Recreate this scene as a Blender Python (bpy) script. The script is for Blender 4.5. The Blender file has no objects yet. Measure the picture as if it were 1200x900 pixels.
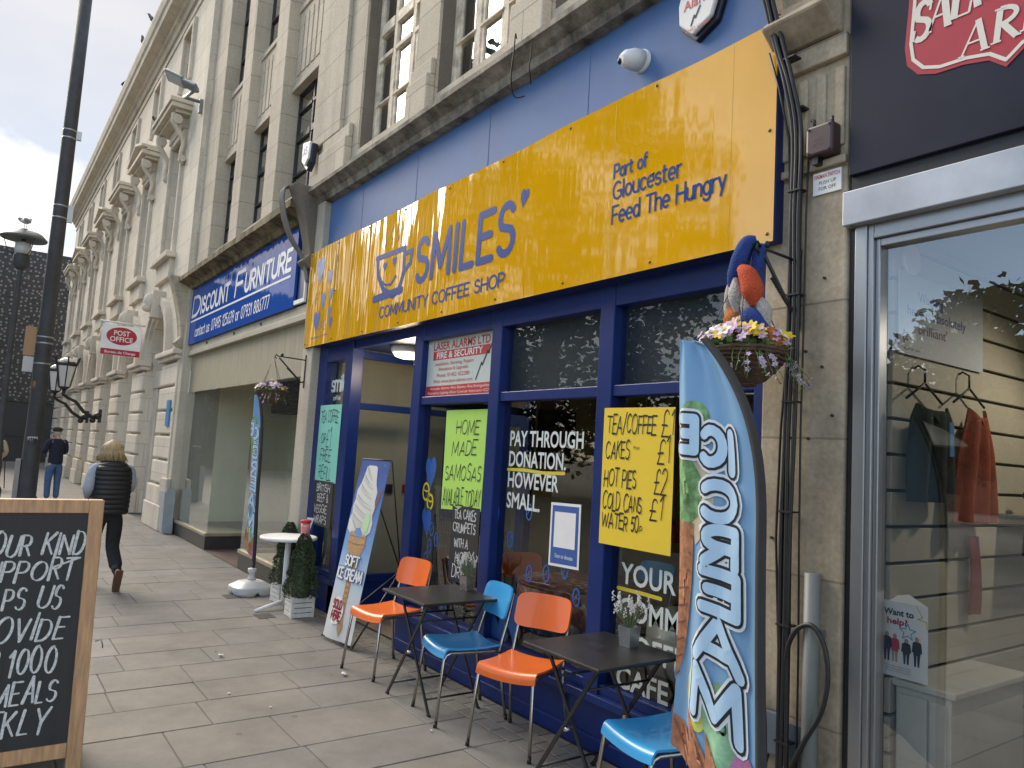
import bpy, math, random, colorsys
from mathutils import Vector, Matrix
R = math.radians
sc = bpy.context.scene
col = sc.collection
rnd = random.Random(7)

# ------------------------------------------------------------------ camera
F_PX, EYE = 880.0, Vector((0, -3.14, 1.70))
_p, _r, _y = R(5.5), R(3.37), R(35.5)
_h = Vector((-math.cos(_y), math.sin(_y), 0)); _up = Vector((0, 0, 1))
CF = _h * math.cos(_p) + _up * math.sin(_p)
_r0 = CF.cross(_up).normalized(); _u0 = _r0.cross(CF)
CR = _r0 * math.cos(_r) + _u0 * math.sin(_r)
CU = -_r0 * math.sin(_r) + _u0 * math.cos(_r)
cam_d = bpy.data.cameras.new('camera'); cam = bpy.data.objects.new('camera', cam_d); col.objects.link(cam)
cam.matrix_world = Matrix(((CR.x, CU.x, -CF.x, EYE.x), (CR.y, CU.y, -CF.y, EYE.y), (CR.z, CU.z, -CF.z, EYE.z), (0, 0, 0, 1)))
cam_d.sensor_width = 36; cam_d.lens = F_PX / 1200 * 36; cam_d.clip_start = 0.05; cam_d.clip_end = 3000
sc.camera = cam
sc.view_settings.view_transform = 'Standard'; sc.view_settings.look = 'None'
sc.view_settings.exposure = 1.76; sc.view_settings.gamma = 1; sc.view_settings.use_curve_mapping = False

# ------------------------------------------------------------------ sky and sun
SUN_AZ = (-0.97, -0.24); SUN_EL = 38
w = bpy.data.worlds.new('World'); sc.world = w; w.use_nodes = True
nt = w.node_tree; nt.nodes.clear()
def N(t, **k):
    n = nt.nodes.new(t)
    for a, b in k.items(): setattr(n, a, b)
    return n
out = N('ShaderNodeOutputWorld'); bg = N('ShaderNodeBackground'); bg.inputs[1].default_value = 0.10
sky = N('ShaderNodeTexSky'); sky.sky_type = 'NISHITA'; sky.sun_disc = False
sky.sun_elevation = R(SUN_EL); sky.sun_rotation = math.atan2(SUN_AZ[0], SUN_AZ[1])
sky.air_density = 1.0; sky.dust_density = 0.4; sky.ozone_density = 1.0
tc = N('ShaderNodeTexCoord'); sep = N('ShaderNodeSeparateXYZ'); nt.links.new(tc.outputs['Generated'], sep.inputs[0])
def math_n(op, a, b=None, clamp=False):
    m = N('ShaderNodeMath', operation=op); m.use_clamp = clamp
    for i, v in enumerate((a, b)):
        if v is None: continue
        if isinstance(v, (int, float)): m.inputs[i].default_value = v
        else: nt.links.new(v, m.inputs[i])
    return m.outputs[0]
zz = math_n('ADD', math_n('MAXIMUM', sep.outputs[2], 0.0), 0.16)
cx = math_n('DIVIDE', sep.outputs[0], zz); cy = math_n('DIVIDE', sep.outputs[1], zz)
cmb = N('ShaderNodeCombineXYZ'); nt.links.new(cx, cmb.inputs[0]); nt.links.new(cy, cmb.inputs[1]); cmb.inputs[2].default_value = 4.7
no = N('ShaderNodeTexNoise'); no.inputs['Scale'].default_value = 0.62; no.inputs['Detail'].default_value = 8; no.inputs['Roughness'].default_value = 0.58; no.inputs['Distortion'].default_value = 0.5
nt.links.new(cmb.outputs[0], no.inputs['Vector'])
rp = N('ShaderNodeValToRGB'); rp.color_ramp.elements[0].position = 0.48; rp.color_ramp.elements[1].position = 0.68
nt.links.new(no.outputs[0], rp.inputs[0])
no2 = N('ShaderNodeTexNoise'); no2.inputs['Scale'].default_value = 1.3; no2.inputs['Detail'].default_value = 6
nt.links.new(cmb.outputs[0], no2.inputs['Vector'])
cl = N('ShaderNodeValToRGB'); cl.color_ramp.elements[0].color = (6.2, 5.9, 5.5, 1); cl.color_ramp.elements[1].color = (9.2, 8.2, 7.0, 1)
cl.color_ramp.elements[0].position = 0.32; cl.color_ramp.elements[1].position = 0.62
nt.links.new(no2.outputs[0], cl.inputs[0])
# thick backlit cloud in front of the sun: the glare is veiled there
sv = Vector((SUN_AZ[0], SUN_AZ[1], math.tan(R(SUN_EL)))).normalized()
dp = N('ShaderNodeVectorMath', operation='DOT_PRODUCT'); nt.links.new(tc.outputs['Generated'], dp.inputs[0]); dp.inputs[1].default_value = sv
lobe = N('ShaderNodeMapRange', interpolation_type='SMOOTHSTEP'); lobe.inputs[1].default_value = .45; lobe.inputs[2].default_value = .97; nt.links.new(dp.outputs['Value'], lobe.inputs[0])
def dimmed(colour, k):
    v = N('ShaderNodeVectorMath', operation='SCALE'); nt.links.new(colour, v.inputs[0]); nt.links.new(math_n('SUBTRACT', 1.0, math_n('MULTIPLY', lobe.outputs[0], k)), v.inputs['Scale']); return v.outputs[0]
mask = math_n('ADD', rp.outputs[0], math_n('MULTIPLY', lobe.outputs[0], .28), True)
mx = N('ShaderNodeMix', data_type='RGBA'); nt.links.new(mask, mx.inputs[0]); nt.links.new(dimmed(sky.outputs[0], .76), mx.inputs[6]); nt.links.new(dimmed(cl.outputs[0], .30), mx.inputs[7])
nt.links.new(mx.outputs[2], bg.inputs[0]); nt.links.new(bg.outputs[0], out.inputs[0])
sun_d = bpy.data.lights.new('sun', 'SUN'); sun_d.energy = 1.8; sun_d.angle = R(45); sun_d.color = (1, 0.91, 0.79)
sun = bpy.data.objects.new('sun', sun_d); col.objects.link(sun)
_sd = Vector((SUN_AZ[0], SUN_AZ[1], math.tan(R(SUN_EL)))).normalized()
sun.rotation_euler = _sd.to_track_quat('Z', 'Y').to_euler()

# ------------------------------------------------------------------ helpers
def P(px, py, x=None, y=None, z=None):
    """the point of a real plane (a wall, the ground) that the photograph shows at a pixel"""
    d = CF * F_PX + CR * (px - 600) - CU * (py - 450)
    if x is not None: t = (x - EYE.x) / d.x
    elif y is not None: t = (y - EYE.y) / d.y
    else: t = (z - EYE.z) / d.z
    return EYE + d * t
WL = {}
def tag(o, label, cat, group=None, kind=None):
    if label: o['label'] = label
    if cat: o['category'] = cat
    if group: o['group'] = group
    if kind: o['kind'] = kind
    return o
def thing(name, label, cat, loc=(0, 0, 0), rz=0, group=None):
    o = bpy.data.objects.new(name, None); col.objects.link(o)
    o.empty_display_size = 0.1
    o.location = loc; o.rotation_euler = (0, 0, rz)
    WL[o.name] = (Vector(loc), rz)
    return tag(o, label, cat, group)
def copy_tree(o, parent=None):
    c = o.copy(); col.objects.link(c)
    if parent: c.parent = parent
    for ch in list(o.children): copy_tree(ch, c)
    return c

class MB:
    def __init__(s): s.v = []; s.f = []; s.m = []; s.sm = []; s.mi = 0; s.smooth = False
    def add(s, vs, fs):
        b = len(s.v); s.v += [Vector(v) for v in vs]
        for f in fs: s.f.append([b + i for i in f]); s.m.append(s.mi); s.sm.append(s.smooth)
    def box(s, x0, x1, y0, y1, z0, z1):
        s.add([(x0,y0,z0),(x1,y0,z0),(x1,y1,z0),(x0,y1,z0),(x0,y0,z1),(x1,y0,z1),(x1,y1,z1),(x0,y1,z1)],
              [(0,3,2,1),(4,5,6,7),(0,1,5,4),(1,2,6,5),(2,3,7,6),(3,0,4,7)]); return s
    def bar(s, p, q, w, h=None, up=(0,0,1)):
        p, q = Vector(p), Vector(q); h = h or w; d = (q - p).normalized(); up = Vector(up)
        if abs(d.dot(up)) > .98: up = Vector((0,1,0)) if abs(d.y) < .9 else Vector((1,0,0))
        a = d.cross(up).normalized() * w / 2; b = a.cross(d).normalized() * h / 2
        vs = [p-a-b,p+a-b,p+a+b,p-a+b,q-a-b,q+a-b,q+a+b,q-a+b]
        s.add(vs, [(0,1,2,3),(7,6,5,4),(4,5,1,0),(5,6,2,1),(6,7,3,2),(7,4,0,3)]); return s
    def tube(s, pts, r, n=8, caps=True):
        pts = [Vector(p) for p in pts]; m = len(pts); rr = r if isinstance(r, (list, tuple)) else [r] * m
        prev = None; vs = []
        for i, p in enumerate(pts):
            t = (pts[min(i+1, m-1)] - pts[max(i-1, 0)])
            t = t.normalized() if t.length > 1e-9 else Vector((0,0,1))
            if prev is None:
                a = t.cross(Vector((0,0,1)))
                if a.length < .05: a = t.cross(Vector((0,1,0)))
            else: a = prev - t * prev.dot(t)
            a.normalize(); prev = a; b = t.cross(a)
            for k in range(n):
                q = 2 * math.pi * k / n; vs.append(p + (a * math.cos(q) + b * math.sin(q)) * rr[i])
        fs = [(i*n+k, i*n+(k+1)%n, (i+1)*n+(k+1)%n, (i+1)*n+k) for i in range(m-1) for k in range(n)]
        if caps: fs += [tuple(range(n-1, -1, -1)), tuple((m-1)*n+k for k in range(n))]
        sm = s.smooth; s.smooth = True; s.add(vs, fs); s.smooth = sm
        if caps: s.sm[-1] = s.sm[-2] = False
        return s
    def cyl(s, p, q, r0, r1=None, n=16): return s.tube([p, q], [r0, r0 if r1 is None else r1], n)
    def lathe(s, prof, c=(0,0,0), n=24, smooth=True):
        c = Vector(c); m = len(prof); vs = []
        for r, z in prof:
            for k in range(n):
                q = 2*math.pi*k/n; vs.append(c + Vector((max(r, 1e-4)*math.cos(q), max(r, 1e-4)*math.sin(q), z)))
        fs = [(i*n+k, i*n+(k+1)%n, (i+1)*n+(k+1)%n, (i+1)*n+k) for i in range(m-1) for k in range(n)]
        fs += [tuple(range(n-1,-1,-1)), tuple((m-1)*n+k for k in range(n))]
        sm = s.smooth; s.smooth = smooth; s.add(vs, fs); s.smooth = sm; return s
    def prism(s, poly, fr, depth):
        """2-D polygon in frame (origin, ux, uy, n) thickened backwards by depth; its face lies in the frame's plane"""
        o, ux, uy, n = fr
        if sum(poly[i][0]*poly[(i+1)%len(poly)][1]-poly[(i+1)%len(poly)][0]*poly[i][1] for i in range(len(poly))) < 0: poly = poly[::-1]
        m = len(poly); a = [o + ux*x + uy*y for x, y in poly]; b = [p - n*depth for p in a]
        flip = ux.cross(uy).dot(n) < 0
        fs = [tuple(range(m)), tuple(range(2*m-1, m-1, -1))] + [(i, m+i, m+(i+1)%m, (i+1)%m) for i in range(m)]
        if flip: fs = [tuple(reversed(f)) for f in fs]
        s.add(a + b, fs); return s
    def sphere(s, c, r, n=12, m=8, sc_=(1,1,1)):
        c = Vector(c); vs = []
        for i in range(m+1):
            t = math.pi*i/m
            for k in range(n):
                q = 2*math.pi*k/n
                vs.append(c + Vector((r*sc_[0]*max(math.sin(t),1e-3)*math.cos(q), r*sc_[1]*max(math.sin(t),1e-3)*math.sin(q), -r*sc_[2]*math.cos(t))))
        sm = s.smooth; s.smooth = True
        s.add(vs, [(i*n+k, i*n+(k+1)%n, (i+1)*n+(k+1)%n, (i+1)*n+k) for i in range(m) for k in range(n)]); s.smooth = sm; return s
    def surf(s, f, nu, nv, closed=False):
        vs = [f(i/nu, j/nv) for j in range(nv+1) for i in range(nu+1)]
        sm = s.smooth; s.smooth = True
        s.add(vs, [(j*(nu+1)+i, j*(nu+1)+i+1, (j+1)*(nu+1)+i+1, (j+1)*(nu+1)+i) for j in range(nv) for i in range(nu)]); s.smooth = sm; return s
    def build(s, name, mat, parent=None, local=False, bevel=0, solid=0, seg=2, sub=0):
        me = bpy.data.meshes.new(name)
        vs = s.v
        if parent is not None and not local:
            o, rz = WL[parent.name]; m = Matrix.Rotation(-rz, 3, 'Z'); vs = [m @ (v - o) for v in vs]
        me.from_pydata([tuple(v) for v in vs], [], s.f)
        mats = mat if isinstance(mat, (list, tuple)) else [mat]
        for q in mats: me.materials.append(q)
        me.polygons.foreach_set('material_index', s.m); me.polygons.foreach_set('use_smooth', s.sm)
        me.update()
        ob = bpy.data.objects.new(name, me); col.objects.link(ob)
        if parent is not None: ob.parent = parent; WL[ob.name] = WL[parent.name]
        else: WL[ob.name] = (Vector((0,0,0)), 0)
        if sub: a = ob.modifiers.new('sub', 'SUBSURF'); a.levels = a.render_levels = sub
        if solid: a = ob.modifiers.new('solid', 'SOLIDIFY'); a.thickness = solid; a.offset = 0; e_ = ob.modifiers.new('rim', 'EDGE_SPLIT'); e_.split_angle = R(50)
        if bevel: a = ob.modifiers.new('bevel', 'BEVEL'); a.width = bevel; a.segments = seg; a.limit_method = 'ANGLE'; a.angle_limit = R(40)
        return ob
def B(x0, x1, y0, y1, z0, z1): return MB().box(x0, x1, y0, y1, z0, z1)
V = Vector
def spline(pts, n=5):
    """smooth path (Catmull-Rom) through the points"""
    p = [Vector(a) for a in pts]; o = []
    for i in range(len(p)-1):
        a, b, c, d = p[max(0,i-1)], p[i], p[i+1], p[min(len(p)-1,i+2)]
        for k in range(n):
            t = k/n; o.append(.5*((2*b) + (c-a)*t + (2*a-5*b+4*c-d)*t*t + (3*b-a-3*c+d)*t**3))
    return o + [p[-1]]
def spline_radii(rs, n=5):
    o = []
    for i in range(len(rs)-1): o += [rs[i] + (rs[i+1]-rs[i])*(3*(k/n)**2-2*(k/n)**3) for k in range(n)]
    return o + [rs[-1]]
def fr_front(x, y, z): return (V((x, y, z)), V((1,0,0)), V((0,0,1)), V((0,-1,0)))
def on(y, pts): return [(P(a, b, y=y).x, P(a, b, y=y).z) for a, b in pts]
FY = lambda y: fr_front(0, y, 0)

# ------------------------------------------------------------------ materials
def M(name, c, rough=.6, metal=0., var=0., vs=4., bump=0., bs=30., spec=.5, coat=0., stretch=(1,1,1), emit=0., detail=5):
    m = bpy.data.materials.new(name); m.use_nodes = True; t = m.node_tree; b = t.nodes['Principled BSDF']
    b.inputs['Base Color'].default_value = (*c, 1); b.inputs['Roughness'].default_value = rough; b.inputs['Metallic'].default_value = metal
    b.inputs['Specular IOR Level'].default_value = spec; b.inputs['Coat Weight'].default_value = coat; b.inputs['Coat Roughness'].default_value = .03
    if emit: b.inputs['Emission Color'].default_value = (*c, 1); b.inputs['Emission Strength'].default_value = emit
    L = t.links.new
    if var or bump:
        g = t.nodes.new('ShaderNodeNewGeometry'); mp = t.nodes.new('ShaderNodeMapping'); mp.inputs['Scale'].default_value = stretch
        L(g.outputs['Position'], mp.inputs['Vector'])
    if var:
        n = t.nodes.new('ShaderNodeTexNoise'); n.inputs['Scale'].default_value = vs; n.inputs['Detail'].default_value = detail; n.inputs['Roughness'].default_value = .65
        L(mp.outputs[0], n.inputs['Vector'])
        r = t.nodes.new('ShaderNodeValToRGB'); r.color_ramp.elements[0].position = .3; r.color_ramp.elements[1].position = .7
        r.color_ramp.elements[0].color = (*[x*(1-var) for x in c], 1); r.color_ramp.elements[1].color = (*[min(1, x*(1+var)) for x in c], 1)
        L(n.outputs[0], r.inputs[0]); L(r.outputs[0], b.inputs['Base Color'])
        mr = t.nodes.new('ShaderNodeMapRange'); mr.inputs[3].default_value = max(0, rough-.12*min(1, var*3)); mr.inputs[4].default_value = min(1, rough+.12*min(1, var*3))
        L(n.outputs[0], mr.inputs[0]); L(mr.outputs[0], b.inputs['Roughness'])
    if bump:
        n2 = t.nodes.new('ShaderNodeTexNoise'); n2.inputs['Scale'].default_value = bs; n2.inputs['Detail'].default_value = 4
        L(mp.outputs[0], n2.inputs['Vector']); bp = t.nodes.new('ShaderNodeBump'); bp.inputs['Strength'].default_value = bump; bp.inputs['Distance'].default_value = .02
        L(n2.outputs[0], bp.inputs['Height']); L(bp.outputs[0], b.inputs['Normal'])
    return m
def stone(name, c, dirt=.5, joints=True, ns=1.1, bw=.9, bh=.42, jdepth=.35, dirtcol=(.12,.10,.08), streak=1., lo=.45, hi=.75):
    """ashlar: block joints, per-block tone, soot patches and rain streaks"""
    m = bpy.data.materials.new(name); m.use_nodes = True; t = m.node_tree; b = t.nodes['Principled BSDF']; L = t.links.new; Nn = t.nodes.new
    b.inputs['Roughness'].default_value = .85; b.inputs['Specular IOR Level'].default_value = .25
    g = Nn('ShaderNodeNewGeometry'); s = Nn('ShaderNodeSeparateXYZ'); L(g.outputs['Position'], s.inputs[0])
    ad = Nn('ShaderNodeMath'); ad.operation = 'ADD'; L(s.outputs[0], ad.inputs[0]); L(s.outputs[1], ad.inputs[1])
    cb = Nn('ShaderNodeCombineXYZ'); L(ad.outputs[0], cb.inputs[0]); L(s.outputs[2], cb.inputs[1])
    br = Nn('ShaderNodeTexBrick'); br.inputs['Scale'].default_value = 1; br.inputs['Brick Width'].default_value = bw; br.inputs['Row Height'].default_value = bh
    br.inputs['Mortar Size'].default_value = .006 if joints else 0.; br.inputs['Mortar Smooth'].default_value = .3; br.inputs['Bias'].default_value = 0
    br.inputs['Color1'].default_value = (*[x*.92 for x in c], 1); br.inputs['Color2'].default_value = (*[min(1, x*1.07) for x in c], 1); br.inputs['Mortar'].default_value = (*[x*.6 for x in c], 1)
    L(cb.outputs[0], br.inputs['Vector'])
    n1 = Nn('ShaderNodeTexNoise'); n1.inputs['Scale'].default_value = ns; n1.inputs['Detail'].default_value = 9; n1.inputs['Roughness'].default_value = .7; L(g.outputs['Position'], n1.inputs['Vector'])
    mp = Nn('ShaderNodeMapping'); mp.inputs['Scale'].default_value = (5, 5, .35); L(g.outputs['Position'], mp.inputs['Vector'])
    n2 = Nn('ShaderNodeTexNoise'); n2.inputs['Scale'].default_value = 1.; n2.inputs['Detail'].default_value = 5; L(mp.outputs[0], n2.inputs['Vector'])
    mu = Nn('ShaderNodeMix'); mu.data_type = 'FLOAT'; mu.inputs[0].default_value = .45*streak; L(n1.outputs[0], mu.inputs[2]); L(n2.outputs[0], mu.inputs[3])
    r = Nn('ShaderNodeMapRange'); r.inputs[1].default_value = lo; r.inputs[2].default_value = hi; r.inputs[3].default_value = 0; r.inputs[4].default_value = dirt; L(mu.outputs[0], r.inputs[0])
    mx_ = Nn('ShaderNodeMix'); mx_.data_type = 'RGBA'; L(r.outputs[0], mx_.inputs[0]); L(br.outputs['Color'], mx_.inputs[6]); mx_.inputs[7].default_value = (*dirtcol, 1)
    n3 = Nn('ShaderNodeTexNoise'); n3.inputs['Scale'].default_value = 45; n3.inputs['Detail'].default_value = 4; L(g.outputs['Position'], n3.inputs['Vector'])
    hs = Nn('ShaderNodeMix'); hs.data_type = 'RGBA'; hs.blend_type = 'OVERLAY'; hs.inputs[0].default_value = .28; L(mx_.outputs[2], hs.inputs[6]); L(n3.outputs[0], hs.inputs[7])
    L(hs.outputs[2], b.inputs['Base Color'])
    hh = Nn('ShaderNodeMath'); hh.operation = 'MULTIPLY'; hh.inputs[1].default_value = -jdepth; L(br.outputs['Fac'], hh.inputs[0])
    ha = Nn('ShaderNodeMath'); ha.operation = 'MULTIPLY_ADD'; ha.inputs[1].default_value = .25; L(n3.outputs[0], ha.inputs[0]); L(hh.outputs[0], ha.inputs[2])
    bp = Nn('ShaderNodeBump'); bp.inputs['Strength'].default_value = .5; bp.inputs['Distance'].default_value = .012; L(ha.outputs[0], bp.inputs['Height']); L(bp.outputs[0], b.inputs['Normal'])
    return m
def glass(name, tint=(1,1,1), gain=1.7, rough=0., bumpy=0.):
    m = bpy.data.materials.new(name); m.use_nodes = True; t = m.node_tree; t.nodes.clear(); L = t.links.new; Nn = t.nodes.new
    o = Nn('ShaderNodeOutputMaterial'); tr = Nn('ShaderNodeBsdfTransparent'); tr.inputs[0].default_value = (*tint, 1)
    gl = Nn('ShaderNodeBsdfGlossy'); gl.inputs['Roughness'].default_value = rough
    fr = Nn('ShaderNodeFresnel'); fr.inputs[0].default_value = 1.5
    g = Nn('ShaderNodeNewGeometry')
    a = Nn('ShaderNodeMath'); a.operation = 'MULTIPLY'; a.use_clamp = True; a.inputs[1].default_value = gain; L(fr.outputs[0], a.inputs[0])
    i = Nn('ShaderNodeMath'); i.operation = 'SUBTRACT'; i.inputs[0].default_value = 1; L(g.outputs['Backfacing'], i.inputs[1])
    k = Nn('ShaderNodeMath'); k.operation = 'MULTIPLY'; L(a.outputs[0], k.inputs[0]); L(i.outputs[0], k.inputs[1])
    mx_ = Nn('ShaderNodeMixShader'); L(k.outputs[0], mx_.inputs[0]); L(tr.outputs[0], mx_.inputs[1]); L(gl.outputs[0], mx_.inputs[2]); L(mx_.outputs[0], o.inputs[0])
    if bumpy:
        n = Nn('ShaderNodeTexNoise'); n.inputs['Scale'].default_value = 1.2; L(g.outputs['Position'], n.inputs['Vector'])
        bp = Nn('ShaderNodeBump'); bp.inputs['Strength'].default_value = bumpy; bp.inputs['Distance'].default_value = .05
        L(n.outputs[0], bp.inputs['Height']); L(bp.outputs[0], gl.inputs['Normal']); L(bp.outputs[0], fr.inputs['Normal'])
    return m
def panel_gloss(name, c, wave, rough=.05, coat=1.0, ramp=None, ior=1.5):
    """thin printed aluminium sheet: a glossy film over slightly buckled metal, so that the street mirrored in it wobbles"""
    m = M(name, c, rough=.5, var=.05, vs=1.5, coat=coat, spec=.0)
    t = m.node_tree; b = t.nodes['Principled BSDF']; L = t.links.new; Nn = t.nodes.new
    b.inputs['Coat Roughness'].default_value = rough; b.inputs['Coat IOR'].default_value = ior
    g = Nn('ShaderNodeNewGeometry'); mp = Nn('ShaderNodeMapping'); mp.inputs['Scale'].default_value = (2.0, 1, .22); L(g.outputs['Position'], mp.inputs['Vector'])
    n = Nn('ShaderNodeTexNoise'); n.inputs['Scale'].default_value = 1.6; n.inputs['Detail'].default_value = 3; n.inputs['Roughness'].default_value = .45; L(mp.outputs[0], n.inputs['Vector'])
    bp = Nn('ShaderNodeBump'); bp.inputs['Strength'].default_value = wave; bp.inputs['Distance'].default_value = .1
    if ramp:                                            # the sheet is buckled worst at one end
        s = Nn('ShaderNodeSeparateXYZ'); L(g.outputs['Position'], s.inputs[0]); q = Nn('ShaderNodeValToRGB'); mr = Nn('ShaderNodeMapRange'); mr.inputs[1].default_value = ramp[0]; mr.inputs[2].default_value = ramp[1]; L(s.outputs[0], mr.inputs[0]); L(mr.outputs[0], q.inputs[0])
        q.color_ramp.elements[0].color = (1,1,1,1); q.color_ramp.elements[1].color = (.03,.03,.03,1); e = q.color_ramp.elements.new(.42); e.color = (.35,.35,.35,1); e = q.color_ramp.elements.new(.55); e.color = (.05,.05,.05,1)
        k = Nn('ShaderNodeMath'); k.operation = 'MULTIPLY'; L(n.outputs[0], k.inputs[0]); L(q.outputs[0], k.inputs[1]); L(k.outputs[0], bp.inputs['Height'])
    else: L(n.outputs[0], bp.inputs['Height'])
    L(bp.outputs[0], b.inputs['Coat Normal'])
    return m

STONE = stone('portland_stone', (.52,.45,.345), dirt=.42)
STONE_PO = stone('pale_stone', (.66,.59,.475), dirt=.28, bw=1.1, bh=.5)
STONE_PLAIN = stone('pale_stone_plain', (.63,.555,.445), dirt=.42, ns=2, joints=False)
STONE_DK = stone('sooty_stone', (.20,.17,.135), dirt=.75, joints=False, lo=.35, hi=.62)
LEDGE = stone('lichen_ledge', (.38,.335,.265), dirt=.92, ns=7, joints=False, dirtcol=(.05,.045,.038), lo=.38, hi=.62)
MOSS = stone('mossy_ledge', (.25,.20,.11), dirt=.92, ns=7, joints=False, dirtcol=(.06,.045,.02), lo=.40, hi=.6)
PILLAR = stone('shop_pillar_stone', (.50,.42,.30), dirt=.85, ns=1.6, bw=3, bh=.62, dirtcol=(.15,.115,.08), lo=.42, hi=.66)
PILLAR_PALE = stone('pale_pillar', (.52,.46,.36), dirt=.35, joints=False)
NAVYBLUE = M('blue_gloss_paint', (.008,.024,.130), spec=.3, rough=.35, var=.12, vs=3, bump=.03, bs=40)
FASCIABLUE = M('blue_board', (.080,.158,.34), spec=.3, rough=.55, var=.10, vs=1.6, stretch=(1,1,.4))
YELLOW = panel_gloss('yellow_sign_sheet', (.76,.385,.001), 2.2, ramp=(-8.4, -2.2), ior=2.1)
SIGNBLUE = M('blue_vinyl', (.010,.050,.23), spec=.1, rough=.4, var=.05)
DISCBLUE = panel_gloss('blue_sign_sheet', (.022,.085,.37), .12, coat=.6, ior=1.45)
GLASS = glass('window_glass', (.93,.95,.94), 1.7, bumpy=.03)
GLASS_C = glass('charity_window_glass', (.96,.96,.95), 5.2, bumpy=.02)
GLASS_T = glass('upper_window_glass', (.7,.75,.78), 3.6, bumpy=.12)
GLASS_D = glass('display_glass', (.96,.97,.96), 1.8, bumpy=.02)
WHITE = M('white_paint', (.78,.77,.74), rough=.5, var=.06)
WHITEVINYL = M('white_vinyl', (.62,.66,.62), rough=.5)
BLACK = M('black_metal', (.012,.012,.013), rough=.42, var=.2, vs=20)
BLACKPL = M('black_rubber', (.015,.014,.014), rough=.5, var=.2, vs=14)
CHROME = M('brushed_steel', (.45,.43,.40), rough=.25, metal=1)
STEEL = M('dull_steel', (.35,.36,.37), rough=.38, metal=.9, var=.1)
ALU = M('aluminium_frame', (.36,.36,.36), rough=.36, metal=.85, var=.12, vs=3, stretch=(1,1,.3))
ORANGE = M('orange_seat', (.80,.155,.022), rough=.32, var=.05, coat=.3)
SKYBLUE = M('sky_blue_seat', (.035,.31,.62), rough=.32, var=.05, coat=.3)
BLACKTOP = M('black_table_top', (.018,.017,.017), rough=.36, var=.25, vs=9)
WOOD = M('pine_frame', (.45,.255,.125), rough=.55, var=.35, vs=7, stretch=(1,6,.6), bump=.1)
CHALK = M('chalk', (.55,.56,.55), rough=.9, var=.35, vs=60)
CHALKBOARD = M('chalkboard', (.018,.018,.018), rough=.62, var=.5, vs=5, stretch=(1,3,.5))
INK = M('marker_ink', (.012,.012,.012), rough=.6)
PAPER_Y = M('yellow_paper', (.80,.56,.028), rough=.7, var=.03)
PAPER_G = M('lime_paper', (.42,.70,.11), rough=.7, var=.03)
PAPER_T = M('teal_paper', (.20,.56,.45), rough=.7, var=.03)
LEAF = M('leaf_green', (.035,.062,.020), rough=.6, var=.55, vs=9)
BOXLEAF = M('topiary_leaf', (.055,.078,.034), rough=.5, var=.75, vs=50)
BARK = M('bark', (.07,.055,.04), rough=.9, var=.3, vs=12, bump=.4)
BEIGE = M('beige_wall', (.44,.405,.325), rough=.8, var=.05)
OCHRE = M('ochre_wall', (.52,.38,.13), rough=.8, var=.08)
DARKROOM = M('brown_wall', (.30,.23,.15), rough=.8, var=.15)
FLOORB = M('brown_floor', (.22,.17,.12), rough=.4, var=.3)
POSTGREY = M('grey_post_paint', (.055,.055,.057), spec=.3, rough=.6, var=.25, vs=3, bump=.02)
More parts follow.
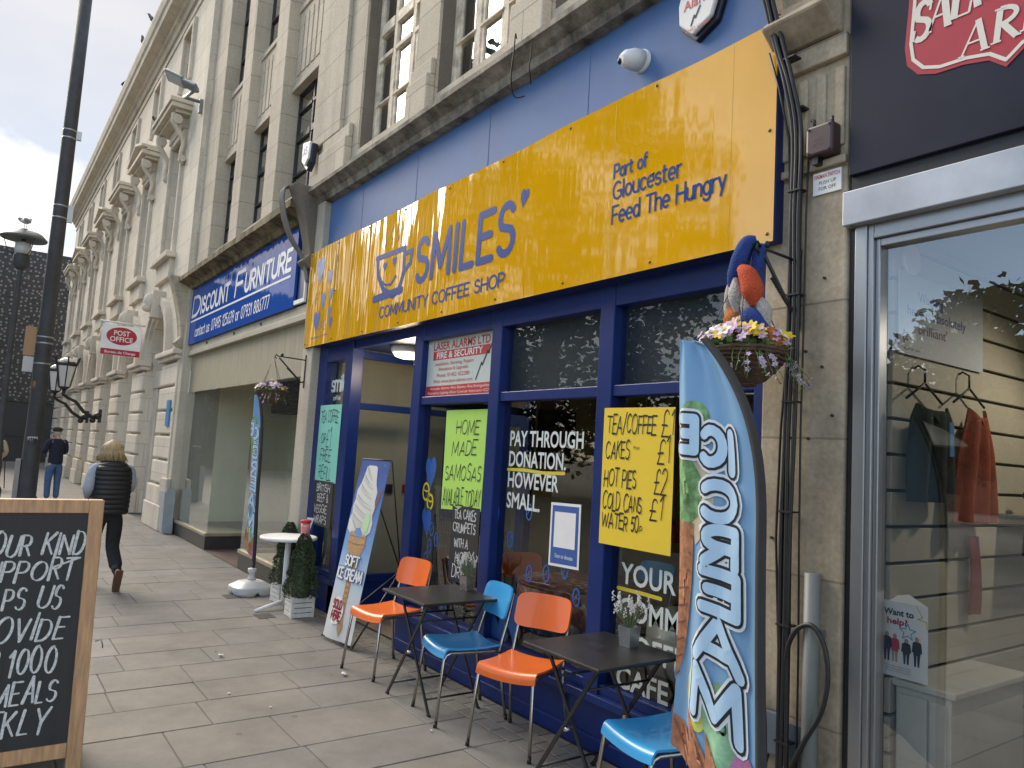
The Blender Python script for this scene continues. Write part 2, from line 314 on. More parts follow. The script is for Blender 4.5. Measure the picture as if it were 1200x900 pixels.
# ------------------------------------------------------------------ lettering
def arc(cx, cy, rx, ry, a0, a1, n=9): return [(cx + rx*math.cos(R(a0+(a1-a0)*i/n)), cy + ry*math.sin(R(a0+(a1-a0)*i/n))) for i in range(n+1)]
X = .66
G = {' ': (.3, []),
'A': (.74, [[(0,0),(.37,1),(.74,0)],[(.13,.33),(.61,.33)]]),
'B': (.6, [[(0,0),(0,1)]+[(.32,1)]+arc(.32,.77,.25,.23,80,-90)+[(0,.54)], [(.3,.52)]+arc(.33,.27,.27,.27,85,-90)+[(0,0)]]),
'C': (.68, [arc(.38,.5,.38,.5,45,315,14)]),
'D': (.68, [[(0,1),(0,0),(.25,0)]+arc(.25,.5,.43,.5,-80,80,12)+[(0,1)]]),
'E': (.55, [[(.55,1),(0,1),(0,0),(.55,0)],[(0,.52),(.46,.52)]]),
'F': (.53, [[(.53,1),(0,1),(0,0)],[(0,.5),(.44,.5)]]),
'G': (.74, [arc(.38,.5,.38,.5,50,270,12)+[(.52,.03),(.72,.12),(.72,.45),(.42,.45)]]),
'H': (.66, [[(0,0),(0,1)],[(.66,0),(.66,1)],[(0,.5),(.66,.5)]]),
'I': (.08, [[(.04,0),(.04,1)]]),
'J': (.45, [[(.45,1)]+[(.45,.25)]+arc(.22,.23,.23,.23,0,-160)]),
'K': (.62, [[(0,0),(0,1)],[(.58,1),(.02,.45)],[(.18,.6),(.62,0)]]),
'L': (.5, [[(0,1),(0,0),(.5,0)]]),
'M': (.84, [[(0,0),(.06,1),(.42,.2),(.78,1),(.84,0)]]),
'N': (.68, [[(0,0),(0,1),(.68,0),(.68,1)]]),
'O': (.8, [arc(.4,.5,.4,.5,90,450,20)]),
'P': (.58, [[(0,0),(0,1),(.28,1)]+arc(.3,.73,.28,.27,85,-90)+[(0,.46)]]),
'Q': (.8, [arc(.4,.5,.4,.5,90,450,20),[(.5,.22),(.76,-.06)]]),
'R': (.6, [[(0,0),(0,1),(.28,1)]+arc(.3,.74,.27,.26,85,-90)+[(0,.48)],[(.26,.48),(.6,0)]]),
'S': (.56, [arc(.28,.745,.25,.255,30,225,8)+[(.28,.52)]+arc(.28,.265,.28,.265,50,-150,9)]),
'T': (.66, [[(0,1),(.66,1)],[(.33,1),(.33,0)]]),
'U': (.66, [[(0,1)]+arc(.33,.32,.33,.32,180,360,12)+[(.66,1)]]),
'V': (.7, [[(0,1),(.35,0),(.7,1)]]),
'W': (1.0, [[(0,1),(.24,0),(.5,.85),(.76,0),(1,1)]]),
'X': (.64, [[(0,0),(.64,1)],[(0,1),(.64,0)]]),
'Y': (.66, [[(0,1),(.33,.48),(.66,1)],[(.33,.48),(.33,0)]]),
'Z': (.6, [[(0,1),(.6,1),(0,0),(.6,0)]]),
'0': (.56, [arc(.28,.5,.28,.5,90,450,18)]), '1': (.25, [[(0,.78),(.2,1),(.2,0)]]),
'2': (.54, [arc(.26,.73,.26,.27,165,-35,9)+[(0,0),(.54,0)]]),
'3': (.52, [arc(.25,.75,.24,.25,150,-80,9), arc(.25,.26,.27,.26,80,-150,10)]),
'4': (.58, [[(.42,0),(.42,1),(0,.3),(.58,.3)]]), '5': (.54, [[(.5,1),(.08,1),(.04,.55)]+arc(.26,.31,.28,.31,110,-140,10)]),
'6': (.54, [[(.44,.98),(.1,.5)]+arc(.27,.28,.27,.28,160,500,14)]), '7': (.52, [[(0,1),(.52,1),(.18,0)]]),
'8': (.54, [arc(.27,.75,.23,.25,-90,270,14), arc(.27,.26,.27,.26,90,450,14)]), '9': (.54, [arc(.27,.72,.27,.28,0,360,14)+[(.5,.45),(.3,0)]]),
'.': (.08, [[(.03,0),(.05,.02)]]), ',': (.08, [[(.06,.04),(0,-.14)]]), ':': (.08, [[(.03,.02),(.05,.04)],[(.03,.5),(.05,.52)]]),
'/': (.4, [[(0,-.1),(.4,1.05)]]), '-': (.34, [[(0,.45),(.34,.45)]]), '!': (.08, [[(.04,.3),(.04,1)],[(.03,0),(.05,.02)]]), '?': (.5, [arc(.24,.74,.24,.26,160,-60,9)+[(.24,.3)],[(.23,0),(.25,.02)]]),
"'": (.08, [[(.05,1),(.03,.78)]]), '£': (.56, [arc(.34,.74,.2,.26,20,180,7)+[(.14,.3),(.02,0),(.54,0)],[(0,.45),(.4,.45)]]),
'&': (.66, [[(.66,0),(.14,.68)]+arc(.28,.8,.16,.2,200,-20,8)+[(.06,.36)]+arc(.26,.22,.24,.22,150,330,8)+[(.6,.45)]]),
'a': (.5, [arc(.25,X/2,.25,X/2,60,420,14),[(.5,X),(.5,0)]]), 'b': (.5, [[(0,1),(0,0)],arc(.25,X/2,.25,X/2,0,360,14)]), 'c': (.46, [arc(.27,X/2,.27,X/2,50,310,11)]),
'd': (.5, [[(.5,1),(.5,0)],arc(.25,X/2,.25,X/2,0,360,14)]), 'e': (.52, [[(.02,X/2),(.51,X/2)]+arc(.26,X/2,.26,X/2,0,305,13)]), 'f': (.34, [[(.1,0),(.1,.75)]+arc(.28,.78,.18,.2,180,80,5),[(0,X),(.3,X)]]),
'g': (.5, [arc(.25,X/2,.25,X/2,60,420,14),[(.5,X),(.5,-.08)]+arc(.25,-.08,.25,.22,0,-150,8)]), 'h': (.48, [[(0,1),(0,0)],[(0,.4)]+arc(.24,.42,.24,.24,170,0,8)+[(.48,0)]]), 'i': (.08, [[(.04,0),(.04,X)],[(.03,.88),(.05,.9)]]),
'j': (.2, [[(.16,X),(.16,-.1)]+arc(.02,-.1,.14,.14,0,-80,5),[(.15,.88),(.17,.9)]]), 'k': (.46, [[(0,1),(0,0)],[(.42,X),(.03,.28)],[(.16,.4),(.46,0)]]), 'l': (.08, [[(.04,0),(.04,1)]]),
'm': (.78, [[(0,0),(0,X)],[(0,.4)]+arc(.19,.46,.19,.2,170,0,7)+[(.38,0)],[(.38,.4)]+arc(.58,.46,.2,.2,170,0,7)+[(.78,0)]]), 'n': (.48, [[(0,0),(0,X)],[(0,.4)]+arc(.24,.42,.24,.24,170,0,8)+[(.48,0)]]),
'o': (.54, [arc(.27,X/2,.27,X/2,90,450,16)]), 'p': (.5, [[(0,X),(0,-.28)],arc(.25,X/2,.25,X/2,0,360,14)]), 'q': (.5, [[(.5,X),(.5,-.28)],arc(.25,X/2,.25,X/2,0,360,14)]), 'r': (.32, [[(0,0),(0,X)],[(0,.4)]+arc(.22,.42,.22,.24,170,70,5)]),
's': (.42, [arc(.21,.49,.19,.17,30,230,6)+arc(.21,.17,.21,.17,50,-150,7)]), 't': (.34, [[(.12,.9),(.12,.14)]+arc(.26,.14,.14,.14,180,290,5),[(0,X),(.32,X)]]), 'u': (.48, [[(0,X)]+arc(.24,.24,.24,.24,180,350,8),[(.48,X),(.48,0)]]),
'v': (.48, [[(0,X),(.24,0),(.48,X)]]), 'w': (.7, [[(0,X),(.17,0),(.35,.58),(.53,0),(.7,X)]]), 'x': (.44, [[(0,0),(.44,X)],[(0,X),(.44,0)]]), 'y': (.48, [[(0,X),(.26,.02)],[(.48,X),(.16,-.28)]]), 'z': (.42, [[(0,X),(.42,X),(0,0),(.42,0)]]),
}
def stroke_text(s, h=1., gap=.17, slant=0., jit=0., seed=1, width=None, cond=1.):
    """single-line lettering: list of polylines, cap height h, starting at 0,0"""
    q = random.Random(seed); x = 0; res = []
    for ch in s:
        wd, st = G.get(ch) or G.get(ch.upper()) or G[' ']
        dy, sx, tilt, ht = q.uniform(-jit, jit), 1 + q.uniform(-jit, jit)*1.5, q.uniform(-jit, jit)*1.2, 1 + q.uniform(-jit, jit)*1.6
        for pl in st:
            j = [(q.uniform(-jit, jit)*.35, q.uniform(-jit, jit)*.35) for _ in (0, 1)]; n = max(1, len(pl)-1); o = []
            for i, (a, b) in enumerate(pl):
                t = i/n; a = a*sx + j[0][0]*(1-t) + j[1][0]*t; b = b*ht + dy + j[0][1]*(1-t) + j[1][1]*t
                o.append((x + a*cond + (slant+tilt)*b, b))
            res.append(o)
        x += wd*sx*cond + gap
    wtot = max(x - gap, 1e-6); kx = (width/(wtot*h)) if width else 1.
    return [[(a*h*kx, b*h) for a, b in pl] for pl in res], wtot*h*kx
def ribbon(mb, pl, w, mapf, layer=0, caps=True, taper=0, rows=1, nib=None):
    pts = [Vector((a, b)) for a, b in pl]
    pts = [p for i, p in enumerate(pts) if i == 0 or (p - pts[i-1]).length > w*.04]
    if len(pts) < 2: return
    runs = [[pts[0]]]
    for i in range(1, len(pts)):                       # break the ribbon at sharp corners
        runs[-1].append(pts[i])
        if i < len(pts)-1:
            a, b = (pts[i]-pts[i-1]).normalized(), (pts[i+1]-pts[i]).normalized()
            if a.dot(b) < .35: runs.append([pts[i]])
    if len(runs) == 1 and (pts[0]-pts[-1]).length < w*.1: caps = False
    for ri, run in enumerate(runs):
        m = len(run); lf, rt = [], []
        for i, p in enumerate(run):
            a = (run[i]-run[i-1]).normalized() if i else None; b = (run[i+1]-run[i]).normalized() if i < m-1 else None
            t = ((a or b) + (b or a)).normalized(); n = Vector((-t.y, t.x)); k = 1/max(.6, n.dot(Vector((-(b or a).y, (b or a).x))))
            ww = w/2*(1 - taper*i/max(1, m-1))*(1 if nib is None else .42 + .88*abs(math.cos(math.atan2(t.y, t.x) - nib))); lf.append(p + n*ww*k); rt.append(p - n*ww*k)
        L_ = layer + (ri % 3)
        vs = [mapf(p.x+(q_.x-p.x)*j/rows, p.y+(q_.y-p.y)*j/rows, L_) for j in range(rows+1) for p, q_ in zip(rt, lf)]
        mb.add(vs, [(j*m+i, j*m+i+1, (j+1)*m+i+1, (j+1)*m+i) for j in range(rows) for i in range(m-1)])
        if caps:
            for e, d in ((0, -1), (m-1, 1)):
                t = (run[e]-run[e-d]).normalized(); n = Vector((-t.y, t.x)); ww = w/2*(1 - (taper if e else 0))*(1 if nib is None else .42 + .88*abs(math.cos(math.atan2(t.y, t.x) - nib)))
                fan = [run[e] + (n*math.cos(R(q)) + t*math.sin(R(q)))*ww for q in range(0, 181, 36)]
                if rows == 1: mb.add([mapf(p.x, p.y, L_) for p in fan], [tuple(range(len(fan)-1, -1, -1))])
                else:
                    k_ = len(fan); rg = [mapf(run[e].x + (p.x-run[e].x)*j/3, run[e].y + (p.y-run[e].y)*j/3, L_) for j in (1, 2, 3) for p in fan] + [mapf(run[e].x, run[e].y, L_)]
                    mb.add(rg, [(j*k_+i+1, j*k_+i, (j+1)*k_+i, (j+1)*k_+i+1) for j in range(2) for i in range(k_-1)] + [(i+1, i, 3*k_)[::-1] for i in range(k_-1)])
def plane_map(fr, off=.0015, step=.0003):
    o, ux, uy, n = fr
    return lambda u, v, L=0: o + ux*u + uy*v + n*(off + step*L)
def write(mb, s, fr, h, w, **k):
    """handwritten or rounded lettering on a plane; fr origin = start of the baseline"""
    off = k.pop('off', .0015); lay = k.pop('layer', 0); al = k.pop('align', 0); tp = k.pop('taper', 0); nb = k.pop('nib', None)
    pls, wd = stroke_text(s, h, **k); mf = plane_map(fr, off)
    for i, pl in enumerate(pls): ribbon(mb, [(a - wd*al, b) for a, b in pl], w, mf, lay + (i*3) % 9, taper=tp, nib=nb)
    return wd
_tc = {}
def type_mesh(s, bold=0., shear=0., space=1.):
    k = (s, bold, shear, space)
    if k not in _tc:
        cu = bpy.data.curves.new('type', 'FONT'); cu.body = s; cu.offset = bold; cu.shear = shear; cu.space_character = space; cu.resolution_u = 3
        o = bpy.data.objects.new('type', cu); col.objects.link(o); dg = bpy.context.evaluated_depsgraph_get(); dg.update()
        me = bpy.data.meshes.new_from_object(o.evaluated_get(dg))
        _tc[k] = ([(v.co.x/.682, v.co.y/.682) for v in me.vertices], [tuple(p.vertices) for p in me.polygons])
        bpy.data.objects.remove(o); bpy.data.curves.remove(cu); bpy.data.meshes.remove(me)
    return _tc[k]
def typeset(mb, s, fr, h, width=None, bold=0., shear=0., space=1., align=0., off=.0015, mapf=None):
    vs, fs = type_mesh(s, bold, shear, space); x0 = min(v[0] for v in vs); x1 = max(v[0] for v in vs)
    kx = h if width is None else width/(x1-x0); mf = mapf or plane_map(fr, off)
    mb.add([mf((a - x0 - (x1-x0)*align)*kx, b*h, 0) for a, b in vs], fs); return (x1-x0)*kx
def heart(cx, cy, s, tilt=0., slim=1., n=26):
    r = []
    for i in range(n):
        t = 2*math.pi*i/n; a = 16*math.sin(t)**3/17*slim; b = (13*math.cos(t)-5*math.cos(2*t)-2*math.cos(3*t)-math.cos(4*t))/17
        r.append((cx + s*(a*math.cos(tilt)-b*math.sin(tilt)), cy + s*(a*math.sin(tilt)+b*math.cos(tilt))))
    return r
def flat(mb, poly, fr, off):
    mf = plane_map(fr, off); mb.add([mf(a, b, 0) for a, b in poly], [tuple(range(len(poly)))])

# ------------------------------------------------------------------ ground
def slab_mat():
    m = bpy.data.materials.new('paving_slab'); m.use_nodes = True; t = m.node_tree; b = t.nodes['Principled BSDF']; L = t.links.new; Nn = t.nodes.new
    g = Nn('ShaderNodeNewGeometry'); r = Nn('ShaderNodeValToRGB'); e = r.color_ramp.elements
    e[0].color = (.168,.158,.141,1); e[1].color = (.210,.199,.180,1); k = e.new(.12); k.color = (.188,.178,.160,1); k = e.new(.92); k.color = (.200,.184,.156,1); k = e.new(.96); k.color = (.225,.213,.188,1)
    L(g.outputs['Random Per Island'], r.inputs[0])
    n = Nn('ShaderNodeTexNoise'); n.inputs['Scale'].default_value = 2.2; n.inputs['Detail'].default_value = 9; n.inputs['Roughness'].default_value = .7; L(g.outputs['Position'], n.inputs['Vector'])
    mr = Nn('ShaderNodeMapRange'); mr.inputs[1].default_value = .3; mr.inputs[2].default_value = .72; mr.inputs[3].default_value = .70; mr.inputs[4].default_value = 1.18; L(n.outputs[0], mr.inputs[0])
    mx_ = Nn('ShaderNodeVectorMath'); mx_.operation = 'SCALE'; L(r.outputs[0], mx_.inputs[0]); L(mr.outputs[0], mx_.inputs['Scale'])
    v = Nn('ShaderNodeTexVoronoi'); v.inputs['Scale'].default_value = 4.2; v.inputs['Randomness'].default_value = 1; L(g.outputs['Position'], v.inputs['Vector'])
    nb = Nn('ShaderNodeMath'); nb.operation = 'LESS_THAN'; nb.inputs[1].default_value = .085; L(v.outputs['Distance'], nb.inputs[0])       # gum spots
    sp = Nn('ShaderNodeTexNoise'); sp.inputs['Scale'].default_value = .8; L(g.outputs['Position'], sp.inputs['Vector'])
    gt = Nn('ShaderNodeMath'); gt.operation = 'GREATER_THAN'; gt.inputs[1].default_value = .55; L(sp.outputs[0], gt.inputs[0])
    mu = Nn('ShaderNodeMath'); mu.operation = 'MULTIPLY'; L(nb.outputs[0], mu.inputs[0]); L(gt.outputs[0], mu.inputs[1])
    m2 = Nn('ShaderNodeMath'); m2.operation = 'MULTIPLY'; m2.inputs[1].default_value = .7; L(mu.outputs[0], m2.inputs[0])
    c2 = Nn('ShaderNodeMix'); c2.data_type = 'RGBA'; L(m2.outputs[0], c2.inputs[0]); L(mx_.outputs[0], c2.inputs[6]); c2.inputs[7].default_value = (.09,.085,.08,1)
    n3 = Nn('ShaderNodeTexNoise'); n3.inputs['Scale'].default_value = 160; n3.inputs['Detail'].default_value = 2; L(g.outputs['Position'], n3.inputs['Vector'])
    ov = Nn('ShaderNodeMix'); ov.data_type = 'RGBA'; ov.blend_type = 'OVERLAY'; ov.inputs[0].default_value = .22; L(c2.outputs[2], ov.inputs[6]); L(n3.outputs[0], ov.inputs[7])
    L(ov.outputs[2], b.inputs['Base Color'])
    b.inputs['Roughness'].default_value = .72; b.inputs['Specular IOR Level'].default_value = .35
    bp = Nn('ShaderNodeBump'); bp.inputs['Strength'].default_value = .25; bp.inputs['Distance'].default_value = .004; L(n3.outputs[0], bp.inputs['Height']); L(bp.outputs[0], b.inputs['Normal'])
    return m
SLAB = slab_mat()
JOINT = M('slab_joint', (.130,.122,.107), rough=.9, var=.3, vs=20)
gm = MB(); gm.add([(-1500,-1500,-.03),(1500,-1500,-.03),(1500,1500,-.03),(-1500,1500,-.03)], [(0,1,2,3)])
tag(gm.build('ground', M('plaza_ground', (.20,.19,.175), rough=.8, var=.2, vs=.6)), None, None, kind='structure')
jm = B(-60, 6, -11, 2.0, -.026, -.007); tag(jm.build('pavement_bed', JOINT), None, None, kind='structure')
pm = MB(); x = -58.; rp_ = random.Random(11); g_ = .003
def slab(x0, x1, y0, y1, z=0.):
    dz = rp_.uniform(-.0012, .0012); c = .004
    pm.add([(x0+g_,y0+g_,z+dz-c),(x1-g_,y0+g_,z+dz-c),(x1-g_,y1-g_,z+dz-c),(x0+g_,y1-g_,z+dz-c),(x0+g_+c,y0+g_+c,z+dz),(x1-g_-c,y0+g_+c,z+dz),(x1-g_-c,y1-g_-c,z+dz),(x0+g_+c,y1-g_-c,z+dz)],
           [(4,5,6,7),(0,1,5,4),(1,2,6,5),(2,3,7,6),(3,0,4,7)])
while x < 5:
    wd = rp_.choice((.42,.45,.45,.55)); top = -.33 if -8.1 < x < 1.5 else (-.05 if x > -14.5 else -.2)
    y = top - rp_.uniform(.25, .8); slab(x, x+wd, y, top)
    while y > -10.5:
        ln = rp_.choice((.55,.62,.68,.75,.82)); slab(x, x+wd, y-ln, y); y -= ln
    x += wd
x = -8.15
while x < 2:
    for k in range(3): slab(x + (.1 if k % 2 else 0), x+.2 + (.1 if k % 2 else 0), -.33 + .11*k, -.22 + .11*k)
    x += .2
tag(pm.build('pavement', SLAB), None, None, kind='structure')
# ------------------------------------------------------------------ wall helper
def wall(mb, x0, x1, z0, z1, y, ops, depth, zc=(), sides=True):
    """front skin at y with openings (x0,x1,z0,z1[,depth]) and their reveals"""
    xs = sorted({x0, x1, *[o[0] for o in ops], *[o[1] for o in ops]}); zs = sorted({z0, z1, *zc, *[o[2] for o in ops], *[o[3] for o in ops]})
    xs = [a for a in xs if x0 <= a <= x1]; zs = [a for a in zs if z0 <= a <= z1]
    for i in range(len(xs)-1):
        for j in range(len(zs)-1):
            cx_, cz = (xs[i]+xs[i+1])/2, (zs[j]+zs[j+1])/2
            if any(o[0] < cx_ < o[1] and o[2] < cz < o[3] for o in ops): continue
            mb.add([(xs[i],y,zs[j]),(xs[i+1],y,zs[j]),(xs[i+1],y,zs[j+1]),(xs[i],y,zs[j+1])], [(0,1,2,3)])
    for o in ops:
        a, b, c, d = o[:4]; e = y + (o[4] if len(o) > 4 else depth)
        mb.add([(a,y,c),(b,y,c),(b,y,d),(a,y,d),(a,e,c),(b,e,c),(b,e,d),(a,e,d)], [(0,4,7,3),(1,2,6,5),(3,7,6,2),(0,1,5,4)])

# ------------------------------------------------------------------ the stone building above the shops
bd = thing('stone_building', 'grey stone terrace building with tall upper windows above the yellow and blue shop signs', 'building', (-6, .3, 0))
WD = [(-13.72,-12.5),(-12.0,-10.8),(-10.25,-9.07)]; WS = [(-7.61,-6.32),(-5.9,-4.59),(-4.17,-2.88),(-2.46,-1.17),(-.75,.54),(.96,2.25)]
ops = []
for a, b in WD: ops += [(a, b, 4.96, 10.4, .3)]
for a, b in WS: ops += [(a, b, 4.96, 9.3, .3)]
m = MB(); wall(m, -14.62, 3.2, 4.42, 12.4, 0, ops, .3)
m.add([(-14.62,0,4.9),(-14.62,8,4.9),(-14.62,8,12.4),(-14.62,0,12.4),(3.2,0,0),(3.2,8,0),(3.2,8,12.4),(3.2,0,12.4)], [(0,3,2,1),(4,5,6,7)])
m.add([(-14.62,0,12.4),(3.2,0,12.4),(3.2,8,12.4),(-14.62,8,12.4)], [(0,1,2,3)])
m.build('wall', STONE, bd)
for a, b in WD:                                            # fluted spandrels
    m = MB()
    m.box(a+.003, b-.003, .085, .29, 6.69, 7.815); m.box(a+.003, b-.003, .06, .155, 7.817, 7.90)
    for k in range(6): xx = a + .14 + k*(b-a-.28)/5; m.box(xx-.07, xx+.07, .073, .086, 6.84, 7.70)
    m.box(a+.003, b-.003, .05, .16, 6.62, 6.688)
    m.build('spandrel', STONE, bd, bevel=.008)
m = MB()
pcs = [[(a+.02, b-.02, -.07, .02, 4.55, 12.4)] for a, b in [(-14.62,-13.72),(-12.5,-12.0),(-10.8,-10.25)]]
for a, b in [(-8.55,-7.75),(-6.32,-5.9),(-4.59,-4.17),(-2.88,-2.46),(-1.17,-.75)]:
    pcs.append([(a+.001, b-.001, -.09, .0, 4.60, 5.16), (a+.001, b-.001, -.05, .0, 5.16, 5.32)])
pcs.append([(-8.9, -8.05, -.05, .002, 5.33, 12.3)])
for pc in pcs:
    m = MB()
    for bx_ in pc: m.box(*bx_)
    m.build('pier', STONE, bd, bevel=.012)
m = MB()
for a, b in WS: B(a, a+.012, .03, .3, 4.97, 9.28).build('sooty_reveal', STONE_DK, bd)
def ledge(x0, x1, y, z0, z1, mat, nm):
    pr = [(.02,z0),(-y*.42,z0+.01),(-y*.5,z0+.08),(-y*.86,z0+.12),(-y,z0+.13),(-y,z1-.03),(-y*.82,z1),(.02,z1+.05)]
    q = MB(); seg = 14; vs = []; r_ = random.Random(3)
    for i in range(seg+1):
        xx = x0+(x1-x0)*i/seg
        vs += [(xx, a, b + (r_.uniform(-.008,.008) if 0 < i < seg else 0)) for a, b in pr]
    k = len(pr); q.add(vs, [(i*k+j, i*k+(j+1)%k, (i+1)*k+(j+1)%k, (i+1)*k+j) for i in range(seg) for j in range(k)] + [tuple(range(k)), tuple(range(seg*k+k-1, seg*k-1, -1))])
    return q.build(nm, mat, bd)
ledge(-8.62, 3.1, .22, 4.50, 4.71, LEDGE, 'ledge'); ledge(-14.6, -8.66, .34, 4.37, 4.62, MOSS, 'mossy_ledge')
FRD = M('dark_window_frame', (.022,.024,.028), rough=.5, var=.2); FRW = M('peeling_white_frame', (.68,.58,.44), rough=.7, var=.45, vs=7, bump=.3, bs=25)
def dark_window(x0, x1, z0, z1):
    y = .17; f = MB(); xm = x0+(x1-x0)*.5
    for xa in (x0, xm-.025, x1-.05): f.box(xa, xa+.05, y, y+.06, z0, z1)
    for zb, th in ((z0, .06), (z1-.06, .06), (z0+(z1-z0)*.55, .09), (z0+(z1-z0)*.80, .035), (z0+(z1-z0)*.25, .03)): f.box(x0+.05, xm-.025, y-.012, y+.05, zb, zb+th); f.box(xm+.025, x1-.05, y-.012, y+.05, zb, zb+th)
    w_ = f.build('window', FRD, bd); B(x0+.02, x1-.02, y+.02, y+.026, z0+.02, z1-.02).build('pane', GLASS_T, w_)
for a, b in WD: dark_window(a, b, 4.97, 6.66); dark_window(a, b, 7.84, 10.38)
def casement(x0, x1, z0, z1, blind):
    y = .16; f = MB(); n = 3; st = (x1-x0)/n
    for k in range(n+1): xa = min(max(x0, x0+k*st-.035), x1-.07); f.box(xa, xa+.07, y, y+.07, z0, z1)
    for k in range(n):
        a, b = x0+k*st+.035, x0+(k+1)*st-.035
        if k == 0: a += .035
        if k == n-1: b -= .035
        for zb, th in ((z0, .09), (z0+1.33, .12), (z0+1.02, .05), (z0+2.6, .1), (z0+.5, .022)): f.box(a, b, y-.01, y+.06, zb, zb+th)
        for xa in (a, b-.045): f.box(xa, xa+.045, y+.012, y+.056, z0+.09, z0+1.02)
    w_ = f.build('window', FRW, bd, bevel=.004); B(x0+.03, x1-.03, y+.03, y+.036, z0+.03, z1-.03).build('pane', GLASS_T, w_)
    if blind: B(x0+st*.72, x0+st*1.6, y+.12, y+.14, z0, z1).build('curtain', M('white_curtain', (.7,.7,.68), rough=.8, var=.05), w_)
for i, (a, b) in enumerate(WS): casement(a, b, 4.97, 9.29, i < 3)
B(-14.5, 3, 1.2, 1.25, 4.9, 12).build('room_backdrop', DARKROOM, bd); B(-14.5, 3, .32, 1.2, 4.88, 4.9).build('upper_floor', DARKROOM, bd)
# ground-floor pillars between the shops
def pillar(x0, x1, y, z1, mat, nm='pillar'):
    q = B(x0, x1, y, .35, 0, z1); return q.build(nm, mat, bd, bevel=.01)
pillar(-14.92, -14.42, -.16, 4.40, PILLAR_PALE); q = B(-14.95, -14.38, -.24, -.158, 0, .95); q.build('pillar_base', PILLAR_PALE, bd, bevel=.02)
pillar(-8.52, -8.2, -.09, 4.62, PILLAR_PALE)
pillar(-2.245, -1.82, -.05, 4.7, PILLAR)
def console(x0, x1, y, zb, zt, out_, mat):
    pr = []
    for i in range(13):
        t = i/12; yy = -out_*(.12 + .88*t**1.8) if t > .12 else -out_*(.12 + .35*math.sin(t/.12*math.pi)); pr.append((y + yy, zb + (zt-zb)*t))
    pr += [(y+.02, zt), (y+.02, zb)]; q = MB(); k = len(pr)
    vs = [(x0, a, b) for a, b in pr] + [(x1, a, b) for a, b in pr]
    q.add(vs, [(i, (i+1)%k, k+(i+1)%k, k+i) for i in range(k)] + [tuple(range(k-1,-1,-1)), tuple(range(k, 2*k))]); return q.build('console_bracket', mat, bd, bevel=.015)
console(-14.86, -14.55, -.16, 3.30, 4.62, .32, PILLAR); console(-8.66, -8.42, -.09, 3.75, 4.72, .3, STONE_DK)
cb_ = console(-2.19, -1.85, -.05, 3.74, 4.95, .42, PILLAR)
m = MB()
for i in range(10):                                        # sunk panel on the bracket's face
    t0, t1 = .16+.084*i, .16+.084*(i+1)
    f = lambda t: (-.05 - .42*(.12+.88*t**1.8), 3.74+1.21*t)
    (ya, za), (yb, zb_) = f(t0), f(t1)
    for xa, xb in ((-2.15,-2.12),(-1.92,-1.89)): m.add([(xa,ya-.022,za),(xb,ya-.022,za),(xb,yb-.022,zb_),(xa,yb-.022,zb_),(xa,ya+.02,za),(xb,ya+.02,za),(xb,yb+.02,zb_),(xa,yb+.02,zb_)], [(0,1,2,3),(1,5,6,2),(4,0,3,7)])
m.box(-2.12, -1.92, -.155, -.10, 3.90, 3.93); m.build('panel_moulding', PILLAR, bd)
m = MB(); m.box(-2.245, -1.82, -.085, -.049, 3.62, 3.73); m.box(-2.245, -1.82, -.075, -.049, 3.11, 3.15)
for k in range(4): xx = -2.17 + k*.095; m.box(xx, xx+.05, -.065, -.049, 3.2, 3.58)
m.build('pillar_capital', PILLAR, bd, bevel=.012)

# ------------------------------------------------------------------ coffee shop front
sf = thing('coffee_shop', 'coffee shop with dark blue frames and a recessed doorway under the yellow sign', 'shopfront', (-5.2, 0, 0))
m = MB(); Y0, Y1 = 0, .13
for a, b in ((-8.2,-7.98),(-7.45,-7.28),(-5.93,-5.78),(-4.70,-4.57),(-3.49,-3.36),(-2.33,-2.246)): m.box(a, b, Y0, Y1, .34 if b > -5.8 or a < -7.9 else .0, 2.86)
for a, b in ((-5.78,-4.70),(-4.57,-3.49),(-3.36,-2.33)): m.box(a, b, .012, Y1-.01, 2.10, 2.17); m.box(a, b, .004, Y1, 2.66, 2.86); m.box(a, b, .012, Y1, .34, .40)
m.box(-7.98, -7.45, .004, Y1, 2.62, 2.86); m.box(-7.98, -7.45, .012, Y1, .34, .40); m.box(-7.28, -5.93, .02, .1, 2.72, 2.86)
for yy, w_ in ((1.25,.08),): m.box(-7.43, -7.35, yy, yy+w_, 0, 2.72)
m.box(-7.425, -7.355, .13, 1.25, 2.10, 2.17); m.box(-7.425, -7.355, .13, 1.25, .3, .38); m.box(-7.425, -7.355, .13, 1.25, 2.64, 2.72)
m.box(-5.905, -5.835, .13, 1.25, 2.10, 2.17); m.box(-5.905, -5.835, .13, 1.25, .3, .38); m.box(-5.91, -5.83, 1.25, 1.33, 0, 2.72)
m.build('frame', NAVYBLUE, sf, bevel=.006)
m = MB(); m.box(-5.93, -2.246, .0, .12, .0, .3); m.box(-5.95, -2.246, -.035, .13, .29, .34); m.box(-8.2, -7.28, .0, .12, 0, .3); m.box(-8.2, -7.27, -.03, .13, .29, .34); m.box(-5.93, -2.246, -.012, .0, .02, .1)
m.box(-7.42, -7.36, .13, 1.25, 0, .3); m.box(-5.9, -5.84, .13, 1.25, 0, .3)
m.build('stall_riser', NAVYBLUE, sf, bevel=.006)
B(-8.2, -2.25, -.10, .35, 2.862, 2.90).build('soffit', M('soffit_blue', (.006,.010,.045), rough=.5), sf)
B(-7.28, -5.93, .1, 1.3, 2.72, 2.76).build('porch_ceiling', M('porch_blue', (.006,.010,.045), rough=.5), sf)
B(-8.5, -2.18, -.012, .12, 2.9, 4.66).build('fascia_board', FASCIABLUE, sf)
JB = M('board_joint', (.073,.145,.32))
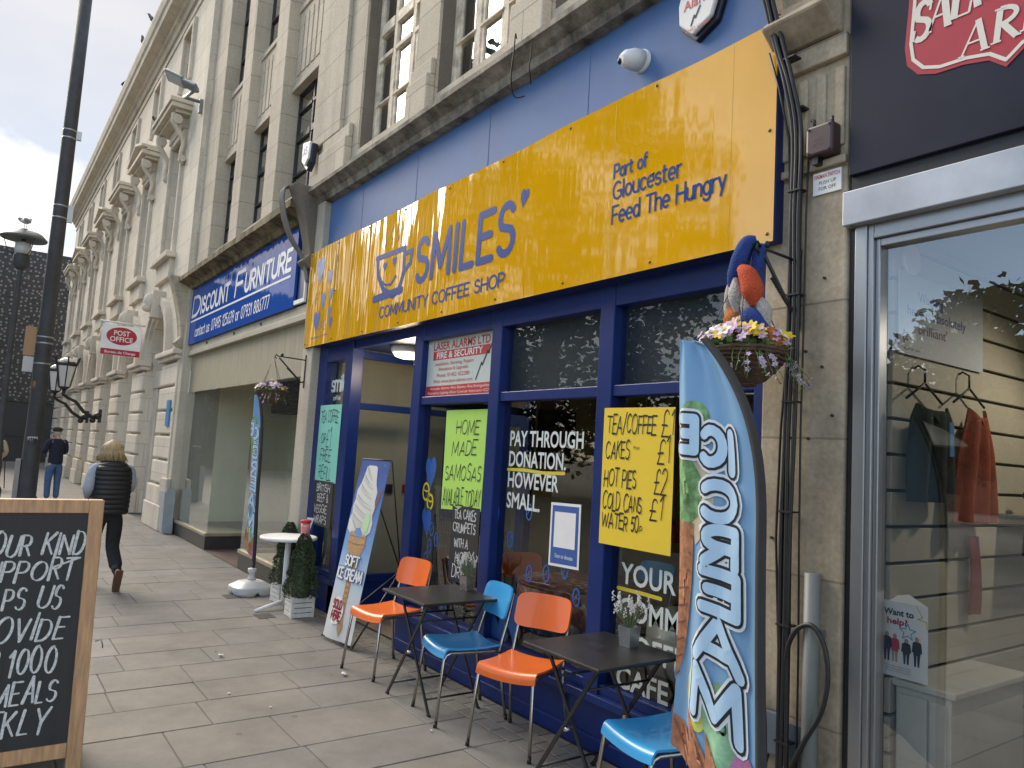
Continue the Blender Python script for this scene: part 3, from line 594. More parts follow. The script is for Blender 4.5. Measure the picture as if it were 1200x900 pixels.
for xx in (-7.3,-6.1,-4.9,-3.7): m = MB(); m.box(xx, xx+.004, -.0145, -.0115, 3.9, 4.64); m.build('board_joint', JB, sf)
for a, b, c, d in ((-5.78,-4.70,.4,2.1),(-4.57,-3.49,.4,2.1),(-3.36,-2.33,.4,2.1),(-5.78,-4.70,2.17,2.66),(-4.57,-3.49,2.17,2.66),(-3.36,-2.33,2.17,2.66),(-7.98,-7.45,.4,2.62)): B(a-.01, b+.01, .066, .072, c-.01, d+.01).build('window_pane', GLASS, sf)
B(-7.393, -7.387, .13, 1.25, .37, 2.65).build('side_pane', GLASS, sf); B(-5.873, -5.867, .13, 1.25, .37, 2.65).build('side_pane', GLASS, sf)
# porch: beige lobby wall, door at the back
m = MB(); m.box(-8.15, -7.9, .16, 6, 0, 2.9); m.build('lobby_wall', BEIGE, sf)
m = MB(); m.box(-7.95, -5.85, 2.6, 2.66, 0, 2.9); m.build('lobby_back', BEIGE, sf); B(-7.9, -7.4, .16, 2.6, 2.74, 2.8).build('lobby_ceiling', WHITE, sf)
m = MB(); m.box(-7.885, -7.865, .78, .87, 1.2, 1.3); m.build('light_switch', M('dark_switch', (.02,.02,.02)), sf)
m = MB(); m.box(-7.885, -7.865, 1.0, 1.12, 1.2, 1.3); m.build('alarm_call_point', M('red_plastic', (.25,.02,.02)), sf)
d_ = MB()
for a, b in ((-7.36,-7.26),(-6.0,-5.9)): d_.box(a, b, 1.27, 1.33, 0, 2.12)
d_.box(-7.26, -6.0, 1.275, 1.325, .0, .3); d_.box(-7.26, -6.0, 1.275, 1.325, 2.0, 2.12); d_.box(-7.36, -5.9, 1.27, 1.33, 2.64, 2.72)
dr = d_.build('door', NAVYBLUE, sf, bevel=.005); B(-7.27, -5.99, 1.297, 1.303, .29, 2.01).build('pane', GLASS, dr); MB().tube([(-6.12,1.26,.95),(-6.12,1.2,.97),(-6.12,1.2,1.25),(-6.12,1.26,1.27)], .012).build('handle', CHROME, dr)
# room behind the windows
B(-5.93, -5.88, 1.34, 6.2, .015, 2.895).build('partition_wall', OCHRE, sf)
for a, b in ((-4.56,-3.50),(-3.35,-2.34)): B(a, b, .10, .118, 2.16, 2.67).build('transom_board', M('slate_board', (.030,.038,.050), rough=.6), sf)
m = MB(); m.add([(-7.9,6.2,0),(-1.9,6.2,0),(-1.9,6.2,2.95),(-7.9,6.2,2.95)], [(0,1,2,3)]); m.add([(-7.86,2.66,0),(-7.86,6.2,0),(-7.86,6.2,2.95),(-7.86,2.66,2.95)], [(0,1,2,3)]); m.build('inner_wall', OCHRE, sf)
m = MB(); m.add([(-1.93,.14,0),(-1.93,6.2,0),(-1.93,6.2,2.95),(-1.93,.14,2.95)], [(0,3,2,1)]); m.build('party_wall', DARKROOM, sf)
m = MB(); m.add([(-7.9,.12,.01),(-1.9,.12,.01),(-1.9,6.2,.01),(-7.9,6.2,.01)], [(0,1,2,3)]); m.build('cafe_floor', FLOORB, sf)
m = MB(); m.add([(-5.83,.12,2.9),(-1.9,.12,2.9),(-1.9,6.2,2.9),(-5.83,6.2,2.9),(-7.9,2.66,2.9),(-5.83,2.66,2.9),(-5.83,6.2,2.9),(-7.9,6.2,2.9)], [(3,2,1,0),(7,6,5,4)]); m.build('cafe_ceiling', M('cafe_ceiling', (.13,.12,.10), rough=.8), sf)
# window lettering and painted hearts on the glass
YG = .064
def wtxt(s, px, py, px2, h, bold=.02, nm='window_lettering', mat=None):
    a, b = P(px, py, y=YG), P(px2, py, y=YG); q = MB(); typeset(q, s, fr_front(a.x, YG, a.z), h, abs(b.x-a.x), bold=bold); return q
wl_ = MB()
for s, px, py, px2, h in (('PAY THROUGH', 594, 522, 679, .105), ('DONATION.', 593, 545.5, 661, .105), ('HOWEVER', 591, 569.5, 652, .105), ('SMALL.', 591, 593.5, 632, .105)):
    a = P(px, py, y=YG); b = P(px2, py, y=YG); wl_ = MB(); typeset(wl_, s, fr_front(-4.47, YG, a.z), h, {'PAY THROUGH': .81, 'DONATION.': .645, 'HOWEVER': .58, 'SMALL.': .39}[s], bold=.02); wl_.build('window_lettering', WHITEVINYL, sf)
zz_ = 1.0
for s, wid, dz in (('YOUR LOCAL', .95, 0), ('COMMUNITY', .93, -.2), ('COFFEE', .6, -.395), ('CAFE', .4, -.59)): wl_ = MB(); typeset(wl_, s, fr_front(-3.27, YG, zz_+dz), .115, wid, bold=.02); wl_.build('window_lettering', WHITEVINYL, sf)
q = MB(); write(q, 'smile', fr_front(-7.93, YG, 2.30), .17, .03, gap=.12, width=.42, off=0); write(q, 'coffee', fr_front(-7.86, YG, 2.2), .05, .008, width=.2, off=0); q.build('window_lettering', WHITEVINYL, sf)
q = MB(); ribbon(q, [(0,0),(.2,.004),(.42,-.005),(.64,.003)], .022, plane_map(fr_front(-4.48, YG, 1.605), 0)); YEL = M('yellow_vinyl', (.62,.50,.03)); q.build('yellow_underline', YEL, sf); q = MB(); ribbon(q, [(0,0),(.2,.0),(.34,-.004)], .022, plane_map(fr_front(-3.29, YG, .965), 0))
q.build('yellow_underline', YEL, sf) if False else None
mf = plane_map(fr_front(0, YG, 0), 0)
q0 = q
for cx_, cz, rx, rz_ in ((-2.52,1.92,.13,.07),(-2.62,1.76,.07,.13),(-5.66,1.36,.05,.07),(-5.58,1.28,.045,.06),(-4.4,.72,.07,.05)): q = MB(); ribbon(q, [(cx_+rx*math.cos(t/10*math.pi), cz+rz_*math.sin(t/10*math.pi)) for t in range(21)], .02, mf); ribbon(q, [(cx_-rx*.6, cz+rz_*.2),(cx_,cz),(cx_+rx*.6, cz+rz_*.1)], .014, mf, 1); q.build('yellow_doodle', YEL, sf)
q0.build('yellow_underline', YEL, sf)
q = MB(); r_ = random.Random(5); VB = M('blue_window_vinyl', (.02,.10,.36), rough=.5)
for px, py, s in ((505,552,.17),(500,610,.15),(532,668,.16),(581,602,.10),(600,720,.2),(585,745,.2),(520,700,.13)): a = P(px, py, y=YG); q = MB(); flat(q, heart(a.x, a.z, s, r_.uniform(-.3,.3), .55), fr_front(0,YG,0), .0); q.build('blue_heart', VB, sf)
for px, py in ((506,620),(503,640),(511,632),(499,655),(640,672),(620,672),(662,668),(675,700),(598,632),(620,600)):
    a = P(px, py, y=YG); s = .045; q = MB(); ribbon(q, [(a.x+s*.7*math.cos(t/8*math.pi), a.z+s*1.2*math.sin(t/8*math.pi)) for t in range(17)], .011, mf); ribbon(q, [(a.x-s*.4, a.z-s*.4),(a.x+s*.3, a.z+s*.5)], .008, mf, 1); q.build('blue_doodle', VB, sf)
# porch lamp
lp = thing('porch_light', 'round white bulkhead lamp, lit, on the ceiling of the coffee shop doorway', 'lamp', (-6.62, .3, 2.72))
MB().lathe([(.17,0),(.172,-.05),(.15,-.075)], (-6.62,.3,2.72), 28).build('base', WHITE, lp)
MB().lathe([(.148,-.07),(.13,-.10),(.07,-.118),(.0,-.12)], (-6.62,.3,2.72), 28).build('diffuser', M('lit_diffuser', (1,.82,.5), emit=1.3), lp)
ld = bpy.data.lights.new('porch_lamp_light', 'POINT'); ld.energy = 7; ld.color = (1,.80,.55); ld.shadow_soft_size = .12; lo_ = bpy.data.objects.new('porch_lamp_light', ld); col.objects.link(lo_); lo_.parent = lp; lo_.location = (0,0,-.2)

# ------------------------------------------------------------------ yellow shop sign
SY = -.12
sg = thing('coffee_shop_sign', 'long glossy yellow shop sign with a blue smiling coffee cup over the cafe windows', 'sign', (-5.3, SY, 2.8))
m = MB(); nseg = 44
def sign_y(x, z):  # slightly buckled sheet
    return SY + .004*math.sin(x*2.3+.5) * math.sin((z-2.8)/1.12*math.pi)
edge = lambda x: .006*math.sin(x*3.1) + .003*math.sin(x*7.7)
m.smooth = True
vs = [];
for j in range(5):
    for i in range(nseg+1):
        x = -8.42 + (8.42-2.155)*i/nseg; z = 2.80 + (1.115 + (edge(x) if j == 4 else 0))*j/4; vs.append((x, SY, z))
m.add(vs, [(j*(nseg+1)+i, j*(nseg+1)+i+1, (j+1)*(nseg+1)+i+1, (j+1)*(nseg+1)+i) for j in range(4) for i in range(nseg)])
m.build('panel', YELLOW, sg)
m = MB(); m.box(-8.42, -2.156, SY+.004, SY+.03, 2.802, 3.88); m.box(-2.19, -2.15, SY+.004, .10, 2.80, 3.92); m.box(-8.42, -2.19, SY+.03, .02, 2.80, 2.84); m.build('sign_box', M('sign_side_blue', (.008,.018,.095), rough=.45, var=.15), sg)
q = MB(); FS = fr_front(0, SY, 0)
write(q, 'SMILES', fr_front(-5.77, SY, 3.165), .365, .062, gap=.24, width=1.44, off=.002, slant=.03); q.build('lettering', SIGNBLUE, sg); q = MB()
write(q, 'COMMUNITY COFFEE SHOP', fr_front(-6.455, SY, 2.925), .098, .0165, gap=.17, width=2.05, off=.002); q.build('lettering', SIGNBLUE, sg); q = MB()
for s, z, h, wid in (('Part of', 3.42, .083, .275), ('Gloucester', 3.285, .105, .54), ('Feed The Hungry', 3.135, .105, .845)): write(q, s, fr_front(-3.29, SY, z), h, .0145, gap=.15, width=wid, off=.002)
q.build('lettering', SIGNBLUE, sg)
q = MB(); mf = plane_map(FS, .002)
bowl = on(SY, [(443,303),(443,322),(449,339),(460,347),(467,340),(473,320),(474.5,291)]); ribbon(q, bowl, .055, mf, 0); ribbon(q, on(SY, [(442,303.5),(475,290.5)]), .05, mf, 1)
ribbon(q, on(SY, [(474,298),(483,293),(481,308),(472,320)]), .045, mf, 2); ribbon(q, on(SY, [(438.5,351),(470,339.5)]), .07, mf, 4); flat(q, on(SY, [(447,347),(466,339),(462,345),(451,349)]), FS, .0036)
ribbon(q, on(SY, [(447,330),(452,334),(458,333),(464,323)]), .022, mf, 5)
for px, py in ((451.5,312),(462.5,306)): a = P(px, py, y=SY); flat(q, heart(a.x, a.z, .055, 0, .8), FS, .0025)
for px in (452, 458.5, 466): a = P(px, 289-(px-452)*.45, y=SY); ribbon(q, [(a.x+.018*math.sin(t*1.1), a.z+.022*t) for t in range(9)], .011, mf, 0, taper=.5)
q.build('cup_logo', SIGNBLUE, sg); q = MB(); a = P(612, 232, y=SY); flat(q, heart(a.x+.03, a.z+.0, .085, -.25, .62), FS, .0025)
q.build('small_heart', SIGNBLUE, sg)
q = MB()
for px, py, s in ((376,316,.20),(387,324,.115),(388,344,.085),(379,351,.115),(386,365,.075),(371,376,.15),(387,377,.085)): a = P(px, py, y=SY); flat(q, heart(a.x, a.z, s, 0, .60), FS, .002)
ribbon(q, on(SY, [(364,397),(384,391)]), .007, mf, 0)
for px, py in ((396,301),(397,306),(395,311),(371,347),(370,353),(377,380),(380,383),(374,383)): a = P(px, py, y=SY); ribbon(q, [(a.x+.028*math.cos(t*.8), a.z+.035*math.sin(t*.8)) for t in range(8)], .005, mf, 0)
q.build('heart_motif', M('mid_blue_vinyl', (.05,.13,.40), rough=.3), sg)
q = MB()
for i in range(9):
    for z in (2.84, 3.36, 3.885):
        if z == 3.36 and 2 <= i < 7: continue
        q.sphere((-8.38 + i*.774, SY-.001, z), .009, 8, 6)
q.build('screw_head', M('brass_screw', (.20,.12,.03), rough=.4, metal=.6), sg)
JL = M('joint_line', (.50,.27,.005), rough=.5)
for xx in (-7.4, -5.9, -3.3, -2.42): B(xx, xx+.003, SY-.0006, SY+.001, 2.81, 3.9).build('sheet_joint', JL, sg)
# ------------------------------------------------------------------ furniture shop
ds = thing('furniture_shop', 'empty glass shop with brown plinths and a beige shutter panel under the blue sign', 'shopfront', (-11.5, 0, 0))
PL = M('brown_plinth', (.045,.038,.034), rough=.4, var=.25, vs=8); SILL = M('brass_sill', (.33,.27,.16), rough=.5, var=.2)
m = MB()
m.box(-14.40, -12.2, -.05, .0, 0, .20); m.box(-12.25, -12.2, .0, 1.35, 0, .20); m.box(-10.42, -8.52, -.05, .0, 0, .20); m.box(-10.42, -10.37, .0, 1.35, 0, .20); m.box(-12.25,-10.37, 1.35,1.4,0,.06)
m.build('plinth', PL, ds)
m = MB(); m.box(-14.40, -12.19, -.065, .02, .202, .25); m.box(-12.24, -12.19, .02, 1.35, .202, .25); m.build('sill', SILL, ds, bevel=.006); m = MB(); m.box(-10.43, -8.52, -.065, .02, .202, .25); m.box(-10.43, -10.38, .02, 1.35, .202, .25); m.build('sill', SILL, ds, bevel=.006)
for a in ((-14.4,-12.2,-.03,-.024), (-12.203,-12.197,-.02,1.35), (-10.42,-8.52,-.03,-.024), (-10.423,-10.417,-.02,1.35)): B(*a, .25, 2.5).build('display_pane', GLASS_D, ds)
m = MB(); m.box(-14.40, -12.25, .0, 1.9, .15, .20); m.box(-10.37, -8.5, .0, 1.9, .15, .20); m.build('display_floor', M('display_floor', (.42,.38,.3), rough=.5, var=.15, vs=6), ds)
m = MB(); m.box(-14.45, -14.40, -.02, 3.2, 0, 2.9); m.box(-12.6, -12.25, 1.9, 1.96, .2, 2.9); m.box(-14.4, -12.2, 1.9, 1.95, .2, 2.9); m.box(-12.9, -8.55, 3.1, 3.2, 0, 2.9); m.box(-8.55, -8.5, .02, 3.2, 0, 2.9); m.build('inner_wall', M('olive_wall', (.74,.70,.55), rough=.8, var=.05), ds)
m = MB(); m.box(-14.45, -8.5, .0, 3.2, 2.9, 2.95); m.build('shop_ceiling', M('shop_ceiling', (.60,.58,.5), rough=.8), ds)
m = MB(); m.box(-14.4, -12.6, 1.5, 1.9, 2.25, 2.9); m.build('bulkhead', M('bulkhead', (.05,.045,.035), rough=.7), ds)
tl_ = M('entrance_tile', (.13,.085,.075), rough=.5, var=.25, vs=6); m = MB(); m.add([(-12.2,-.05,.004),(-10.42,-.05,.004),(-10.42,3.1,.02),(-12.2,3.1,.02)], [(0,1,2,3)]); m.build('entrance_floor', tl_, ds)
dd = MB()
for a in (-11.9, -10.85): dd.box(a, a+.07, 1.37, 1.42, 0, 2.1)
dd.box(-11.83, -10.85, 1.37, 1.42, 2.02, 2.1); dd.box(-11.83, -10.85, 1.37, 1.42, 0, .12); w_ = dd.build('door', SILL, ds); B(-11.84, -10.84, 1.392, 1.398, .1, 2.04).build('pane', GLASS_D, w_)
PANEL = M('shutter_panel', (.33,.29,.195), rough=.7, var=.22, vs=3, stretch=(9,1,.5)); m = MB(); m.box(-14.42, -8.5, -.01, .12, 2.5, 3.16); m.build('shutter_panel', PANEL, ds)
m = MB(); m.box(-14.43, -8.5, -.09, .12, 3.16, 3.24); m.box(-14.43, -8.5, -.06, .12, 3.24, 3.36); m.build('shutter_box', M('shutter_box', (.40,.36,.27), rough=.6, var=.15), ds, bevel=.006)
q = MB()
for xx in (-13.2, -11.6, -10.3): q.lathe([(.03,0),(.03,.015)], (0,0,0), 10) if False else q.cyl((xx,-.062,3.3), (xx,-.075,3.3), .022, .022, 10)
q.build('fixing', BLACK, ds)
B(-14.42, -8.5, -.012, .1, 3.36, 4.6).build('fascia_board', M('fascia_grey', (.075,.085,.12), rough=.5, var=.2), ds)
m = MB(); m.box(-14.4, -8.7, -.055, -.013, 4.365, 4.395); m.build('conduit', STEEL, ds)
m = MB(); m.box(-8.92, -8.6, -.07, 0, 3.45, 4.32); m.build('side_panel', M('side_panel_blue', (.04,.06,.16), rough=.3), ds); m = MB(); m.box(-9.1, -8.6, -.1, -.07, 3.38, 3.43); m.box(-8.63, -8.6, -.1, -.07, 3.43, 3.9); m.build('white_edging', WHITE, ds)
fs = thing('furniture_shop_sign', 'glossy blue sign with underlined white lettering over the empty glass shop', 'sign', (-12, -.1, 3.35))
B(-14.47, -8.96, -.105, -.07, 3.36, 4.36).build('panel', DISCBLUE, fs)
q = MB(); FD = -.105
def rise(mb, big, small, x, z, h1, h2, w1, wid, gap=.2):
    return
p_, wd_ = [], 0
for s, x0, x1, h in (('D', -14.3, -13.78, .34), ('ISCOUNT', -13.68, -11.95, .26), ('F', -11.6, -11.2, .34), ('URNITURE', -11.1, -9.15, .26)): write(q, s, fr_front(x0, FD, 3.86), h, .058, width=x1-x0, gap=.22, off=.002, slant=.08)
q.box(-14.35, -9.12, FD-.004, FD-.0015, 3.755, 3.785)
write(q, 'contact us: 07495 125639 or 07931 886777', fr_front(-13.95, FD, 3.47), .17, .024, width=4.05, gap=.2, off=.002, slant=.06); q.build('lettering', M('sign_white', (.8,.8,.8), rough=.4), fs)

# ------------------------------------------------------------------ post office
po = thing('post_office_building', 'long pale stone post office with hooded tall windows, ground floor arches and a deep cornice', 'building', (-27, -.1, 0))
PY = -.1; CK = [-17.15-3.3*k for k in range(7)]; PX0, PX1 = -39.6, -14.66
ops = []
for c in CK: ops += [(c-.55, c+.55, 5.5, 8.0, .32), (c-.42, c+.42, 9.3, 10.55, .26)]
m = MB(); wall(m, PX0, PX1, 4.75, 11.3, PY, ops, .3)
AR, SP = 1.0, 3.2
for i, c in enumerate(CK):                                  # arched bays
    r = AR; xa, xb = c-1.65, c+1.65
    if i == 0: xb = PX1
    if i == 6: xa = PX0
    e = PY+.5; n = 16
    m.add([(xa,PY,0),(c-r,PY,0),(c-r,PY,SP),(xa,PY,SP)], [(0,1,2,3)]); m.add([(c+r,PY,0),(xb,PY,0),(xb,PY,SP),(c+r,PY,SP)], [(0,1,2,3)])
    ar = [(c - r*math.cos(math.pi*k/n), SP + r*math.sin(math.pi*k/n)) for k in range(n+1)]
    tp = [(xa + (xb-xa)*k/n, 4.75) for k in range(n+1)]; tp[0] = (xa, SP); tp[-1] = (xb, SP)
    tp = [(xa, SP)] + [(xa + (xb-xa)*(k-1)/(n-2), 4.75) for k in range(1, n)] + [(xb, SP)]
    m.add([(a,PY,b) for a, b in ar] + [(a,PY,b) for a, b in tp], [(k, k+1, n+2+k, n+1+k) for k in range(n)])
    m.add([(a,PY,b) for a, b in [(c-r,0)]+ar+[(c+r,0)]] + [(a,e,b) for a, b in [(c-r,0)]+ar+[(c+r,0)]], [(k, n+3+k, n+4+k, k+1) for k in range(n+2)])
m.add([(PX0,PY,0),(PX0,14,0),(PX0,14,11.6),(PX0,PY,11.6),(PX1,PY,0),(PX1,14,0),(PX1,14,11.6),(PX1,PY,11.6)], [(0,3,2,1),(4,5,6,7),(3,7,6,2)])
m.build('wall', STONE_PO, po)
def extr(pr, x0, x1):
    q = MB(); k = len(pr); q.add([(x0,a,b) for a, b in pr]+[(x1,a,b) for a, b in pr], [(i,(i+1)%k,k+(i+1)%k,k+i) for i in range(k)]+[tuple(range(k-1,-1,-1)), tuple(range(k,2*k))]); return q
q = extr([(PY+.02,11.12),(PY-.05,11.12),(PY-.08,11.24),(PY-.13,11.26),(PY-.15,11.34),(PY-.36,11.40),(PY-.38,11.52),(PY-.42,11.56),(PY-.46,11.72),(PY-.46,11.80),(PY-.1,11.95),(PY+.02,11.95)], PX0-.4, PX1)
xx = PX0
while xx < PX1-.1: q.box(xx, xx+.10, PY-.14, PY-.0, 11.26, 11.36); xx += .2
q.box(PX0, PX1, PY-.03, PY+.01, 10.85, 10.93); q.build('cornice', STONE_PLAIN, po)
B(PX0, PX1, PY+.1, PY+.4, 11.95, 12.2).build('parapet', STONE_PLAIN, po)
FRP = M('post_window_frame', (.50,.47,.40), rough=.6); 
def po_window(c, z0, z1, hw, kind, first=False):
    o = V((c, PY, z0)); m = MB(); f = .12
    m.box(c-hw-f, c-hw, PY-.07, PY+.02, z0-.02, z1+f); m.box(c+hw, c+hw+f, PY-.07, PY+.02, z0-.02, z1+f); m.box(c-hw, c+hw, PY-.07, PY+.02, z1, z1+f)
    w_ = m.build('window', STONE_PLAIN, po, bevel=.015)
    s = MB(); y = PY+.2
    for a, b in ((c-hw, c-hw+.06), (c-.025, c+.025), (c+hw-.06, c+hw)): s.box(a, b, y, y+.05, z0, z1)
    k = 5 if z1-z0 > 2 else 3
    for i in range(k+1): zz = min(z0+(z1-z0)*i/k, z1-.06); s.box(c-hw+.06, c-.025, y+.006, y+.044, zz, zz+(.06 if i in (0, k) else .035)); s.box(c+.025, c+hw-.06, y+.006, y+.044, zz, zz+(.06 if i in (0, k) else .035))
    s.build('sash', FRP, w_); B(c-hw+.02, c+hw-.02, y+.02, y+.026, z0, z1).build('pane', GLASS_T, w_)
    s = MB(); s.box(c-hw-.28, c+hw+.28, PY-.20, PY+.01, z0-.16, z0-.03); s.box(c-hw-.16, c+hw+.16, PY-.09, PY+.01, z0-.56, z0-.16)
    if kind: s.build('sill', STONE_PLAIN, w_, bevel=.02)
    if not kind: return
    h = MB(); zb = z1+.34; hx = hw+.42
    h.box(c-hx+.1, c+hx-.1, PY-.30, PY+.01, zb, zb+.07); h.box(c-hx, c+hx, PY-.40, PY+.01, zb+.07, zb+.17)
    if kind == 'flat': h.box(c-hx-.04, c+hx+.04, PY-.44, PY+.01, zb+.17, zb+.26)
    else:
        pr = [(c-hx-.05, zb+.17), (c+hx+.05, zb+.17), (c+hx+.05, zb+.25), (c, zb+.52), (c-hx-.05, zb+.25)]; h.prism(pr, fr_front(0, PY-.30, 0), .30)
        for sx in (-1, 1): h.bar((c+sx*(hx+.06), PY-.20, zb+.22), (c, PY-.20, zb+.52), .50, .075, up=(0,-1,0)) if False else h.bar((c+sx*(hx+.06), PY-.215, zb+.25), (c, PY-.215, zb+.53), .43, .07)
    h.box(c-hw-.12, c+hw+.12, PY-.10, PY+.01, z1+f, zb)
    h.build('hood', STONE_PLAIN, w_, bevel=.012)
    for sx in (-1, 1):
        cc = MB(); x_ = c+sx*(hw+.22); pts = []
        for i in range(20):
            t = i/19; pts.append((x_, PY-.03-.26*(1-t)**1.3-.05*math.sin(t*9), zb-.02-1.0*t))
        cc.tube(pts, [.065*(1-.45*i/19) for i in range(20)], 8); cc.tube([(x_-.1, PY-.24, zb-.14),(x_+.1, PY-.24, zb-.14)], .10, 12); cc.tube([(x_-.08, PY-.07, zb-.93),(x_+.08, PY-.07, zb-.93)], .065, 12)
        cc.build('console', STONE_DK if False else STONE_PLAIN, w_)
for i, c in enumerate(CK): po_window(c, 5.5, 8.0, .55, 'flat' if i % 2 == 0 else 'gable'); po_window(c, 9.3, 10.55, .42, None)
DKIN = M('dark_interior', (.03,.028,.025), rough=.8)
m = MB(); m.box(PX0+.5, PX1-.5, PY+.9, PY+.95, 0, 10.8); m.build('room_backdrop', DKIN, po)
rq = random.Random(4)
def block(x0, x1, z0, z1, y0=PY-.085): m.box(x0, x1, y0, PY+.03, z0, z1)
xsP = [(c+AR, c+3.3-AR) for c in CK[1:]] + [(CK[0]+AR, PX1-.02), (PX0, CK[6]-AR)]
for a, b in xsP:
    z = .8; m = MB()
    for k in range(5): block(a-.0, b+.0, z+.02, z+.44); z += .46
    m.build('rusticated_pier', STONE_PO, po, bevel=.03)
for a, b in xsP:
    m = MB()
    m.box(a-.05, b+.05, PY-.16, PY+.04, 0, .45); m.box(a-.03, b+.03, PY-.13, PY+.04, .45, .78)
    m.build('pier_foot', STONE_PLAIN, po, bevel=.02); m = MB()
    m.box(a-.08, b+.08, PY-.15, PY+.06, 3.12, 3.2); m.box(a-.12, b+.12, PY-.21, PY+.06, 3.2, 3.3)
    m.build('impost', STONE_PLAIN, po, bevel=.02)
for i, c in enumerate(CK):
    a_ = MB(); n = 18
    for k, (r0, r1, dp) in enumerate(((AR, AR+.14, .07), (AR+.14, AR+.30, .12))):
        pts = [(c-r1*math.cos(math.pi*t/n), SP+.1+r1*math.sin(math.pi*t/n)) for t in range(n+1)] + [(c+r0*math.cos(math.pi*t/n), SP+.1+r0*math.sin(math.pi*t/n)) for t in range(n+1)]
        vs = [(a,PY-dp,b) for a, b in pts]; vs2 = [(a,PY,b) for a, b in pts]; L_ = len(pts)
        a_.add(vs+vs2, [(t, t+1, L_-2-t, L_-1-t) for t in range(n)] + [(t, L_+t, L_+(t+1)%L_, (t+1)%L_) for t in range(L_)])
    aw = a_.build('arch', STONE_PLAIN, po)
    k_ = MB(); k_.prism([(c-.13, 4.15), (c+.13, 4.15), (c+.2, 4.72), (c-.2, 4.72)], fr_front(0, PY-.24, 0), .25); k_.sphere((c, PY-.26, 4.5), .15, 10, 8, (1,.8,1.2)); k_.sphere((c, PY-.3, 4.36), .1, 10, 8); k_.build('keystone', STONE_PLAIN, aw, bevel=.02)
    f = MB(); y = PY+.42; zs = .9
    if i == 0:
        f.box(c-AR, c-.6, y-.25, y+.3, 0, 2.72); f.box(c+.6, c+AR, y-.25, y+.3, 0, 2.72); f.box(c-AR, c+AR, y-.28, y+.3, 2.72, 3.1); f.build('door_surround', STONE_PLAIN, po, bevel=.02)
        d = B(c-.6, c+.6, y+.22, y+.28, .02, 2.72); d.box(c-.5, c+.5, y+.20, y+.23, .2, 1.2); d.box(c-.5, c+.5, y+.20, y+.23, 1.35, 2.55); d.build('door', M('old_oak_door', (.09,.065,.045), rough=.6, var=.3), po, bevel=.01)
        f = MB(); zs = 3.1
    for a in (-AR, -.33, .27, AR-.06): f.box(c+a, c+a+.06, y, y+.06, zs, SP+.9)
    for zb in (zs, 2.0, SP-.06, SP+.5):
        if zb >= zs: f.box(c-AR, c+AR, y-.01, y+.05, zb, zb+.06)
    if i: f.box(c-AR, c+AR, y-.2, y+.1, 0, .9)
    f_ = f.build('arched_window', STONE_PLAIN, po); B(c-AR, c+AR, y+.02, y+.026, zs, SP+AR).build('pane', GLASS_T, f_)
m = MB(); m.box(PX1-.1, PX1-.02, -.18, -.1, .0, 11.2); m.build('downpipe', STONE_PLAIN, po)
# ------------------------------------------------------------------ dark brick building at the end of the street
bk = thing('dark_brick_building', 'black brick block dotted with pale bricks at the far end of the street', 'building', (-52, -8, 0))
mb_ = bpy.data.materials.new('dotted_black_brick'); mb_.use_nodes = True; t = mb_.node_tree; b_ = t.nodes['Principled BSDF']; L = t.links.new; Nn = t.nodes.new
g = Nn('ShaderNodeNewGeometry'); s = Nn('ShaderNodeSeparateXYZ'); L(g.outputs['Position'], s.inputs[0]); cb = Nn('ShaderNodeCombineXYZ'); L(s.outputs[1], cb.inputs[0]); L(s.outputs[2], cb.inputs[1])
br = Nn('ShaderNodeTexBrick'); br.inputs['Scale'].default_value = 1; br.inputs['Brick Width'].default_value = .44; br.inputs['Row Height'].default_value = .15; br.inputs['Mortar Size'].default_value = .012
br.inputs['Color1'].default_value = (.024,.023,.025,1); br.inputs['Color2'].default_value = (.040,.038,.039,1); br.inputs['Mortar'].default_value = (.05,.048,.048,1); L(cb.outputs[0], br.inputs['Vector'])
vo = Nn('ShaderNodeTexVoronoi'); vo.inputs['Scale'].default_value = 4.4; vo.inputs['Randomness'].default_value = .72; vo.distance = 'CHEBYCHEV'; vo.voronoi_dimensions = '2D'; L(cb.outputs[0], vo.inputs['Vector'])
lt = Nn('ShaderNodeMath'); lt.operation = 'LESS_THAN'; lt.inputs[1].default_value = .19; L(vo.outputs['Distance'], lt.inputs[0])
mm = Nn('ShaderNodeMix'); mm.data_type = 'RGBA'; L(lt.outputs[0], mm.inputs[0]); L(br.outputs['Color'], mm.inputs[6]); mm.inputs[7].default_value = (.20,.195,.19,1); L(mm.outputs[2], b_.inputs['Base Color']); b_.inputs['Roughness'].default_value = .7
B(-58, -45, -30, 3.0, 3.0, 10.7).build('brick_wall', mb_, bk)
B(-58, -45.1, -30, 2.8, 0, 3.0).build('ground_floor_panel', M('black_panel', (.018,.019,.021), rough=.5, var=.2), bk)
m = MB()
for k in range(12): m.box(-45.1, -45.06, -29+k*2.7, -28.95+k*2.7, 0, 3); 
m.box(-45.1, -45.06, -30, 2.8, 1.25, 1.3); m.build('panel_joint', BLACK, bk)
B(-45.06, -44.9, -4.2, -2.95, 4.6, 7.0).build('white_sign_board', WHITE, bk)
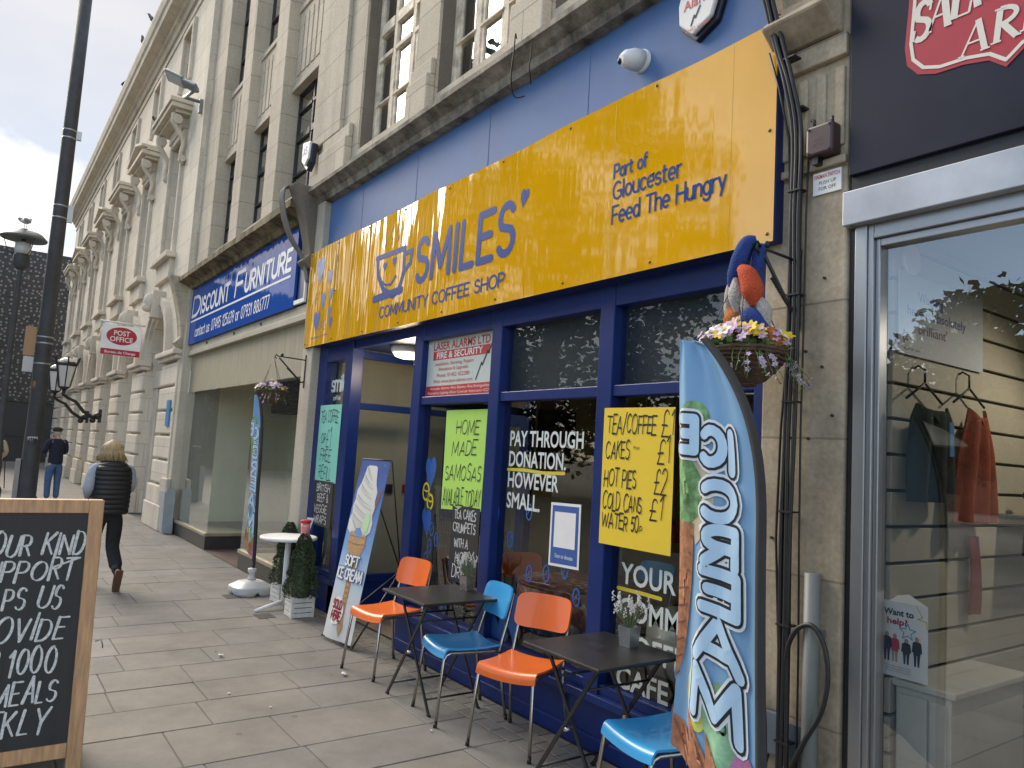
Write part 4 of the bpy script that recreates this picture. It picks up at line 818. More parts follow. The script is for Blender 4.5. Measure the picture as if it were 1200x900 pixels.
# ------------------------------------------------------------------ charity shop on the right
cs = thing('charity_shop', 'charity shop with a silver window frame and a navy fascia beside the stone pillar', 'shopfront', (0, 0, 0))
CX = -1.815; q = B(CX+.02, 3.2, -.085, .3, 3.03, 4.9); q.build('fascia', M('navy_fascia', (.008,.011,.026), spec=.25, rough=.5, var=.3, vs=3), cs, bevel=.004)
q = B(CX+.02, 3.2, -.06, .3, 2.955, 3.03); q.build('shadow_gap', BLACK, cs)
q = B(CX, 3.2, -.10, .3, 2.80, 2.955); q.build('shutter_box', M('silver_shutter_box', (.40,.42,.45), rough=.42, metal=.5, var=.16, vs=3), cs, bevel=.004)
q = MB(); q.box(CX+.035, CX+.09, -.055, .06, 0, 2.80); q.box(CX+.09, CX+.115, -.045, .03, 0, 2.80); q.box(CX+.115, CX+.135, -.025, .04, 0, 2.735)
q.box(CX+.115, 3.2, -.045, .03, 2.735, 2.80); q.box(CX+.135, 3.2, -.025, .04, 2.70, 2.735); q.box(CX+.135, 3.2, -.045, .03, 0, .16); q.box(.2, .28, -.045, .06, .16, 2.735)
q.build('window_frame', ALU, cs, bevel=.004)
q = B(CX+.0, CX+.033, -.03, .06, 0, 2.80); q.build('dark_seal', BLACK, cs)
B(CX+.13, .2, .01, .016, .15, 2.71).build('window_pane', GLASS_C, cs); B(.28, 3.2, .01, .016, .15, 2.71).build('window_pane', GLASS_C, cs)
m = MB(); m.add([(-1.70,.08,0),(-1.70,4,0),(-1.70,4,3),(-1.70,.08,3)], [(0,1,2,3)])
SLW = M('slatwall', (.40,.365,.28), rough=.55, var=.06)
q = MB(); z = .1
while z < 2.75: q.box(-1.70, -1.675, .08, 3.6, z+.008, z+.148); z += .155
q.build('slatwall', SLW, cs, bevel=.003); q = B(-1.74, -1.70, .06, 4, 0, 2.8); q.build('slatwall_groove', M('groove', (.05,.045,.035)), cs)
q = MB(); q.add([(-1.74,.06,.012),(3.2,.06,.012),(3.2,5,.012),(-1.74,5,.012)], [(0,1,2,3)]); q.build('shop_floor', M('grey_tile', (.24,.22,.19), rough=.4, var=.15), cs)
q = MB(); q.box(-1.74, 3.2, 3.9, 4, 0, 2.9); q.build('back_wall', M('cream_wall', (.30,.27,.2), rough=.8), cs); q = MB(); q.box(-1.74, 3.2, .2, 4, 2.78, 2.82); q.build('shop_ceiling', M('shop_white', (.45,.44,.4), rough=.8), cs); B(3.16, 3.2, .1, 4, 0, 2.9).build('end_wall', BEIGE, cs)
sh = thing('shield_sign', 'red shield emblem with white lettering on the navy charity shop fascia', 'sign', (-1.1, -.09, 3.3))
SHY = -.088; cxs = -1.165; F = fr_front(0, SHY, 0)
half = [(0,3.285),(.06,3.335),(.15,3.355),(.26,3.36),(.33,3.385),(.375,3.44),(.385,3.52),(.37,3.7),(.36,3.9),(.38,4.02),(.2,3.99),(0,4.04)]
def shp(k, dz): return [(cxs+a*k, 3.68+(b-3.68)*k) for a, b in half] + [(cxs-a*k, 3.68+(b-3.68)*k) for a, b in reversed(half[1:-1])]
q = MB(); q.prism(shp(1, 0), F, .0028); q.build('red_shield', M('red_enamel', (.42,.028,.04), rough=.4, var=.06), sh)
q = MB(); o_ = shp(.93, 0); ribbon(q, o_ + [o_[0]], .014, plane_map(F, .002))
# serif lettering built from tapered strokes
def serif(q, ch, x, z, h, w, slant=.12, rise=0.):
    mf = plane_map(fr_front(x, SHY, z), .003); T = lambda a, b: (a*w + slant*b*h + 0, b*h + a*w*rise)
    def st(a, b, wt, L=0): ribbon(q, [T(*a), T(*b)], wt, mf, L, caps=False)
    tk, tn, sf_ = h*.17, h*.055, h*.05
    if ch == 'A': st((0,0),(.5,1),tn,0); st((.5,1),(.92,0),tk,1); st((.2,.36),(.72,.36),tn,2); st((-.12,.02),(.14,.02),sf_,3); st((.74,.02),(1.1,.02),sf_,4)
    if ch == 'L': st((.12,0),(.12,1),tk,0); st((-.06,.98),(.32,.98),sf_,1); st((-.06,.03),(.82,.03),sf_,2); st((.82,.02),(.86,.3),tn,3)
    if ch == 'V': st((.02,1),(.45,0),tk,0); st((.45,0),(.9,1),tn,1); st((-.12,.98),(.2,.98),sf_,2); st((.75,.98),(1.05,.98),sf_,3)
    if ch == 'R': st((.12,0),(.12,1),tk,0); ribbon(q, [T(.12+.62*max(0, math.cos(R(t))) , .74+.24*math.sin(R(t))) for t in range(90, -91, -15)], tk*.8, mf, 1, caps=False); st((.3,.5),(.86,0),tk,2); st((-.08,.02),(.3,.02),sf_,3); st((-.08,.98),(.3,.98),sf_,4); st((.75,.02),(1.02,.02),sf_,5)
    if ch == 'S': ribbon(q, [T(.36+.33*math.cos(R(t)), .745+.235*math.sin(R(t))) for t in range(25, 226, 20)] + [T(.36+.38*math.cos(R(t)), .265+.245*math.sin(R(t))) for t in range(60, -156, -24)], tk*.9, mf, 0, caps=False); st((.68,.7),(.70,.98),tn,3); st((.0,.02),(.02,.3),tn,4)
    if ch == 'M': st((.05,0),(.1,1),tn,0); st((.1,1),(.5,.05),tk,1); st((.5,.05),(.92,1),tn,2); st((.92,1),(.97,0),tk,3); st((-.08,.02),(.2,.02),sf_,4); st((.82,.02),(1.12,.02),sf_,5)
    if ch == 'Y': st((.02,1),(.45,.45),tk,0); st((.45,.45),(.88,1),tn,1); st((.45,.48),(.45,0),tk,2); st((-.1,.98),(.18,.98),sf_,3); st((.74,.98),(1,.98),sf_,4); st((.25,.02),(.65,.02),sf_,5)
    if ch == 'T': st((.45,0),(.45,1),tk,0); st((.0,.97),(.9,.97),sf_,1); st((.25,.02),(.65,.02),sf_,2)
    if ch == 'I': st((.2,0),(.2,1),tk,0); st((0,.02),(.4,.02),sf_,1); st((0,.98),(.4,.98),sf_,2)
    if ch == 'O': ribbon(q, [T(.45+.4*math.cos(R(t)), .5+.47*math.sin(R(t))) for t in range(0, 361, 18)], tk*.75, mf, 0, caps=False)
    if ch == 'N': st((.08,0),(.08,1),tn,0); st((.08,1),(.82,0),tk,1); st((.82,0),(.82,1),tn,2); st((-.06,.98),(.14,.98),sf_,3); st((.68,.98),(.98,.98),sf_,4)
SH_ = .165
for i, (ch, dx) in enumerate((('S',0),('A',.078),('L',.185),('V',.262),('A',.345),('T',.44),('I',.53),('O',.57),('N',.66))): serif(q, ch, -1.515+dx*.82, 3.53+i*.011+.006*dx*8, SH_, .082)
for i, (ch, dx) in enumerate((('A',0),('R',.115),('M',.215),('Y',.335))): serif(q, ch, -1.325+dx, 3.385+i*.008, .135, .095)
q.build('lettering', M('cream_enamel', (.72,.68,.58), rough=.5), sh)
# ------------------------------------------------------------------ chairs and tables on the pavement
def make_chair(label, matl, loc, rz, group):
    """school-type chair, facing local -y: two bent tube side frames, moulded seat and back"""
    t = thing('stacking_chair', label, 'chair', loc, rz, group)
    W = .185; q = MB(); r = .0105
    def seat_f(u, v):      # v 0 front .. 1 back
        x = (u-.5)*.40*(1 - .04*v); y = -.235 + .41*v
        z = .447 - .012*math.sin(v*math.pi) - (.055*(1-v/.12)**2 if v < .12 else 0) + .018*abs(u-.5)*abs(u-.5)*4
        return (x, y - (0 if v > .12 else -.02*(1-v/.12)**2), z)
    q.surf(seat_f, 14, 34); s = q.build('seat', matl, t, local=True, solid=.011); s.modifiers['solid'].offset = 1
    q = MB(); n = 20; pts = []
    hw, hh, rad = .195, .105, .05
    for cx_, cz, a0 in ((hw-rad, hh-rad, 0), (-hw+rad, hh-rad, 90), (-hw+rad, -hh+rad, 180), (hw-rad, -hh+rad, 270)):
        for k in range(6): a = R(a0+90*k/5); pts.append((cx_+rad*math.cos(a), cz+rad*math.sin(a)))
    yb = lambda x, z: .215 + .055*(z/.2) + .035*(1-(x/hw)**2)
    def back_f(u, v):      # a square grid drawn in at its corners
        a, b = u*2-1, v*2-1; kk = .42; x = hw*a*math.sqrt(1-.5*kk*b**6)/1.; z = hh*b*math.sqrt(1-.5*kk*a**6)
        return (x, yb(x, z), .725+z)
    q.surf(back_f, 20, 14)
    b = q.build('backrest', matl, t, local=True, solid=.012)
    for s_ in (-1, 1):
        x = s_*W; MB().tube([(x*1.12,-.255,0),(x*1.06,-.235,.22),(x,-.215,.40),(x,-.20,.425),(x,-.17,.437),(x,.14,.432),(x,.17,.425)], r, 8).build('leg', CHROME, t, local=True)
        MB().tube([(x*1.1,.235,0),(x*1.04,.20,.22),(x*.99,.172,.42),(x*.97,.19,.5),(x*.95,.225,.62),(x*.94,.262,.80)], r, 8).build('leg', CHROME, t, local=True)
    q = MB()
    for s_ in (-1, 1):
        for y, k in ((-.257, 1.12), (.237, 1.1)): q.cyl((s_*W*k, y, 0), (s_*W*k, y*.985, .03), .0125, n=8)
    q.build('foot_cap', BLACKPL, t, local=True)
    return t
GC = 'stacking chairs outside the coffee shop'
ch_data = [('orange chair on the far side of the table nearest the ice cream banner', ORANGE, (-5.40, -.34), 10), ('blue chair between the two black tables, seat and back both in view', SKYBLUE, (-4.31, -.33), -9),
           ('orange chair turned outwards beside the near black table', ORANGE, (-3.73, -.27), 24), ('blue chair half hidden behind the tall ice cream flag', SKYBLUE, (-2.50, -.36), -10)]
for i, (lb, mt, (x, y), a) in enumerate(ch_data):
    make_chair(lb, mt, (x, y, 0), R(a), GC)
def make_table(label, loc, rz, group):
    t = thing('folding_table', label, 'table', loc, rz, group); S = .30
    q = MB().box(-S, S, -S, S, .703, .722); q.build('tabletop', BLACKTOP, t, local=True, bevel=.006)
    for s_ in (-1, 1):
        y = s_*.22; MB().bar((-.27, y, .0), (.22, y, .70), .010, .020).bar((-.28,y,.006),(-.25,y,.006), .016, .012).build('leg', BLACK, t, local=True)
        y2 = y*.86; MB().bar((.27, y2, .0), (-.22, y2, .70), .010, .020).bar((.28,y2,.006),(.25,y2,.006), .016, .012).build('leg', BLACK, t, local=True)
    for x, z, yy in ((-.21,.09,.22),(.21,.09,.19),(.13,.57,.22),(-.13,.57,.19)): MB().tube([(x,-yy,z),(x,yy,z)], .007, 8).build('cross_bar', BLACK, t, local=True)
    q = MB()
    for s_ in (-1, 1): q.tube([(0.0, s_*.205-.025, .345),(0.0, s_*.205+.025, .345)], .010, 8)
    q.build('pivot_bolt', CHROME, t, local=True); return t
GT = 'folding tables outside the coffee shop'
make_table('black folding table nearer the ice cream banner, with a potted plant by the window', (-4.60, -.365, 0), 0, GT)
make_table('black folding table nearer the tall ice cream flag', (-2.99, -.325, 0), 0, GT)
LAV = M('lavender_white', (.62,.60,.55), rough=.7, var=.15); SAGE = M('sage_leaf', (.17,.20,.10), rough=.6, var=.35, vs=60); TIN = M('galvanised_tin', (.42,.43,.43), rough=.3, metal=.8, var=.2, vs=15)
def pot_plant(label, loc, s=1., potmat=None):
    t = thing('potted_plant', label, 'plant', loc, rnd.uniform(0, .6), 'potted flowers on the black tables')
    q = MB(); a, b, h = .034*s, .042*s, .10*s
    q.add([(-a,-a,0),(a,-a,0),(a,a,0),(-a,a,0),(-b,-b,h),(b,-b,h),(b,b,h),(-b,b,h),(-b*.9,-b*.9,h),(b*.9,-b*.9,h),(b*.9,b*.9,h),(-b*.9,b*.9,h),(-b*.9,-b*.9,h*.9),(b*.9,-b*.9,h*.9),(b*.9,b*.9,h*.9),(-b*.9,b*.9,h*.9)],
          [(0,3,2,1),(0,1,5,4),(1,2,6,5),(2,3,7,6),(3,0,4,7),(4,5,9,8),(5,6,10,9),(6,7,11,10),(7,4,8,11),(12,13,14,15)]); q.build('pot', potmat or TIN, t, local=True)
    q = MB(); f = MB(); r_ = random.Random(sum(map(ord, label)) % 99)
    for k in range(60):
        a = r_.uniform(0, 6.28); l = r_.uniform(.08, .15)*s; o = r_.uniform(.25, .95)*.085*s; base = V((math.cos(a)*.015*s, math.sin(a)*.015*s, h*.9)); tip = base + V((math.cos(a)*o, math.sin(a)*o, l))
        d = (tip-base); sd = d.cross(V((0,0,1))).normalized()*.0035*s; mid = base+d*.5+V((0,0,.01))
        q.add([base-sd*.5, base+sd*.5, mid+sd, tip, mid-sd], [(0,1,2,3,4)])
        if k < 26:
            for j in range(9):
                c = tip + V((r_.uniform(-1,1)*.006, r_.uniform(-1,1)*.006, (j-3)*.0055))*s; f.sphere(c, .0045*s, 5, 3)
    q.build('foliage', SAGE, t, local=True); f.build('flowers', LAV, t, local=True); return t
pot_plant('small white lavender in a square tin pot on the far black table', (-4.655, -.115, .723), 1.0, M('rusty_tin', (.36,.30,.25), rough=.35, metal=.6, var=.4, vs=25)); pot_plant('small white lavender in a shiny square tin pot on the near black table', (-2.97, -.15, .723), 1.05)

# ------------------------------------------------------------------ posters and boards
def paper(name, label, cat, poly, y, mat, crease=.0014):
    t = thing(name, label, cat, (poly[0][0], y, poly[2][1])); (x0, z1), (x1, z1b), (x1b, z0b), (x0b, z0) = poly
    r_ = random.Random(sum(map(ord, label)) % 1000); ph = [r_.uniform(0, 6) for _ in range(4)]
    def f(u, v):
        xa = x0b+(x0-x0b)*v; xb = x1b+(x1-x1b)*v; za = z0+(z1-z0)*v; zb = z0b+(z1b-z0b)*v
        return V((xa+(xb-xa)*u, y - crease*.6 - crease*(.5+.5*math.sin(u*7+ph[0]+v*3))*.5 - crease*.5*math.sin(v*9+ph[1]), za+(zb-za)*u))
    q = MB(); q.surf(f, 10, 12); q.build('sheet', mat, t, solid=.0006); return t, lambda u, v, L=0: f(u, v) + V((0, -.0016-.0003*L, 0))
def pwrite(mb, mp, W, Hh, s, x, z, h, wt, width=None, jit=.08, seed=1, **k):
    pls, wd = stroke_text(s, h, jit=jit, seed=seed, width=width, slant=.10, **k)
    for i, pl in enumerate(pls): ribbon(mb, [(x+a, z+b) for a, b in pl], wt*1.08, lambda u, v, L=0: mp(u/W, v/Hh, L), (i*3) % 9, nib=.25)
t, mp = paper('yellow_poster', 'handwritten yellow price poster for tea, cakes and pies taped to the cafe window', 'poster', on(-.012, [(708,478),(791,477),(785,652),(701,636)]), -.006, PAPER_Y)
q = MB(); W, Hh = .6, .82
for s, x, z, h, wd, sd in (('TEA/COFFEE', .035, .665, .105, .42, 2), ('CAKES', .03, .515, .10, .21, 3), ('HOT PIES', .025, .345, .105, .28, 4), ('COLD CANS', .02, .21, .095, .34, 5), ('WATER 50', .02, .10, .085, .32, 6)): pwrite(q, mp, W, Hh, s, x, z, h, .0085, wd, .065, sd)
pwrite(q, mp, W, Hh, 'p', .35, .115, .04, .004); pwrite(q, mp, W, Hh, 'from', .275, .575, .02, .0022, .05)
for s, x, z, h in (('£1', .50, .66, .15), ('£1', .475, .50, .14), ('£2', .455, .33, .14), ('£1', .43, .185, .125)): pwrite(q, mp, W, Hh, s, x, z, h, .008, .095, .06, int(z*100))
q.build('handwriting', INK, t)
t, mp = paper('lime_poster', 'handwritten lime green poster for home made samosas taped to the cafe window', 'poster', [(-5.39,2.05),(-4.78,2.05),(-4.79,1.27),(-5.38,1.24)], .058, PAPER_G)
q = MB(); W, Hh = .6, .80
for s, x, z, h, wd, sd in (('HOME', .17, .60, .115, .33, 2), ('MADE', .12, .435, .11, .36, 3), ('SAMOSAS', .035, .235, .12, .53, 4), ('AVAILABLE TODAY', .02, .03, .13, .56, 5)): pwrite(q, mp, W, Hh, s, x, z, h, .008, wd, .065, sd)
q.build('handwriting', INK, t)
t, mp = paper('teal_poster', 'handwritten teal poster for tea and coffee beside the cafe doorway', 'poster', [(-8.03,2.14),(-7.44,2.14),(-7.45,1.31),(-8.03,1.31)], -.004, PAPER_T)
q = MB(); W, Hh = .6, .83
for s, x, z, h, wd, sd in (('TEA COFFEE', .05, .64, .12, .48, 2), ('OR', .10, .42, .10, .12, 3), ('£1', .25, .38, .2, .13, 4), ('FREE', .11, .22, .12, .3, 5), ('REFILL', .10, .03, .14, .36, 6)): pwrite(q, mp, W, Hh, s, x, z, h, .008, wd, .065, sd)
q.build('handwriting', INK, t)
def chalk_sheet(label, x0, x1, z0, z1, y, lines):
    t = thing('chalk_notice', label, 'notice board', (x0, y, z0)); B(x0, x1, y, y+.008, z0, z1).build('board', CHALKBOARD, t); q = MB()
    for s, u, v, h, wd, sd in lines: write(q, s, fr_front(x0+u, y, z0+v), h, .0085, width=wd, jit=.07, seed=sd, off=.001, slant=.05)
    q.build('chalk_writing', CHALK, t)
chalk_sheet('small black chalk notice for wraps under the teal poster', -8.02, -7.5, .84, 1.32, -.006, (('BRITISH', .08, .37, .075, .36, 1), ('BEEF &', .12, .26, .075, .3, 2), ('VEGGIE', .04, .14, .08, .36, 3), ('WRAPS', .06, .03, .08, .34, 4)))
chalk_sheet('tall black chalk notice for tea cakes and crumpets behind the far table', -5.2, -4.80, .70, 1.29, .056, (('TEA CAKES', .04, .49, .07, .31, 1), ('CRUMPETS', .03, .385, .07, .32, 2), ('WITH A', .06, .27, .06, .2, 3), ('HOT', .09, .15, .085, .17, 4), ('DRINK', .05, .03, .09, .26, 5)))
t = thing('donation_poster', 'blue and white scan to donate poster with an empty white square on the cafe window', 'poster', (-3.8, .055, 1.0))
q = MB(); q.prism([(-3.95,1.0),(-3.645,1.01),(-3.65,1.42),(-3.95,1.412)], fr_front(0, .058, 0), .004); q.build('sheet', WHITE, t)
q = MB(); flat(q, [(-3.932,1.018),(-3.662,1.028),(-3.666,1.402),(-3.932,1.395)], fr_front(0,.058,0), .001); q.build('blue_field', M('poster_blue', (.035,.10,.33), rough=.5), t)
q = MB(); flat(q, [(-3.905,1.125),(-3.69,1.13),(-3.692,1.36),(-3.905,1.355)], fr_front(0,.058,0), .002); typeset(q, 'Scan to donate', fr_front(-3.885,.058,1.06), .026, .18, off=.002); q.build('white_square', WHITE, t)
# alarm company notice in the transom light
t = thing('alarm_company_notice', 'white and red alarm company notice in the small window over the samosas poster', 'notice', (-5.2, .05, 2.2)); AY = .058
B(-5.775, -4.705, AY, AY+.005, 2.175, 2.66).build('board', M('pale_board', (.55,.60,.54), rough=.5, var=.04), t)
RED = M('sign_red', (.52,.022,.022), rough=.45)
q = MB(); flat(q, [(-5.77,2.176),(-4.71,2.176),(-4.71,2.262),(-5.77,2.262)], fr_front(0,AY,0), .001); flat(q, [(-5.68,2.485),(-4.80,2.485),(-4.80,2.56),(-5.68,2.56)], fr_front(0,AY,0), .001)
typeset(q, 'LASER ALARMS LTD', fr_front(-5.68,AY,2.572), .065, .88, bold=.02)
for s, x, z, h, wd in (('Installation, Servicing, Repairs', -5.63, 2.435, .03, .6), ('Alterations & Upgrades', -5.58, 2.39, .03, .48), ('Phone: 01452 422280', -5.60, 2.335, .032, .52), ('Web: www.laser-alarms.com', -5.65, 2.285, .03, .62)): typeset(q, s, fr_front(x,AY,z), h, wd)
q.build('red_print', RED, t)
q = MB(); typeset(q, 'FIRE & SECURITY', fr_front(-5.62,AY,2.497), .052, .72, bold=.02, off=.002); typeset(q, '•Intruder Alarms •Fire Alarms •Fire Extinguishers', fr_front(-5.70,AY,2.228), .022, .95, off=.002); typeset(q, '•Emergency Lighting •Door Controls •Intercoms •CCTV', fr_front(-5.74,AY,2.19), .022, 1.0, off=.002); q.build('white_print', WHITE, t)
q = MB(); ribbon(q, [(-4.98,2.29),(-4.91,2.42),(-4.895,2.40),(-4.83,2.51),(-4.82,2.49),(-4.74,2.62)], .014, plane_map(fr_front(0,AY,0), .002)); q.build('black_bolt', INK, t)

# ------------------------------------------------------------------ fittings on the walls
t = thing('dome_camera', 'white dome security camera on the blue board above the yellow sign', 'camera', (-3.2, .02, 4.19))
c = V((-3.20, .018, 4.17)); MB().cyl(c, c+V((0,-.05,0)), .075, .07, 24).build('base', WHITE, t)
q = MB(); q.tube([c+V((0,-.04,0)), c+V((-.02,-.09,.0)), c+V((-.035,-.14,-.01)), c+V((-.045,-.17,-.02))], [.066,.066,.055,.03], 18); q.build('housing', WHITE, t)
MB().sphere(c+V((-.058,-.158,-.02)), .022, 12, 8).build('lens', M('black_lens', (.01,.01,.012), rough=.08), t)
t = thing('alarm_box', 'white six-sided burglar alarm box with red lettering on the blue board', 'alarm box', (-2.7, .02, 4.1))
hx = [(-2.87,4.33),(-2.86,4.20),(-2.745,4.09),(-2.60,4.155),(-2.55,4.29),(-2.60,4.52),(-2.82,4.50)]; q = MB(); q.prism(hx, fr_front(0,-.045,0), .065); q.build('back_box', M('navy_plastic', (.012,.013,.03), rough=.4), t, bevel=.01)
cxh, czh = -2.715, 4.29; q = MB(); q.prism([(cxh+(a-cxh)*.9-.01, czh+(b-czh)*.9+.012) for a, b in hx], fr_front(0,-.075,0), .03); q.build('cover', WHITE, t, bevel=.012)
q = MB(); typeset(q, 'Laser', fr_front(-2.81,-.075,4.36), .055, .2, bold=.015, off=.002); typeset(q, 'Alarms', fr_front(-2.82,-.075,4.285), .055, .23, bold=.015, off=.002); typeset(q, '01452 422280', fr_front(-2.80,-.075,4.145), .02, .17, off=.002); q.build('lettering', RED, t)
q = MB(); ribbon(q, [(-2.76,4.18),(-2.74,4.23),(-2.73,4.215),(-2.70,4.27)], .012, plane_map(fr_front(0,-.075,0), .002)); q.build('black_bolt', INK, t)
t = thing('small_alarm_box', 'small white alarm box with a navy back on the stone above the ledge', 'alarm box', (-8.9, -.05, 5.1)); q = MB(); q.prism([(-8.98,5.40),(-8.70,5.36),(-8.73,5.12),(-8.85,5.04),(-8.97,5.14)], fr_front(0,-.12,0), .07); q.build('back_box', M('navy_plastic_2', (.012,.016,.04), rough=.4), t, bevel=.01)
q = MB(); q.prism([(-8.97,5.42),(-8.72,5.38),(-8.75,5.17),(-8.86,5.10),(-8.97,5.18)], fr_front(0,-.15,0), .03); q.build('cover', WHITE, t, bevel=.01); q = MB(); write(q, 'AS', fr_front(-8.93,-.15,5.24), .09, .02, off=.002); q.build('lettering', SIGNBLUE, t)
# black cable bundle, conduit and switch on the pillar
t = thing('cable_bundle', 'thick bundle of black cables running down the stone pillar by the yellow sign', 'cables', (-2.05, -.06, 0)); q = MB(); r_ = random.Random(9)
path = [(-2.25,-.50,4.9),(-2.19,-.36,4.5),(-2.165,-.22,4.1),(-2.12,-.14,3.75),(-2.07,-.12,3.55),(-2.045,-.085,3.3),(-2.05,-.08,2.9),(-2.045,-.08,2.4),(-2.05,-.085,1.9),(-2.055,-.085,1.4),(-2.05,-.09,.9),(-2.045,-.09,.4),(-2.04,-.09,.02)]
for k, (dx, dy) in enumerate(((-.014,0),(.012,.002),(0,-.014),(.022,-.012),(-.022,-.012))):
    q.tube(spline([(a+dx*(1 if c>.5 else 1.2)+r_.uniform(-.005,.005), b+dy-.012, c) for a, b, c in path], 4), .0098, 7)
q.tube([(a-.05+(.02*math.sin(c*3)), b+.0, c) for a, b, c in path[3:]], .006, 6); q.tube([(a+.045+.01*math.sin(c*2), b+.005, c) for a, b, c in path[5:]], .005, 6)
for a, b, c in path[4:]: q.box(a-.034, a+.034, b-.04, b+.02, c+.12, c+.128)
q.build('cable', BLACKPL, t)
q = MB(); q.tube(spline([(-2.045,-.11,.83),(-2.02,-.12,.95),(-1.97,-.125,1.03),(-1.90,-.125,1.05),(-1.845,-.125,.97),(-1.83,-.125,.84),(-1.86,-.125,.70),(-1.93,-.125,.57),(-1.99,-.12,.45),(-2.02,-.11,.36)], 6), .011, 8); q.build('spare_loop', BLACKPL, t)
t = thing('grey_conduit', 'grey metal conduit tube standing at the foot of the stone pillar', 'conduit', (-1.935, -.1, 0)); MB().tube([(-1.935,-.085,0),(-1.935,-.085,1.27)], .034, 14).build('tube', M('grey_conduit', (.15,.16,.15), rough=.5, var=.15), t); q = MB()
for z in (.35, 1.0): q.box(-1.985, -1.885, -.06, -.048, z, z+.03)
q.build('saddle', STEEL, t)
t = thing('grey_cover_panel', 'low grey metal cover panel screwed to the foot of the stone pillar', 'panel', (-2.1, -.06, .5)); B(-2.24, -2.085, -.075, -.052, .44, .62).build('plate', M('grey_plate', (.20,.22,.25), rough=.4, var=.1), t, bevel=.003); B(-2.08, -1.975, -.07, -.052, .45, .60).build('plate', M('grey_plate_2', (.20,.22,.25), rough=.4, var=.1), t, bevel=.003)
q = MB(); q.tube([(-2.2,-.06,.44),(-2.19,-.08,.3),(-2.17,-.075,.12)], .004, 6); q.tube([(-2.15,-.06,.43),(-2.15,-.09,.36),(-2.19,-.10,.27)], .005, 6); q.build('loose_wire', BLACKPL, t)
t = thing('fireman_switch', 'brown fireman switch box with two levers on the stone pillar', 'switch', (-1.92, -.06, 3.15)); BR = M('brown_enamel', (.055,.028,.028), rough=.4, var=.15)
B(-1.985, -1.85, -.13, -.052, 3.155, 3.30).build('box', BR, t, bevel=.012); q = MB(); q.box(-1.96,-1.93,-.115,-.06,3.12,3.156); q.box(-1.995,-1.985,-.11,-.07,3.2,3.3); q.tube([(-1.96,-.1,3.3),(-1.96,-.1,3.335),(-1.975,-.1,3.345)], .008, 6); q.tube([(-1.87,-.1,3.3),(-1.87,-.1,3.33)], .008, 6)
for x in (-1.97, -1.865):
    for z in (3.17, 3.285): q.cyl((x,-.13,z), (x,-.136,z), .006, n=8)
q.build('lever', BLACK, t); q = MB(); typeset(q, 'FIRE', fr_front(-1.945,-.13,3.225), .014, .04, off=.002); typeset(q, 'SWITCH', fr_front(-1.955,-.13,3.2), .014, .06, off=.002); q.build('lettering', M('worn_brown', (.13,.08,.07)), t)
t = thing('fireman_switch_plate', 'small white enamel plate with red and black lettering under the brown switch box', 'sign', (-1.9, -.055, 3)); B(-1.985, -1.845, -.062, -.052, 2.99, 3.095).build('plate', WHITE, t)
q = MB(); typeset(q, 'FIREMAN SWITCH', fr_front(-1.978,-.062,3.066), .018, .125, bold=.01, off=.001); q.build('red_lettering', RED, t); q = MB(); typeset(q, 'PUSH UP', fr_front(-1.955,-.062,3.036), .016, .085, off=.001); typeset(q, 'FOR OFF', fr_front(-1.955,-.062,3.008), .016, .085, off=.001); q.build('black_lettering', INK, t)
q = MB(); r_ = random.Random(2)
for px, py in ((967,326),(964,430),(976,487),(932,412),(945,412),(926,513),(948,514),(926,455),(905,630)): a = P(px, py, y=-.05); q.cyl((a.x,-.049,a.z), (a.x,-.062,a.z), .0065, n=8)
tag(q.build('pillar_fixings', M('rusty_iron', (.04,.025,.018), rough=.8)), 'small rusty bolts left in the face of the stone pillar', 'bolts')
t = thing('loose_wire', 'thin loose wire hanging from the stone ledge above the blue board', 'wire', (-4.2, -.3, 4.4)); q = MB(); q.tube(spline([(-4.32,-.20,4.74),(-4.25,-.26,4.72),(-4.27,-.25,4.62),(-4.36,-.2,4.45),(-4.42,-.12,4.36),(-4.35,-.08,4.35)], 5), .005, 6); q.tube([(-4.12,-.20,4.6),(-4.14,-.2,4.45),(-4.16,-.16,4.34)], .005, 6); q.build('wire', BLACKPL, t)
t = thing('drooping_cables', 'grey cables drooping over the stone bracket between the two shop signs', 'cables', (-8.5, -.3, 4)); q = MB()
for k in range(4): q.tube(spline([(-8.8+.04*k,-.2,4.78),(-8.75+.04*k,-.42,4.70),(-8.72+.04*k,-.42,4.42),(-8.66+.03*k,-.31,4.10),(-8.6+.02*k,-.18,3.9),(-8.53+.02*k,-.11,3.6)], 5), .014, 7)
q.build('cable', M('grey_cable', (.16,.15,.13), rough=.7), t)
